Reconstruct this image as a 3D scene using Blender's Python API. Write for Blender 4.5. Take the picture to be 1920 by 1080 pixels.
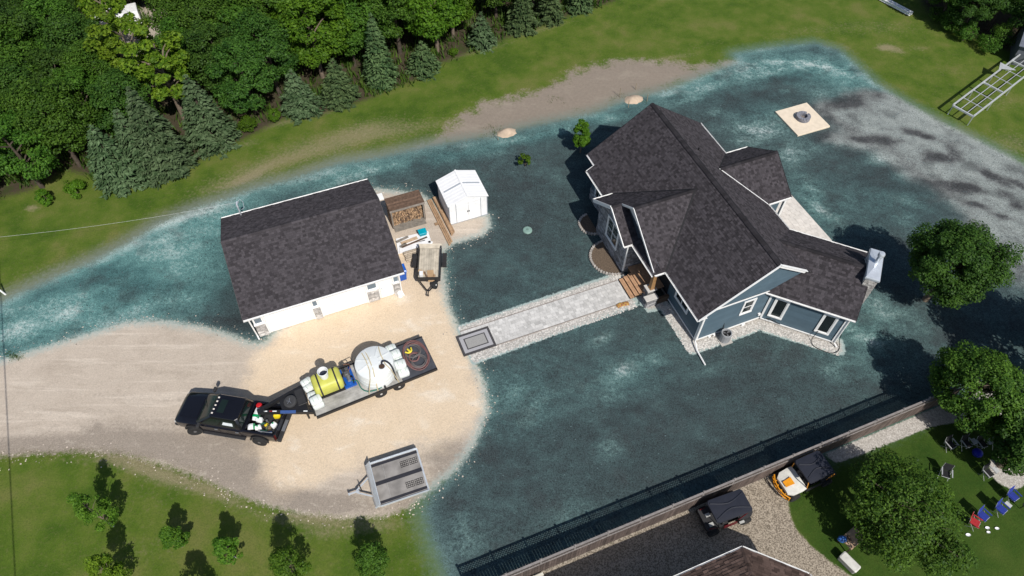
import bpy, math, random
import numpy as np
from mathutils import Vector, Matrix

for o in list(bpy.data.objects):
    bpy.data.objects.remove(o)
SC = bpy.context.scene
COL = SC.collection
RAD = math.radians

# ------------------------------------------------------------------ camera
CAM_H, FPX, PITCH, ROLL = 37.5, 1331.0, RAD(53.5), RAD(0.8)
_c, _s = math.cos(ROLL), math.sin(ROLL)
_fw = Vector((0, math.cos(PITCH), -math.sin(PITCH)))
_up0 = Vector((0, math.sin(PITCH), math.cos(PITCH)))
_rt0 = Vector((1, 0, 0))
_rt = _rt0 * _c + _up0 * _s
_up = _up0 * _c - _rt0 * _s
cam_data = bpy.data.cameras.new('camera')
cam = bpy.data.objects.new('camera', cam_data)
COL.objects.link(cam)
cam_data.sensor_width = 36.0
cam_data.lens = 36.0 * FPX / 1920.0
cam_data.clip_start = 0.5
cam_data.clip_end = 2000.0
_m = Matrix(((_rt.x, _up.x, -_fw.x, 0), (_rt.y, _up.y, -_fw.y, 0), (_rt.z, _up.z, -_fw.z, CAM_H), (0, 0, 0, 1)))
cam.matrix_world = _m
SC.camera = cam

# ------------------------------------------------------------------ sky and sun
SUN_AZ, SUN_EL = 117.0, 48.0          # the way the shadows fall, and the height of the sun
world = bpy.data.worlds.new('World')
SC.world = world
world.use_nodes = True
wt = world.node_tree
wt.nodes.clear()
sky = wt.nodes.new('ShaderNodeTexSky')
sky.sky_type = 'NISHITA'
sky.sun_disc = False
sky.sun_elevation = RAD(SUN_EL)
sky.sun_rotation = RAD(270 - SUN_AZ)
bg = wt.nodes.new('ShaderNodeBackground')
bg.inputs['Strength'].default_value = 0.085
wo = wt.nodes.new('ShaderNodeOutputWorld')
wt.links.new(sky.outputs[0], bg.inputs[0])
wt.links.new(bg.outputs[0], wo.inputs[0])
sun_data = bpy.data.lights.new('sun', 'SUN')
sun_data.energy = 4.4
sun_data.angle = RAD(0.53)
sun_data.color = (1.0, 0.955, 0.89)
sun = bpy.data.objects.new('sun', sun_data)
COL.objects.link(sun)
_d = Vector((math.cos(RAD(SUN_AZ)) * math.cos(RAD(SUN_EL)), math.sin(RAD(SUN_AZ)) * math.cos(RAD(SUN_EL)), -math.sin(RAD(SUN_EL))))
sun.rotation_euler = _d.to_track_quat('-Z', 'Y').to_euler()
sun.location = (40, -60, 80)
SC.view_settings.view_transform = 'Standard'
try:
    SC.view_settings.look = 'None'
except Exception:
    pass
SC.view_settings.gamma = 1.0
SC.view_settings.exposure = 0.08
SC.view_settings.use_curve_mapping = False
SC.render.resolution_x, SC.render.resolution_y = 1024, 576

# ------------------------------------------------------------------ survey: sight lines turned into places on the ground
def at(px, py, z=0.0):
    x, y = px - 960.0, 540.0 - py
    d = _rt * (x / FPX) + _up * (y / FPX) + _fw
    t = (CAM_H - z) / -d.z
    return Vector((d.x * t, d.y * t, z))

TH = RAD(22.5)
def uv(u, v, z=0.0, a=22.5):
    c, s = math.cos(RAD(a)), math.sin(RAD(a))
    return Vector((u * c - v * s, u * s + v * c, z))

# ------------------------------------------------------------------ materials
MATS = {}
def new_mat(name):
    m = bpy.data.materials.new(name)
    m.use_nodes = True
    nt = m.node_tree
    return m, nt, nt.nodes.get('Principled BSDF')

def mat(name, rgb, rough=0.7, var=0.12, scale=4.0, metal=0.0, bump=0.0, bscale=30.0, island=0.0, spec=0.35,
        second=None, trans=0.0, objvar=0.0, coat=0.0):
    """plain procedural surface: base colour, two octaves of colour noise, optional per-piece variation and relief"""
    if name in MATS:
        return MATS[name]
    m, nt, b = new_mat(name)
    N, L = nt.nodes, nt.links
    b.inputs['Roughness'].default_value = rough
    b.inputs['Metallic'].default_value = metal
    b.inputs['Specular IOR Level'].default_value = spec
    if coat:
        b.inputs['Coat Weight'].default_value = coat
        b.inputs['Coat Roughness'].default_value = 0.05
    geo = N.new('ShaderNodeNewGeometry')
    no = N.new('ShaderNodeTexNoise')
    no.inputs['Scale'].default_value = scale
    no.inputs['Detail'].default_value = 5.0
    L.new(geo.outputs['Position'], no.inputs['Vector'])
    mx = N.new('ShaderNodeMix'); mx.data_type = 'RGBA'
    c2 = second if second else tuple(min(1.0, c * (1 + var)) for c in rgb)
    c1 = rgb if second else tuple(c * (1 - var) for c in rgb)
    mx.inputs[6].default_value = (*c1, 1)
    mx.inputs[7].default_value = (*c2, 1)
    mr = N.new('ShaderNodeMapRange')
    mr.inputs[1].default_value = 0.3; mr.inputs[2].default_value = 0.7
    L.new(no.outputs[0], mr.inputs[0])
    L.new(mr.outputs[0], mx.inputs[0])
    col = mx.outputs[2]
    if island or objvar:
        hv = N.new('ShaderNodeMapRange')
        k = island if island else objvar
        hv.inputs[3].default_value = 1 - k; hv.inputs[4].default_value = 1 + k
        if island:
            L.new(geo.outputs['Random Per Island'], hv.inputs[0])
        else:
            oi = N.new('ShaderNodeObjectInfo')
            L.new(oi.outputs['Random'], hv.inputs[0])
        m2 = N.new('ShaderNodeMix'); m2.data_type = 'RGBA'; m2.blend_type = 'MULTIPLY'
        m2.inputs[0].default_value = 1.0
        L.new(col, m2.inputs[6]); L.new(hv.outputs[0], m2.inputs[7])
        col = m2.outputs[2]
    L.new(col, b.inputs['Base Color'])
    if bump:
        n2 = N.new('ShaderNodeTexNoise')
        n2.inputs['Scale'].default_value = bscale
        n2.inputs['Detail'].default_value = 4.0
        L.new(geo.outputs['Position'], n2.inputs['Vector'])
        bp = N.new('ShaderNodeBump')
        bp.inputs['Strength'].default_value = bump
        bp.inputs['Distance'].default_value = 0.03
        L.new(n2.outputs[0], bp.inputs['Height'])
        L.new(bp.outputs[0], b.inputs['Normal'])
    MATS[name] = m
    return m

def leaf_mat(name, dark, light, trans=0.3, rough=0.55, tip=None):
    m, nt, b = new_mat(name)
    N, L = nt.nodes, nt.links
    geo = N.new('ShaderNodeNewGeometry')
    oi = N.new('ShaderNodeObjectInfo')
    no = N.new('ShaderNodeTexNoise'); no.inputs['Scale'].default_value = 0.8; no.inputs['Detail'].default_value = 2
    L.new(geo.outputs['Position'], no.inputs['Vector'])
    ad = N.new('ShaderNodeMath'); ad.operation = 'MULTIPLY_ADD'
    L.new(no.outputs[0], ad.inputs[0]); ad.inputs[1].default_value = 0.9
    sub = N.new('ShaderNodeMath'); sub.operation = 'MULTIPLY_ADD'
    L.new(geo.outputs['Random Per Island'], sub.inputs[0]); sub.inputs[1].default_value = 0.7; sub.inputs[2].default_value = -0.3
    L.new(sub.outputs[0], ad.inputs[2])
    ramp = N.new('ShaderNodeValToRGB')
    ramp.color_ramp.elements[0].position = 0.15; ramp.color_ramp.elements[0].color = (*dark, 1)
    ramp.color_ramp.elements[1].position = 0.85; ramp.color_ramp.elements[1].color = (*light, 1)
    L.new(ad.outputs[0], ramp.inputs[0])
    hs = N.new('ShaderNodeHueSaturation')
    r1 = N.new('ShaderNodeMapRange'); r1.inputs[3].default_value = 0.86; r1.inputs[4].default_value = 1.22
    L.new(oi.outputs['Random'], r1.inputs[0]); L.new(r1.outputs[0], hs.inputs['Value'])
    r2 = N.new('ShaderNodeMapRange'); r2.inputs[3].default_value = 0.496; r2.inputs[4].default_value = 0.514
    L.new(oi.outputs['Random'], r2.inputs[0]); L.new(r2.outputs[0], hs.inputs['Hue'])
    L.new(ramp.outputs[0], hs.inputs['Color'])
    L.new(hs.outputs[0], b.inputs['Base Color'])
    b.inputs['Roughness'].default_value = rough
    b.inputs['Specular IOR Level'].default_value = 0.16
    tr = N.new('ShaderNodeBsdfTranslucent')
    hs2 = N.new('ShaderNodeHueSaturation'); hs2.inputs['Saturation'].default_value = 1.1; hs2.inputs['Value'].default_value = 1.3
    hs2.inputs['Hue'].default_value = 0.49
    L.new(hs.outputs[0], hs2.inputs['Color']); L.new(hs2.outputs[0], tr.inputs['Color'])
    ms = N.new('ShaderNodeMixShader'); ms.inputs[0].default_value = trans
    L.new(b.outputs[0], ms.inputs[1]); L.new(tr.outputs[0], ms.inputs[2])
    L.new(ms.outputs[0], N['Material Output'].inputs['Surface'])
    MATS[name] = m
    return m

# ------------------------------------------------------------------ mesh building
class MB:
    """collects shapes; build() links them as ONE mesh object"""
    def __init__(s, off=(0, 0, 0)):
        s.v, s.f, s.mi, s.o = [], [], [], off
    def add(s, vs, fs, m=0):
        n = len(s.v); ox, oy, oz = s.o
        s.v.extend((p[0] - ox, p[1] - oy, p[2] - oz) for p in vs)
        for f in fs:
            s.f.append(tuple(i + n for i in f)); s.mi.append(m)
        return s
    def box(s, x0, x1, y0, y1, z0, z1, m=0, rz=0.0):
        vs = [(x0, y0, z0), (x1, y0, z0), (x1, y1, z0), (x0, y1, z0), (x0, y0, z1), (x1, y0, z1), (x1, y1, z1), (x0, y1, z1)]
        if rz:
            cx, cy = (x0 + x1) / 2, (y0 + y1) / 2; c, sn = math.cos(RAD(rz)), math.sin(RAD(rz))
            vs = [(cx + (x - cx) * c - (y - cy) * sn, cy + (x - cx) * sn + (y - cy) * c, z) for x, y, z in vs]
        return s.add(vs, [(0, 3, 2, 1), (4, 5, 6, 7), (0, 1, 5, 4), (1, 2, 6, 5), (2, 3, 7, 6), (3, 0, 4, 7)], m)
    def beam(s, p0, p1, w, h, m=0, up=(0, 0, 1)):
        """rectangular bar from p0 to p1: w across, h along up"""
        p0, p1 = Vector(p0), Vector(p1); d = (p1 - p0).normalized(); up = Vector(up)
        a = d.cross(up)
        if a.length < 1e-5: a = d.cross(Vector((1, 0, 0)))
        a.normalize(); b = a.cross(d).normalized()
        a *= w / 2; b *= h / 2
        vs = [p0 - a - b, p0 + a - b, p0 + a + b, p0 - a + b, p1 - a - b, p1 + a - b, p1 + a + b, p1 - a + b]
        return s.add(vs, [(0, 1, 2, 3), (7, 6, 5, 4), (0, 4, 5, 1), (1, 5, 6, 2), (2, 6, 7, 3), (3, 7, 4, 0)], m)
    def prism(s, poly, vec, m=0):
        poly = [Vector(p) for p in poly]; vec = Vector(vec); n = len(poly)
        vs = poly + [p + vec for p in poly]
        fs = [tuple(reversed(range(n))), tuple(range(n, 2 * n))]
        fs += [(i, (i + 1) % n, (i + 1) % n + n, i + n) for i in range(n)]
        return s.add(vs, fs, m)
    def poly(s, pts, m=0):
        return s.add(pts, [tuple(range(len(pts)))], m)
    def rings(s, rings, m=0, cap=True):
        n = len(rings[0]); vs = [p for r in rings for p in r]; fs = []
        for k in range(len(rings) - 1):
            for i in range(n):
                j = (i + 1) % n
                fs.append((k * n + i, k * n + j, (k + 1) * n + j, (k + 1) * n + i))
        if cap:
            fs.append(tuple(reversed(range(n)))); fs.append(tuple(range((len(rings) - 1) * n, len(rings) * n)))
        return s.add(vs, fs, m)
    def cyl(s, p0, p1, r0, r1=None, n=10, m=0, cap=True):
        p0, p1 = Vector(p0), Vector(p1); r1 = r0 if r1 is None else r1
        d = (p1 - p0).normalized(); a = d.orthogonal().normalized(); b = d.cross(a)
        rr = []
        for p, r in ((p0, r0), (p1, r1)):
            rr.append([p + (a * math.cos(2 * math.pi * i / n) + b * math.sin(2 * math.pi * i / n)) * r for i in range(n)])
        return s.rings(rr, m, cap)
    def tube(s, path, r, n=6, m=0):
        path = [Vector(p) for p in path]; rr = []; a = None
        for i, p in enumerate(path):
            d = (path[min(i + 1, len(path) - 1)] - path[max(i - 1, 0)]).normalized()
            if a is None: a = d.orthogonal().normalized()
            a = (a - d * a.dot(d))
            if a.length < 1e-4: a = d.orthogonal()
            a.normalize(); b = d.cross(a)
            q = r[i] if isinstance(r, (list, tuple)) else r
            rr.append([p + (a * math.cos(2 * math.pi * k / n) + b * math.sin(2 * math.pi * k / n)) * q for k in range(n)])
        return s.rings(rr, m)
    def lathe(s, cx, cy, prof, n=24, m=0, cap=True):
        rr = [[(cx + r * math.cos(2 * math.pi * i / n), cy + r * math.sin(2 * math.pi * i / n), z) for i in range(n)] for r, z in prof]
        return s.rings(rr, m, cap)
    def wheel(s, c, axis, r, w, n=24, m=0, inner=0.0):
        """tyre: a rounded ring about axis"""
        c, ax = Vector(c), Vector(axis).normalized(); a = ax.orthogonal().normalized(); b = ax.cross(a)
        prof = [(inner, -w * .42), (r * .86, -w / 2), (r * .97, -w * .40), (r, -w * .2), (r, w * .2), (r * .97, w * .40), (r * .86, w / 2), (inner, w * .42)]
        rr = [[c + ax * h + (a * math.cos(2 * math.pi * i / n) + b * math.sin(2 * math.pi * i / n)) * q for i in range(n)] for q, h in prof]
        return s.rings(rr, m, True)
    def build(s, name, mats, parent=None, smooth=False, kind=None, bevel=0.0, angle=35, label=None, seg=1):
        me = bpy.data.meshes.new(name)
        me.from_pydata([tuple(p) for p in s.v], [], s.f)
        if not isinstance(mats, (list, tuple)): mats = [mats]
        for m in mats: me.materials.append(m)
        if len(mats) > 1: me.polygons.foreach_set('material_index', s.mi)
        if smooth:
            me.shade_smooth(); me.set_sharp_from_angle(angle=RAD(angle))
        me.update()
        o = bpy.data.objects.new(name, me)
        COL.objects.link(o)
        if parent is not None: o.parent = parent
        if kind: o['kind'] = kind
        if label: o['label'] = label
        if bevel:
            b = o.modifiers.new('bevel', 'BEVEL'); b.width = bevel; b.segments = seg; b.limit_method = 'ANGLE'; b.angle_limit = RAD(40)
        return o

def np_mesh(name, V, F, mats, smooth=False):
    me = bpy.data.meshes.new(name)
    V = np.asarray(V, np.float32); F = np.asarray(F, np.int32); k = F.shape[1]
    me.vertices.add(len(V)); me.vertices.foreach_set('co', V.ravel())
    me.loops.add(F.size); me.loops.foreach_set('vertex_index', F.ravel())
    me.polygons.add(len(F)); me.polygons.foreach_set('loop_start', np.arange(0, F.size, k, dtype=np.int32))
    if smooth: me.polygons.foreach_set('use_smooth', np.ones(len(F), bool))
    me.update(calc_edges=True); me.validate()
    for m in (mats if isinstance(mats, (list, tuple)) else [mats]): me.materials.append(m)
    return me

def thing(name, label, cat, loc=(0, 0, 0), rz=0.0, group=None):
    o = bpy.data.objects.new(name, None)
    COL.objects.link(o)
    o.empty_display_size = 0.2
    o.location = loc; o.rotation_euler = (0, 0, RAD(rz))
    o['label'] = label; o['category'] = cat
    if group: o['group'] = group
    return o

def tag(o, label, cat, group=None, kind=None):
    o['label'] = label; o['category'] = cat
    if group: o['group'] = group
    if kind: o['kind'] = kind
    return o

KIDS = {}
def kids(o):
    return [c for c in bpy.data.objects if c.parent == o]
def dup(root, loc, rz=0.0, scale=None, label=None, group=None, tree=None):
    """a copy of a thing with copies of its parts and sub-parts (mesh data shared)"""
    r = root.copy(); COL.objects.link(r); r.location = loc; r.rotation_euler = (0, 0, RAD(rz))
    if scale is not None: r.scale = scale if isinstance(scale, (tuple, list)) else (scale,) * 3
    if label: r['label'] = label
    if group: r['group'] = group
    for ch in (tree if tree is not None else root.children):
        c = ch.copy(); COL.objects.link(c); c.parent = r
        for g in ch.children:
            d = g.copy(); COL.objects.link(d); d.parent = c
    return r
def inst(o, parent, loc=(0, 0, 0), rot=(0, 0, 0), scale=(1, 1, 1)):
    """one more alike piece sharing the mesh of o"""
    c = o.copy(); COL.objects.link(c); c.parent = parent; c.location = loc; c.rotation_euler = rot; c.scale = scale
    return c

# ------------------------------------------------------------------ courses of shingles, stones, laps on a plane
def _half(poly, ax, lim, keep_less):
    out = []; n = len(poly)
    for i in range(n):
        p, q = poly[i], poly[(i + 1) % n]
        a, b = (lim - p[ax], lim - q[ax]) if keep_less else (p[ax] - lim, q[ax] - lim)
        if a >= 0: out.append(p)
        if (a >= 0) != (b >= 0):
            t = a / (a - b); out.append((p[0] + (q[0] - p[0]) * t, p[1] + (q[1] - p[1]) * t))
    return out
def tiles(mb, O, ex, ey, poly, ch, wfn, rng, gap=0.0, lo=0.02, hi=0.004, jit=0.4, mfn=None, vgap=0.0, base=0.004):
    O, ex, ey = Vector(O), Vector(ex).normalized(), Vector(ey).normalized(); nn = ex.cross(ey)
    xs = [p[0] for p in poly]; ys = [p[1] for p in poly]
    x0, x1, y0, y1 = min(xs), max(xs), min(ys), max(ys)
    j = math.floor(y0 / ch - 1e-6)
    while j * ch < y1 - 1e-6:
        a, b = j * ch + vgap / 2, (j + 1) * ch - vgap / 2
        row = _half(_half(poly, 1, b, True), 1, a, False)
        if len(row) >= 3:
            rx0 = min(p[0] for p in row); rx1 = max(p[0] for p in row)
            x = x0 - rng.random() * wfn()
            while x < rx1:
                w = wfn()
                if x + w > rx0:
                    q = _half(_half(row, 0, x + w - gap / 2, True), 0, x + gap / 2, False)
                    if len(q) >= 3:
                        h = lo * (1 + jit * (rng.random() - .5) * 2)
                        top = [O + ex * p[0] + ey * p[1] + nn * (h + (hi - h) * (p[1] - a) / (b - a)) for p in q]
                        bot = [O + ex * p[0] + ey * p[1] - nn * base for p in q]
                        k = len(q)
                        fs = [tuple(range(k))] + [(i, i + k, (i + 1) % k + k, (i + 1) % k) for i in range(k)]
                        mb.add(top + bot, fs, mfn() if mfn else 0)
                x += w
        j += 1
    return mb
# ================================================================== GROUND
def P2(pts):
    return np.array([at(x, y)[:2] for x, y in pts], float)
def sdist(poly, X):
    """signed distance (m), positive inside"""
    n = len(poly); D = np.full(len(X), 1e9); inside = np.zeros(len(X), bool)
    for i in range(n):
        a, b = poly[i], poly[(i + 1) % n]; e = b - a; w = X - a
        t = np.clip((w @ e) / max(e @ e, 1e-9), 0, 1)
        d = w - t[:, None] * e
        D = np.minimum(D, (d * d).sum(1))
        cr = e[0] * w[:, 1] - e[1] * w[:, 0]
        c1 = (a[1] <= X[:, 1]) & (b[1] > X[:, 1]) & (cr > 0)
        c2 = (a[1] > X[:, 1]) & (b[1] <= X[:, 1]) & (cr < 0)
        inside ^= (c1 | c2)
    D = np.sqrt(D)
    return np.where(inside, D, -D)

SEED = [(-260, 650), (-120, 620), (0, 572), (40, 553), (110, 522), (180, 492), (240, 462), (300, 424), (360, 398), (420, 378), (480, 357), (560, 336), (640, 309), (720, 296),
        (800, 277), (880, 264), (930, 258), (990, 240), (1060, 226), (1120, 213), (1160, 197), (1215, 181), (1260, 169), (1330, 141),
        (1385, 118), (1380, 102), (1420, 95), (1470, 88), (1530, 82), (1570, 94), (1600, 120), (1640, 158), (1700, 195), (1760, 229),
        (1830, 264), (1880, 289), (1920, 312), (2050, 380), (2300, 560), (2200, 640), (1960, 660), (1760, 752), (1600, 820), (1400, 905), (1200, 985), (1000, 1060), (845, 1125),
        (838, 1062), (815, 1005), (800, 955), (812, 925), (850, 890), (890, 830), (915, 772), (911, 725), (893, 678), (862, 612), (842, 570), (834, 520), (832, 470),
        (847, 457), (905, 440), (919, 424), (915, 402), (845, 421), (790, 360), (700, 352), (640, 480), (490, 640), (470, 640), (430, 624), (380, 611), (300, 601), (240, 602), (160, 627), (80, 652), (0, 678), (-120, 700), (-260, 740)]
DRIVE = [(-260, 735), (-120, 700), (0, 674), (80, 650), (160, 626), (240, 602), (300, 600), (380, 611), (430, 625), (470, 641), (495, 640), (640, 480), (700, 352), (790, 362), (838, 400),
         (916, 400), (921, 424), (906, 441), (850, 458), (833, 470), (835, 520), (842, 570), (860, 612), (893, 678), (911, 722), (917, 770),
         (892, 832), (856, 882), (800, 925), (770, 950), (720, 968), (640, 970), (560, 962), (500, 947), (450, 930), (380, 898), (320, 876), (240, 853), (150, 847), (60, 851), (0, 856), (-120, 870), (-260, 890)]
FRESH = [(560, 600), (500, 640), (468, 690), (452, 740), (462, 790), (478, 840), (484, 890), (512, 935), (600, 905), (660, 880), (700, 862), (780, 835), (850, 830), (905, 770), (905, 722), (885, 675),
         (860, 612), (848, 560), (800, 540), (770, 480), (720, 440), (640, 500)]
DIRT = [(840, 240), (868, 214), (905, 192), (950, 182), (1000, 172), (1050, 150), (1070, 140), (1110, 122), (1160, 112), (1230, 112), (1290, 122), (1345, 122), (1392, 108), (1385, 125), (1330, 141), (1215, 181),
        (1160, 197), (1060, 226), (945, 258), (870, 268), (820, 275), (760, 290), (815, 262)]
FOREST = [(-500, 420), (-200, 390), (0, 372), (60, 356), (120, 318), (170, 330), (240, 352), (330, 322), (400, 288), (455, 262), (530, 224), (600, 214), (680, 190), (740, 164), (800, 142), (830, 118), (880, 98),
          (940, 75), (1000, 55), (1060, 32), (1140, 6), (1400, -120), (1000, -300), (-500, -300)]
FOREST2 = [(1700, -40), (1745, 30), (1810, 66), (1880, 92), (1930, 104), (2100, 180), (2300, 200), (2000, -200)]
NGRAVEL = [(800, 1130), (905, 1092), (1100, 1012), (1300, 930), (1460, 864), (1478, 905), (1480, 960), (1492, 990), (1520, 1022), (1560, 1055), (1640, 1110), (1600, 1400), (700, 1400)]
NROCK = [(1545, 852), (1745, 768), (1990, 670), (2010, 735), (1915, 835), (1870, 770), (1800, 790), (1745, 800), (1620, 850), (1570, 868)]
NLAWN = [(1460, 862), (1990, 640), (2300, 640), (3400, 640), (3400, 1600), (1500, 1400), (1640, 1110), (1560, 1055), (1520, 1022), (1492, 990), (1480, 960), (1478, 905)]
WALK = [uv(6.2, 21.1), uv(17.8, 21.35), uv(17.8, 24.3), uv(6.2, 24.15)]
HROCK = [uv(17.9, 24.3), uv(17.9, 21.3), uv(18.0, 20.6), uv(18.85, 20.5), uv(18.95, 16.8), uv(23.6, 16.75), uv(24.1, 16.85),
         uv(4.9, 28.75, 0, -22.5), uv(9.9, 28.9, 0, -22.5), uv(10.3, 29.2, 0, -22.5), uv(10.0, 30.2, 0, -22.5), uv(5, 31, 0, -22.5), uv(20.5, 19)]
PADSK = [(1448, 207), (1516, 190), (1564, 240), (1494, 262)]

GX0, GX1, GY0, GY1, GS = -58.0, 60.0, 2.0, 80.0, 0.25
nx, ny = int((GX1 - GX0) / GS) + 1, int((GY1 - GY0) / GS) + 1
gx, gy = np.meshgrid(np.linspace(GX0, GX1, nx), np.linspace(GY0, GY1, ny))
GP = np.stack([gx.ravel(), gy.ravel()], 1)
def V2(pts): return np.array([p[:2] for p in pts], float)
sd = {}
for k, pl in dict(seed=P2(SEED), drive=P2(DRIVE), fresh=P2(FRESH), dirt=P2(DIRT), ngravel=P2(NGRAVEL), nrock=P2(NROCK), nlawn=P2(NLAWN)).items():
    sd[k] = np.clip(sdist(pl, GP), -8, 8)
def sdp(pts): return np.clip(sdist(V2([at(x, y) if len((x, y)) == 2 else 0 for x, y in pts]), GP), -8, 8)
sd['forest'] = np.maximum(sdp(FOREST), sdp(FOREST2))
sd['rock'] = np.maximum(np.clip(sdist(V2(WALK), GP), -8, 8), np.clip(sdist(V2(HROCK), GP), -8, 8))
stone_c = at(1890, 885)
sd['nrock'] = np.maximum(sd['nrock'], 0.95 - np.hypot((GP[:, 0] - stone_c.x), GP[:, 1] - stone_c.y))

def blobs(lst):
    """sum of soft patches: (px, py, rx m, ry m, angle, amount)"""
    a = np.zeros(len(GP))
    for px, py, rx, ry, ang, k in lst:
        c = at(px, py); d = GP - np.array([c.x, c.y]); t = RAD(ang)
        x = d[:, 0] * math.cos(t) + d[:, 1] * math.sin(t); y = -d[:, 0] * math.sin(t) + d[:, 1] * math.cos(t)
        a += k * np.exp(-((x / rx) ** 2 + (y / ry) ** 2))
    return a
# thin and thick places of the sprayed mulch
pale = blobs([(1430, 240, 2.4, 1.1, 10, .32), (1500, 290, 1.8, .7, 30, .30), (1545, 175, 1.4, .5, 0, .3), (1460, 215, .9, 1.0, 40, .25), (1590, 270, 1.6, .6, 0, .25), (1650, 330, 1.6, .5, -20, .22), (1740, 440, 1.6, .8, -40, .3), (1145, 843, .9, 1.0, 100, .55), (1128, 635, .35, .9, -60, .55), (1075, 612, .3, .7, -60, .3), (1180, 690, 2.4, .7, 25, .35), (1140, 745, 1.2, .5, 10, .3), (1000, 770, 1.4, .5, 60, .25), (960, 730, 1, .6, 60, .25),
              (1070, 960, 1.3, .8, 0, .2), (870, 1010, .9, 1.3, 0, .3), (1300, 760, 5, 2.5, 20, -.12), (1150, 850, 3, 2.5, 20, -.10), (1170, 695, .35, .3, 0, .5), (1320, 700, 1.4, .4, 20, .25),
              (1610, 625, .5, 1.2, 40, .4), (1640, 570, .8, 1.4, 60, .4), (1665, 600, .5, .8, 60, .3), (1570, 680, .8, .3, 30, .35), (1560, 700, .4, .9, 60, .3), (1720, 600, .7, .9, 0, .2), (1640, 640, .8, .6, 0, .3),
              (1545, 395, .5, 1.6, 40, .5), (1520, 350, .6, 1.0, 40, .35), (1480, 285, 1.2, .7, 40, .35), (1440, 250, 1.6, .8, 0, .3), (1400, 265, 1.0, .6, 0, .35), (1390, 240, 1.5, .5, 0, .3), (1650, 298, .9, .6, 0, .6), (1690, 330, .8, .5, 0, .35),
              (1710, 380, 1.5, .4, -30, .3), (1790, 430, 1.4, .5, -50, .35), (1280, 190, 1.5, .5, 20, .3), (1320, 165, 1.8, .6, 20, .35), (1400, 130, 2, .7, 20, .35), (1430, 140, 2.2, .35, 20, .3), (1500, 120, 2.5, .5, 0, .25), (1560, 130, 2.2, .4, -30, .3), (1470, 170, 2, .3, 30, .25),
              (1340, 210, .9, .5, 20, .25), (1250, 178, .8, .3, 20, .3),
              (340, 470, 2.2, .6, 20, .2), (300, 450, 1.2, .4, 20, .25), (290, 480, 1.5, .5, 20, .2), (370, 400, 2.8, .45, 20, .35), (345, 500, 1.6, .8, 20, .25), (130, 585, .8, .5, 40, .38), (70, 570, 2.5, .5, 20, .18), (30, 625, 1.4, .6, 10, .35), (60, 600, 1.5, .5, 20, .18), (180, 545, 3, .5, 25, .2), (230, 590, 2.2, .5, 20, .2), (250, 425, 2.4, .4, 22, .3), (330, 560, 2.0, .5, 0, .15),
              (650, 340, 2.2, .5, 20, .35), (600, 330, 1.8, .5, 20, .3), (700, 318, 2.0, .4, 20, .25), (745, 350, .8, .5, 20, .2), (930, 290, 1.0, .5, 20, .2), (965, 262, 1.6, .3, 20, .35), (870, 272, 2, .3, 15, .25), (1060, 245, 1.0, .4, 20, .25), (1140, 225, .8, .4, 20, .2), (1150, 222, .8, .4, 20, .15), (1015, 320, .8, .4, 20, .15), (1040, 330, .7, .4, 0, .15),
              (900, 655, .4, 1.2, 22, .15), (875, 405, .8, .2, 22, .1), (945, 480, .5, .2, 0, .15), (960, 500, .8, .25, 20, .12), (1010, 545, .6, .2, 20, .1),
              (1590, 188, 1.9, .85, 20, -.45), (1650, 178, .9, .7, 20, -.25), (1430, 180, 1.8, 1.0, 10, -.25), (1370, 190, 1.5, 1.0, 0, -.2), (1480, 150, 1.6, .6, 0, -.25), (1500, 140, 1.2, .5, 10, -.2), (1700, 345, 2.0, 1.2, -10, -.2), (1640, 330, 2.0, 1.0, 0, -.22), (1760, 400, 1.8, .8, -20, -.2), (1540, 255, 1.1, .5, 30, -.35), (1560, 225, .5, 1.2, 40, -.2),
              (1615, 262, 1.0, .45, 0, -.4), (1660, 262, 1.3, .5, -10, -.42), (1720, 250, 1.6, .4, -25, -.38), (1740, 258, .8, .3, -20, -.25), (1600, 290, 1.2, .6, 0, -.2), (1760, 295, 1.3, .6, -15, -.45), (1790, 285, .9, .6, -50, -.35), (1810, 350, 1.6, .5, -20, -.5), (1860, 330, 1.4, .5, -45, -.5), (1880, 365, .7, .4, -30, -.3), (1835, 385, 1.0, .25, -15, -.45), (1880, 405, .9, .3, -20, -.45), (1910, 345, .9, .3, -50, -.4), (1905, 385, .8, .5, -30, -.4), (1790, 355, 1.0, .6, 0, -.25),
              (200, 520, 4.5, 1.3, 15, -.28), (250, 540, 3, 1.0, 0, -.2), (430, 560, 1.2, 2.0, 10, -.3), (450, 610, 1.2, 1.0, 0, -.3), (400, 600, 1.5, .5, 0, -.15), (830, 350, 2.5, 1.5, 20, -.12), (960, 380, 3, 2, 20, -.12), (1000, 450, 3, 2, 20, -.12), (930, 540, 3, 1.5, 20, -.1), (1150, 880, 3, 1, 20, -.12), (1050, 820, 3, 1, 20, -.1), (1350, 850, 4, .8, 20, -.15), (1450, 780, 3, .8, 20, -.12), (960, 880, 2, 2, 20, -.1), (1420, 720, 3, 1, 0, -.1)])
mottle = blobs([(1400, 140, 3.5, 2.0, 10, .8), (1490, 120, 3.0, 1.6, 0, 1.0), (1570, 130, 2.5, 1.6, -30, .8), (1420, 250, 3.0, 1.8, 0, 1.0), (1480, 300, 2.5, 1.8, 20, .9), (1540, 370, 1.8, 2.5, 20, .7), (1610, 630, 3.0, 2.5, 20, .9), (1660, 570, 2, 2, 0, .6), (1290, 180, 3, 1.2, 20, .6), (1720, 300, 5, 3, -20, .12), (1850, 380, 3, 4, 0, .15), (350, 450, 5, 3, 20, .08), (100, 590, 5, 2.5, 15, .08), (660, 330, 4, 1, 20, .3), (1150, 700, 5, 2.0, 20, .4), (1000, 920, 5, 3.5, 0, .45), (1250, 770, 7, 3, 20, .35), (980, 740, 3, 3, 0, .3)])
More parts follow.
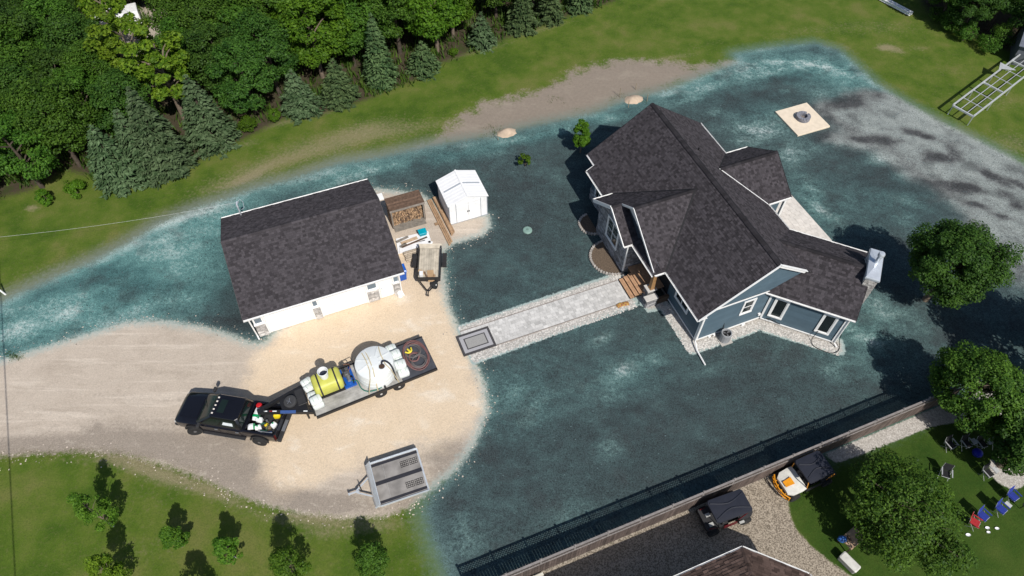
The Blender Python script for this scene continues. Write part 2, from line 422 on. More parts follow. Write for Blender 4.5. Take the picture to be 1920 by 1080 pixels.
worn = blobs([(300, 832, 5, .9, -10, .9), (180, 838, 5, .6, 0, .7), (40, 838, 5, .7, 3, .7), (420, 880, 3, 1.3, -25, 1.0), (460, 830, 1.6, 1.3, 0, .5), (380, 850, 1.4, .6, 0, .6), (840, 855, 1.6, 1.3, 30, .9), (800, 930, 1.6, .8, 20, .7), (640, 945, 4, .7, 0, .8), (560, 930, 2, .6, -10, .5), (385, 850, .35, .15, 20, .8), (180, 805, .25, .25, 0, .5), (250, 745, 6, .25, -3, .35), (200, 770, 6, .2, -2, .3), (700, 640, .8, .5, 20, .35), (810, 465, 1.0, 1.4, 0, .25), (330, 790, 3, .3, 0, .4), (470, 690, 1.5, .4, 30, .25)])
# where the mulch turned grey, and where its dye is strongest
grey = blobs([(1720, 245, 6.0, 3.4, -25, 1.0), (1830, 310, 6.0, 3.6, -25, 1.0), (1900, 400, 3.4, 4, 0, .9), (1640, 235, 3.0, 2.2, -20, .75), (1570, 262, 2.2, 1, 0, .55), (1690, 200, 3.4, 1.3, -30, .9), (1950, 480, 4, 5, 0, .7), (1555, 205, 1.6, 1.0, 0, .6), (1760, 330, 3.5, 1.6, -30, .5), (1860, 450, 2.0, 2.5, -40, .4)])
teal = blobs([(100, 600, 9, 4, 15, .95), (300, 450, 7, 4, 20, 1.0), (400, 390, 4, 2, 20, .5), (650, 325, 5, 1.2, 20, .7), (850, 290, 5, .9, 17, .55), (1020, 250, 4, .9, 20, .6), (1150, 215, 3, 1.2, 20, .6), (1300, 160, 5, 2, 20, .6), (1480, 120, 6, 2.8, 0, .75), (1600, 150, 3, 2.5, -30, .6), (1430, 210, 3, 2, 0, .35), (1520, 400, 2, 4, 0, .35), (1650, 380, 5, 3, 0, .25), (1610, 620, 3, 3, 0, .4), (1180, 700, 3, 1.5, 20, .3), (960, 740, 3, 3, 0, .3), (930, 520, 5, 3, 20, .15), (1050, 600, 4, 2, 20, .2), (400, 540, 3, 3, 0, .25)])
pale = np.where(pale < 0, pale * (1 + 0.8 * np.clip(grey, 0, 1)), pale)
dry = blobs([(1660, 88, .9, .5, 10, 1.0), (1685, 95, .8, .5, -20, .6), (1725, 90, 1, .5, 0, .4), (600, 270, 5, 1.4, 20, .45), (690, 240, 3, 1.2, 22, .4), (520, 305, 5, .8, 22, .45), (780, 240, 4, 1, 20, .4), (430, 345, 3, .7, 22, .5), (470, 330, 1.4, .4, 40, .6), (880, 230, 2, .8, 20, .35), (820, 110, 3, .6, 30, .35), (900, 95, 4, .5, 25, .4), (1010, 55, 4, .5, 25, .45), (700, 165, 4, .5, 25, .5), (600, 212, 3, .5, 22, .5), (510, 235, 2, .5, 22, .4), (460, 270, 1.5, .5, 22, .4), (60, 390, .5, .35, 0, .9), (30, 560, 2, .9, 20, .4), (100, 500, 3, .6, 20, .25), (1900, 270, 2.5, 1.8, 0, .45), (1850, 190, 4, 1.5, 0, .3), (1650, 50, 5, 1.5, 0, .3), (1500, 60, 4, .8, 10, .25), (1300, 90, 4, .6, 20, .2), (1780, 130, 3, 1, 0, .2),
             (200, 860, 4, .5, 0, .35), (260, 880, 3, .35, -20, .6), (330, 895, 3, .35, -20, .7), (420, 930, 2, .4, -25, .5), (620, 975, 3, .45, 0, .6), (560, 965, 2, .4, 0, .4), (700, 990, 2, .4, 10, .4), (280, 930, 2.5, .9, -20, .2), (270, 1030, 2.5, 1, 0, .22), (600, 1000, 1.2, .4, 0, .4), (830, 1040, .8, 1.5, 0, .15), (765, 1040, .8, 1.2, 0, .15), (1250, 110, 3, .4, 15, .5), (1090, 130, 1.2, .7, 0, .6), (250, 50, 5, 3, 0, .8), (350, 30, 5, 2, 0, .8)])
LIGHTFLOOR = blobs([(240, 75, 2.6, 4.0, 0, 1.0), (300, 50, 3.0, 2.5, 0, 1.0), (400, 18, 5, 2.2, 0, 1.1), (235, 115, 1.8, 2.2, 0, .8), (335, 60, 2.5, 2.0, 0, .8), (275, 120, 1.0, 1.6, 0, .6), (480, 10, 3, 1.5, 0, .8), (360, 95, 1.2, 1.2, 0, .6)])

rng0 = np.random.default_rng(5)
def vnoise(X, scale, seed):
    r = np.random.default_rng(seed); G = r.random((64, 64)); q = X / scale
    i = np.floor(q).astype(int); f = q - i; f = f * f * (3 - 2 * f)
    g = lambda a, b: G[(i[:, 0] + a) % 64, (i[:, 1] + b) % 64]
    return (g(0, 0) * (1 - f[:, 0]) + g(1, 0) * f[:, 0]) * (1 - f[:, 1]) + (g(0, 1) * (1 - f[:, 0]) + g(1, 1) * f[:, 0]) * f[:, 1]
hz = (vnoise(GP, 5.0, 1) - .5) * .06 + (vnoise(GP, 1.3, 2) - .5) * .025
flat = np.clip(np.minimum(-sd['drive'], -sd['rock']) / 1.5, 0, 1)
hz = hz * np.clip(flat, 0.15, 1) - 0.02
GZ = hz
GV = np.column_stack([GP, GZ])
wob = (vnoise(GP, 1.1, 7) - .5) * .5
cls = np.zeros(len(GP), int)                      # 0 lawn
cls[sd['dirt'] + wob > 0] = 1
cls[sd['seed'] + wob * .4 > 0] = 2
cls[sd['drive'] + wob * .3 > 0] = 3
cls[sd['forest'] + wob > 0.3] = 4
cls[sd['nlawn'] > 0] = 5
cls[sd['ngravel'] > 0] = 6
cls[sd['nrock'] > 0] = 7
cls[sd['rock'] > 0] = 8
ii, jj = np.meshgrid(np.arange(nx - 1), np.arange(ny - 1))
a0 = (jj * nx + ii).ravel()
GF = np.stack([a0, a0 + 1, a0 + nx + 1, a0 + nx], 1)
fc = cls[GF[:, 0]]
inner_ground = (GP[GF[:, 0]][:, 0] > -1e9)

# ---------------------------------------------------------------- ground material
def ground_material():
    m, nt, b = new_mat('ground')
    N, L = nt.nodes, nt.links
    def lk(x, sock):
        if isinstance(x, (int, float)): sock.default_value = x
        elif isinstance(x, tuple): sock.default_value = (*x, 1.0)
        else: L.new(x, sock)
    def attr(n):
        a = N.new('ShaderNodeAttribute'); a.attribute_name = n; return a.outputs['Fac']
    def mth(op, a, b_=0.0, c=0.0, clamp=False):
        n = N.new('ShaderNodeMath'); n.operation = op; n.use_clamp = clamp
        lk(a, n.inputs[0]); lk(b_, n.inputs[1]); lk(c, n.inputs[2]); return n.outputs[0]
    def mix(f, a, b_, mode='MIX'):
        n = N.new('ShaderNodeMix'); n.data_type = 'RGBA'; n.blend_type = mode
        lk(f, n.inputs[0]); lk(a, n.inputs[6]); lk(b_, n.inputs[7]); return n.outputs[2]
    def sstep(x, lo, hi):
        n = N.new('ShaderNodeMapRange'); n.interpolation_type = 'SMOOTHSTEP'
        lk(x, n.inputs[0]); lk(lo, n.inputs[1]); lk(hi, n.inputs[2]); return n.outputs[0]
    def lin(x, lo, hi, o0=0.0, o1=1.0):
        n = N.new('ShaderNodeMapRange'); lk(x, n.inputs[0])
        n.inputs[1].default_value = lo; n.inputs[2].default_value = hi; n.inputs[3].default_value = o0; n.inputs[4].default_value = o1; return n.outputs[0]
    geo = N.new('ShaderNodeNewGeometry'); pos = geo.outputs['Position']
    def noise(scale, detail=4.0, rough=0.55, vec=None, dist=0.0):
        n = N.new('ShaderNodeTexNoise'); n.inputs['Scale'].default_value = scale; n.inputs['Detail'].default_value = detail
        n.inputs['Roughness'].default_value = rough; n.inputs['Distortion'].default_value = dist
        L.new(vec if vec is not None else pos, n.inputs['Vector']); return n.outputs[0]
    def mapping(rz, sc):
        n = N.new('ShaderNodeMapping'); n.inputs['Rotation'].default_value = (0, 0, RAD(rz)); n.inputs['Scale'].default_value = sc
        L.new(pos, n.inputs['Vector']); return n.outputs[0]
    def ramp(f, *st):
        n = N.new('ShaderNodeValToRGB'); e = n.color_ramp.elements
        e[0].position, e[0].color = st[0][0], (*st[0][1], 1); e[1].position, e[1].color = st[-1][0], (*st[-1][1], 1)
        for p, c in st[1:-1]:
            q = e.new(p); q.color = (*c, 1)
        lk(f, n.inputs[0]); return n.outputs[0]
    n_big = noise(0.16, 3); n_mid = noise(0.7, 4); n_fine = noise(4.5, 5, .65); n_grain = noise(22, 4, .7); n_grit = noise(60, 2, .7)
    n_speck = noise(11, 3, .75); n_peb = noise(15, 2, .6)
    streak = noise(0.62, 6, .62, mapping(-25, (.7, 1.25, 1)), .6)
    streak2 = noise(1.5, 5, .7, mapping(20, (.75, 1.2, 1)), .4)
    gr = mth('ADD', mth('MULTIPLY', n_grain, .25), mth('ADD', mth('MULTIPLY', n_peb, .40), mth('MULTIPLY', n_speck, .35)))
    # lawn
    g = mth('ADD', mth('MULTIPLY', n_big, .55), mth('MULTIPLY', n_mid, .45))
    lawn = ramp(mth('ADD', mth('MULTIPLY', mth('SUBTRACT', g, .5), 1.35), .5), (.34, (.050, .098, .009)), (.46, (.078, .128, .014)), (.56, (.108, .145, .024)), (.66, (.142, .155, .040)))
    lawn = mix(mth('MULTIPLY', sstep(n_speck, .42, .7), .62), lawn, (.034, .06, .010))
    lawn = mix(mth('MULTIPLY', sstep(n_fine, .5, .7), .35), lawn, (.13, .135, .045))
    lawn = mix(mth('MULTIPLY', sstep(n_grain, .52, .75), .45), lawn, (.15, .165, .06))
    dryv = mth('ADD', attr('dry'), mth('MULTIPLY', mth('SUBTRACT', n_fine, .5), 1.1))
    lawn = mix(mth('MULTIPLY', sstep(dryv, .12, .95), .8), lawn, mix(n_grain, (.14, .125, .058), (.36, .30, .20)))
    # neighbour's deeper lawn
    nl = ramp(g, (.36, (.026, .060, .008)), (.50, (.042, .080, .011)), (.64, (.066, .098, .018)))
    nl = mix(mth('MULTIPLY', sstep(n_speck, .45, .75), .5), nl, (.014, .034, .006))
    nl = mix(mth('MULTIPLY', sstep(n_grain, .52, .75), .45), nl, (.075, .12, .03))
    nl = mix(mth('MULTIPLY', sstep(n_fine, .48, .68), .4), nl, (.05, .075, .014))
    edge = mth('MULTIPLY', mth('SUBTRACT', n_fine, .5), 1.0)
    edge2 = mth('MULTIPLY', mth('SUBTRACT', n_grain, .5), .8)
    edg = mth('ADD', edge, edge2)
    lawn = mix(1.0, lawn, lin(gr, .36, .64, .78, 1.22), 'MULTIPLY')
    nl = mix(1.0, nl, lin(gr, .36, .64, .72, 1.28), 'MULTIPLY')
    col = mix(sstep(mth('ADD', attr('nlawn'), mth('MULTIPLY', edg, .4)), -.15, .15), lawn, nl)
    # forest floor
    fl = mix(n_fine, (.035, .028, .018), (.085, .070, .045))
    fl = mix(mth('MULTIPLY', sstep(n_mid, .5, .65), .6), fl, (.035, .06, .012))
    fl = mix(sstep(mth('ADD', attr('lightfloor'), mth('MULTIPLY', edg, .9)), .3, .7), fl, mix(n_grain, (.26, .22, .17), (.5, .45, .38)))
    col = mix(sstep(mth('ADD', attr('forest'), mth('MULTIPLY', edg, 1.2)), -.4, .5), col, fl)
    # bare soil
    soil = mix(n_fine, (.195, .163, .132), (.30, .252, .205))
    soil = mix(mth('MULTIPLY', sstep(streak, .52, .7), .5), soil, (.33, .285, .23))
    soil = mix(mth('MULTIPLY', sstep(n_speck, .62, .78), .55), soil, (.07, .105, .022))
    soil = mix(mth('MULTIPLY', sstep(n_grit, .55, .8), .25), soil, (.42, .37, .32))
    sdd = mth('ADD', attr('dirt'), mth('ADD', mth('MULTIPLY', edg, 2.2), mth('MULTIPLY', mth('SUBTRACT', n_mid, .5), 3.2)))
    col = mix(sstep(sdd, -.5, .7), col, soil)
    # a strip of bare ground fades along the sprayed edge
    fr = mth('MULTIPLY', attr('fringe'), sstep(mth('ADD', attr('seed'), mth('MULTIPLY', edg, 1.0)), -2.0, .1))
    col = mix(mth('MULTIPLY', mth('MULTIPLY', fr, mth('SUBTRACT', 1.0, sstep(attr('nlawn'), -.5, .1))), .75), col, mix(n_fine, (.17, .15, .115), (.27, .245, .20)))
    # sprayed mulch
    tone = mth('ADD', mth('MULTIPLY', attr('pale'), lin(n_fine, .3, .7, .45, 1.55)), mth('MULTIPLY', mth('SUBTRACT', streak, .5), .60))
    tone = mth('ADD', tone, mth('MULTIPLY', mth('SUBTRACT', streak2, .5), .50))
    tone = mth('ADD', tone, mth('MULTIPLY', mth('SUBTRACT', n_fine, .5), .70))
    tone = mth('ADD', tone, mth('MULTIPLY', attr('teal'), .40))
    tone = mth('ADD', tone, mth('MULTIPLY', attr('grey'), mth('ADD', .34, mth('MULTIPLY', mth('SUBTRACT', n_mid, .5), .55))))
    tone = mth('ADD', tone, mth('MULTIPLY', attr('mottle'), mth('MULTIPLY', mth('SUBTRACT', noise(1.2, 6, .68, mapping(-15, (.8, 1.2, 1)), .5), .44), 1.5)))
    tone = mth('ADD', tone, mth('MULTIPLY', mth('SUBTRACT', n_mid, .5), .42))
    rim = mth('SUBTRACT', 1.0, sstep(mth('ADD', attr('seed'), mth('MULTIPLY', edg, .8)), -.1, .9))
    tone = mth('ADD', tone, mth('MULTIPLY', rim, .34))
    tt = lin(tone, -.45, .95)
    mul_t = ramp(tt, (.0, (.026, .040, .043)), (.28, (.038, .076, .080)), (.46, (.058, .135, .136)), (.66, (.110, .235, .226)), (.88, (.27, .39, .375)), (1.0, (.40, .49, .47)))
    mul_d = ramp(tt, (.0, (.030, .036, .039)), (.28, (.047, .070, .073)), (.46, (.066, .107, .108)), (.66, (.105, .170, .164)), (.88, (.20, .275, .27)), (1.0, (.36, .43, .42)))
    mul_g = ramp(tt, (.0, (.048, .050, .052)), (.26, (.080, .083, .085)), (.44, (.16, .172, .168)), (.64, (.235, .262, .252)), (1.0, (.33, .36, .34)))
    mul = mix(mth('MINIMUM', attr('teal'), 1.0), mul_d, mul_t)
    mul = mix(sstep(mth('ADD', attr('grey'), mth('MULTIPLY', mth('SUBTRACT', n_mid, .5), .7)), .2, .85), mul, mul_g)
    mul = mix(mth('MULTIPLY', sstep(noise(.42, 5, .6), .50, .66), .42), mul, (.040, .043, .046))
    mul = mix(1.0, mul, lin(gr, .38, .62, .42, 1.58), 'MULTIPLY')
    mul = mix(mth('MULTIPLY', sstep(n_peb, .52, .68), .38), mul, (.022, .027, .030))
    mul = mix(mth('MULTIPLY', sstep(n_grit, .62, .78), .35), mul, (.17, .26, .26))
    mul = mix(mth('MULTIPLY', sstep(n_speck, .66, .78), .25), mul, (.13, .20, .20))
    sds = mth('ADD', attr('seed'), mth('MULTIPLY', edg, .9))
    spray = sstep(sds, -.55, .25)
    over = mth('MULTIPLY', sstep(mth('ADD', attr('seed'), mth('MULTIPLY', edg, 1.6)), -1.5, -.1), .5)
    col = mix(over, col, (.13, .20, .18))
    col = mix(spray, col, mul)
    # gravel drive
    old = mix(n_mid, (.42, .355, .29), (.55, .475, .395))
    old = mix(mth('MULTIPLY', sstep(streak, .5, .68), .35), old, (.33, .275, .22))
    track = noise(1.1, 4, .6, mapping(4, (.12, 1.7, 1)), .5)
    old = mix(mth('MULTIPLY', sstep(track, .52, .66), .45), old, (.66, .58, .49))
    wornv = mth('ADD', attr('worn'), mth('ADD', mth('MULTIPLY', edge, .9), mth('MULTIPLY', mth('SUBTRACT', n_mid, .5), .8)))
    worn_c = mix(n_grain, (.17, .145, .12), (.37, .315, .26))
    old = mix(mth('MULTIPLY', sstep(wornv, .15, .85), .85), old, worn_c)
    old = mix(mth('MULTIPLY', sstep(streak2, .55, .7), .45), old, (.52, .46, .385))
    fresh = mix(n_mid, (.62, .49, .345), (.70, .575, .43))
    fresh = mix(mth('MULTIPLY', sstep(streak, .52, .70), .6), fresh, (.76, .68, .57))
    fresh = mix(mth('MULTIPLY', sstep(wornv, .25, .95), .6), fresh, (.34, .28, .22))
    fresh = mix(mth('MULTIPLY', sstep(streak2, .58, .74), .4), fresh, (.52, .38, .25))
    grv = mix(sstep(mth('ADD', attr('fresh'), mth('ADD', mth('MULTIPLY', edg, .9), mth('MULTIPLY', mth('SUBTRACT', n_mid, .5), 2.6))), -.7, .8), old, fresh)
    grv = mix(1.0, grv, lin(gr, .36, .64, .82, 1.16), 'MULTIPLY')
    grv = mix(mth('MULTIPLY', sstep(n_peb, .60, .72), .28), grv, (.24, .20, .16))
    grv = mix(mth('MULTIPLY', sstep(n_speck, .70, .80), .35), grv, (.14, .12, .09))
    # thin overspray and weeds creep in from the edge
    lip = mth('SUBTRACT', 1.0, sstep(mth('ADD', attr('drive'), mth('MULTIPLY', edg, 1.1)), -.05, .75))
    tos = sstep(attr('seed'), -1.2, -.2)
    grv = mix(mth('MULTIPLY', mth('MULTIPLY', lip, tos), .75), grv, (.34, .42, .40))
    sdv = mth('ADD', attr('drive'), mth('MULTIPLY', edg, .8))
    col = mix(sstep(sdv, -.22, .22), col, grv)
    # neighbour's gravel
    ng = mix(sstep(n_peb, .35, .65), (.15, .125, .095), (.42, .36, .285))
    ng = mix(mth('MULTIPLY', sstep(n_grain, .58, .75), .7), ng, (.55, .49, .41))
    ng = mix(mth('MULTIPLY', sstep(n_mid, .55, .7), .3), ng, (.24, .20, .15))
    col = mix(sstep(mth('ADD', attr('ngravel'), mth('MULTIPLY', edg, .25)), -.08, .08), col, ng)
    # river rock
    vo = N.new('ShaderNodeTexVoronoi'); vo.inputs['Scale'].default_value = 15.0; L.new(pos, vo.inputs['Vector'])
    hsv = N.new('ShaderNodeSeparateColor'); L.new(vo.outputs['Color'], hsv.inputs[0])
    rk = ramp(hsv.outputs[0], (.0, (.36, .335, .305)), (.4, (.43, .405, .37)), (.75, (.50, .47, .43)), (1.0, (.58, .555, .515)))
    rk = mix(mth('MULTIPLY', sstep(vo.outputs['Distance'], .45, .85), .45), rk, (.17, .15, .13))
    col = mix(sstep(mth('ADD', attr('nrock'), mth('MULTIPLY', edg, .2)), -.05, .05), col, rk)
    rk2 = mix(mth('MULTIPLY', mth('SUBTRACT', 1.0, sstep(mth('ADD', attr('rock'), mth('MULTIPLY', edg, .5)), .02, .38)), .75), rk, (.30, .42, .41))
    col = mix(sstep(mth('ADD', attr('rock'), mth('MULTIPLY', edg, .3)), -.04, .05), col, rk2)
    L.new(col, b.inputs['Base Color'])
    b.inputs['Roughness'].default_value = .95
    b.inputs['Specular IOR Level'].default_value = .12
    hgt = mth('ADD', mth('MULTIPLY', n_fine, .6), mth('ADD', mth('MULTIPLY', n_grain, .5), mth('MULTIPLY', n_grit, .25)))
    bp = N.new('ShaderNodeBump'); bp.inputs['Strength'].default_value = .55; bp.inputs['Distance'].default_value = .07
    L.new(hgt, bp.inputs['Height']); L.new(bp.outputs[0], b.inputs['Normal'])
    return m
GM = ground_material()
ATT = dict(seed=sd['seed'], drive=sd['drive'], fresh=sd['fresh'], dirt=sd['dirt'], forest=sd['forest'], ngravel=sd['ngravel'], nrock=sd['nrock'],
           nlawn=sd['nlawn'], rock=sd['rock'], pale=pale, grey=grey, teal=teal, dry=dry, lightfloor=LIGHTFLOOR, worn=worn, mottle=mottle, fringe=np.clip((17 - GP[:, 0]) / 4, 0, 1) * np.clip((GP[:, 1] - 22) / 2, 0, 1))
NAMES = ['lawn', 'bare_soil', 'hydroseeded_ground', 'gravel_driveway', 'forest_floor', 'neighbour_lawn', 'neighbour_gravel', 'river_rock_bed', 'river_rock_border']
for k, nm in enumerate(NAMES):
    F = GF[fc == k]
    if not len(F): continue
    used = np.unique(F); remap = np.zeros(len(GP), np.int64); remap[used] = np.arange(len(used))
    me = np_mesh(nm, GV[used], remap[F], GM, smooth=True)
    for an, arr in ATT.items():
        a = me.attributes.new(an, 'FLOAT', 'POINT'); a.data.foreach_set('value', arr[used].astype(np.float32))
    o = bpy.data.objects.new(nm, me); COL.objects.link(o); o['kind'] = 'structure'
# the land beyond the surveyed plot, out to the horizon: a frame of lawn
def outer():
    B = 900.0
    vs = [(-B, -B, -.06), (B, -B, -.06), (B, B, -.06), (-B, B, -.06), (GX0 + .1, GY0 + .1, -.06), (GX1 - .1, GY0 + .1, -.06), (GX1 - .1, GY1 - .1, -.06), (GX0 + .1, GY1 - .1, -.06)]
    mb = MB(); mb.add(vs, [(0, 1, 5, 4), (1, 2, 6, 5), (2, 3, 7, 6), (3, 0, 4, 7)])
    o = mb.build('ground', GM); o['kind'] = 'structure'
    for an in ATT:
        a = o.data.attributes.new(an, 'FLOAT', 'POINT'); a.data.foreach_set('value', [-8.0 if an in sd else 0.0] * 8)
outer()
def gz(x, y):
    i = int(round((x - GX0) / GS)); j = int(round((y - GY0) / GS))
    if 0 <= i < nx and 0 <= j < ny: return float(GZ[j * nx + i])
    return -0.06
# ================================================================== BUILDINGS
rng = random.Random(11)
m_shingle = mat('roof_shingle', (.050, .045, .050), .92, .06, 1.2, island=.42, bump=.25, bscale=60, spec=.15)
m_shingle_g = mat('garage_shingle', (.058, .052, .057), .92, .06, 1.2, island=.36, bump=.25, bscale=60, spec=.15)
m_shingle_n = mat('brown_shingle', (.105, .070, .057), .92, .25, 1.5, island=.45, bump=.25, bscale=60, spec=.15)
m_deck = mat('roof_board', (.03, .028, .03), .9)
m_cap = mat('ridge_shingle', (.026, .024, .027), .92, island=.3, spec=.15)
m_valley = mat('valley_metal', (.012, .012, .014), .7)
m_white = mat('white_trim', (.80, .80, .79), .45, .05, 2)
m_siding = mat('blue_siding', (.078, .122, .155), .6, .08, 1.5, island=.06)
m_navy = mat('dark_gable_siding', (.05, .066, .085), .6, .08, 1.5)
m_stone = mat('ledge_stone', (.25, .245, .25), .85, .3, 6, island=.45, bump=.5, bscale=25)
m_stone_l = mat('light_ledge_stone', (.42, .40, .38), .85, .3, 6, island=.35, bump=.5, bscale=25)
m_mortar = mat('mortar', (.16, .155, .15), .95)
m_conc = mat('concrete', (.42, .40, .37), .9, .12, 3, bump=.2)
m_glass = mat('window_glass', (.012, .016, .018), .06, .1, 1, spec=.6)
m_glass_g = mat('garage_glass', (.13, .18, .225), .12, .1, 1, spec=.6)
m_wood = mat('cedar_deck', (.42, .25, .145), .65, .2, 5, island=.12, objvar=.12)
m_wood2 = mat('stained_post', (.30, .17, .075), .6, .2, 5)
m_wooddark = mat('deck_side', (.09, .06, .04), .8)
m_steel = mat('galvanised_steel', (.66, .70, .75), .34, .08, 3, metal=.45)
m_black = mat('black_plastic', (.012, .012, .013), .5)
m_interior = mat('dark_interior', (.02, .02, .022), .9)

def shing_w(a=.10, b=.24): return lambda: rng.uniform(a, b)

def slope(parent, O, ex, ey, polys, msh, off, ch=.145, w=None, thick=.05, name='roof_slope'):
    """one roof plane: a board deck and, over it, its courses of shingles"""
    O, ex, ey = Vector(O), Vector(ex).normalized(), Vector(ey).normalized(); n = ex.cross(ey)
    d = MB(off); t = MB(off)
    for pl in polys:
        pts = [O + ex * p[0] + ey * p[1] - n * .012 for p in pl]
        d.prism(pts, -n * thick)
        tiles(t, O, ex, ey, pl, ch, w or shing_w(), rng, gap=.006, lo=.022, hi=.004, jit=.5)
    a = d.build(name, m_deck, parent)
    t.build('shingles', msh, a, kind='stuff')
    return a

def plane_poly(O, ex, ey, pts3):
    O = Vector(O); return [((Vector(p) - O).dot(ex), (Vector(p) - O).dot(ey)) for p in pts3]

def caps(parent, p0, p1, off, name='ridge_cap', w=.15, m=None, drop=.06):
    p0, p1 = Vector(p0), Vector(p1); d = (p1 - p0); L = d.length; d.normalize()
    s = d.cross(Vector((0, 0, 1))).normalized(); mb = MB(off); k = max(1, int(L / .22))
    for i in range(k):
        a = p0 + d * (L * i / k); b = p0 + d * (L * (i + 1) / k + .02)
        up0, up1 = Vector((0, 0, .03)), Vector((0, 0, .045)); dn = Vector((0, 0, -drop))
        vs = [a + up0, b + up1, b + s * w + dn + up1, a + s * w + dn + up0, b - s * w + dn + up1, a - s * w + dn + up0,
              b + dn + up1 * .2, a + dn]
        mb.add(vs, [(0, 3, 2, 1), (0, 1, 4, 5), (1, 2, 6), (1, 6, 4), (3, 0, 7), (0, 5, 7)])
    return mb.build(name, m or m_cap, parent)

def laps(parent, O, ex, polys, off, m, name='wall', ch=.15, th=.02):
    """lap siding: long boards, each lower edge proud of the one below"""
    ey = Vector((0, 0, 1)); mb = MB(off)
    for pl in polys:
        tiles(mb, O, ex, ey, pl, ch, lambda: rng.uniform(2.5, 4.5), rng, gap=.002, lo=th, hi=.004, jit=.05, base=.05)
    return mb.build(name, m, parent)

def veneer(parent, O, ex, polys, off, m, name='stone_veneer', ch=.13, a=.18, b=.55, lo=.05):
    ey = Vector((0, 0, 1)); mb = MB(off); bk = MB(off)
    Ov, exv = Vector(O), Vector(ex).normalized(); n = exv.cross(ey)
    for pl in polys:
        bk.prism([Ov + exv * p[0] + ey * p[1] for p in pl], -n * .06)
        tiles(mb, O, ex, ey, pl, ch, lambda: rng.uniform(a, b), rng, gap=.014, vgap=.014, lo=lo, hi=lo * .8, jit=.6, base=.0)
    o = bk.build(name, m_mortar, parent)
    mb.build('stones', m, o, kind='stuff')
    return o

def window(parent, c, ex, w, h, off, mx=1, my=1, name='window', glass=None, trim=.11, frame=.05, proud=.05):
    """c: middle of the opening on the wall face; ex: along the wall; faces ex x z"""
    c, ex = Vector(c), Vector(ex).normalized(); ez = Vector((0, 0, 1)); n = ex.cross(ez)
    mb = MB(off)
    def bar(x0, x1, z0, z1, t0, t1):
        pts = [c + ex * x + ez * z + n * t0 for x, z in ((x0, z0), (x1, z0), (x1, z1), (x0, z1))]
        mb.prism(pts, n * (t1 - t0))
    W, H = w / 2, h / 2
    bar(-W - trim, W + trim, H, H + trim, 0, proud); bar(-W - trim, W + trim, -H - trim, -H, 0, proud + .02)
    bar(-W - trim, -W, -H, H, 0, proud); bar(W, W + trim, -H, H, 0, proud)
    for (x0, x1, z0, z1) in ((-W, -W + frame, -H, H), (W - frame, W, -H, H), (-W + frame, W - frame, H - frame, H), (-W + frame, W - frame, -H, -H + frame)):
        bar(x0, x1, z0, z1, 0, proud * .6)
    for i in range(1, mx):
        x = -W + w * i / mx; bar(x - .03, x + .03, -H + frame, H - frame, .0, proud * .55)
    for i in range(1, my):
        z = -H + h * i / my; bar(-W + frame, W - frame, z - .025, z + .025, .0, proud * .5)
    o = mb.build(name, m_white, parent)
    for i in range(mx):
        for j in range(my):
            g = MB(off)
            x0, x1 = -W + w * i / mx + .02, -W + w * (i + 1) / mx - .02; z0, z1 = -H + h * j / my + .02, -H + h * (j + 1) / my - .02
            g.prism([c + ex * x + ez * z - n * .02 for x, z in ((x0, z0), (x1, z0), (x1, z1), (x0, z1))], n * .03)
            g.build('pane', glass or m_glass, o)
    return o

def gutter(parent, p0, p1, off, out, name='gutter', w=.11, h=.10):
    """open K gutter along p0-p1, hanging outwards"""
    p0, p1, out = Vector(p0), Vector(p1), Vector(out).normalized(); ez = Vector((0, 0, 1)); mb = MB(off)
    prof = [(0, .01), (0, -h), (w * .7, -h), (w, .0), (w - .012, .0), (w * .66, -h + .012), (.012, -h + .012), (.012, .01)]
    rr = [[p + out * a + ez * b for a, b in prof] for p in (p0, p1)]
    mb.rings(rr)
    return mb.build(name, m_white, parent)

# ---------------------------------------------------------------- the house
HB = (23.6, 24.0)
hb = uv(*HB)
house = thing('house', 'blue-grey sided house with dark shingled gables, stone entrance front and angled wing', 'house', hb, 22.5)
HO = (HB[0], HB[1], 0)
ZE, MS = 3.10, .685
UL, UR, UC = 19.0, 28.1, 23.55
ZR = ZE + (UC - UL) * MS
def zl(u): return ZE + (u - UL) * MS
def zr_(u): return ZE + (UR - u) * MS
V0, V1 = 17.3, 32.4
# main roof planes
ex, ey = Vector((0, -1, 0)), Vector((1, 0, MS)).normalized()
O = Vector((UL, V1, ZE)); SL = math.hypot(UC - UL, ZR - ZE); kx = math.hypot(1, MS)
slope(house, O, ex, ey, [[(0, 0), (V1 - V0, 0), (V1 - V0, SL), (0, SL)], [(1.15, -.55 * kx), (4.0, -.55 * kx), (4.0, 0), (1.15, 0)]], m_shingle, HO)
ex, ey = Vector((0, 1, 0)), Vector((-1, 0, MS)).normalized()
O = Vector((UR, V0, ZE))
slope(house, O, ex, ey, [[(0, 0), (V1 - V0, 0), (V1 - V0, SL), (0, SL)]], m_shingle, HO)
caps(house, (UC, V0, ZR), (UC, V1, ZR), HO)
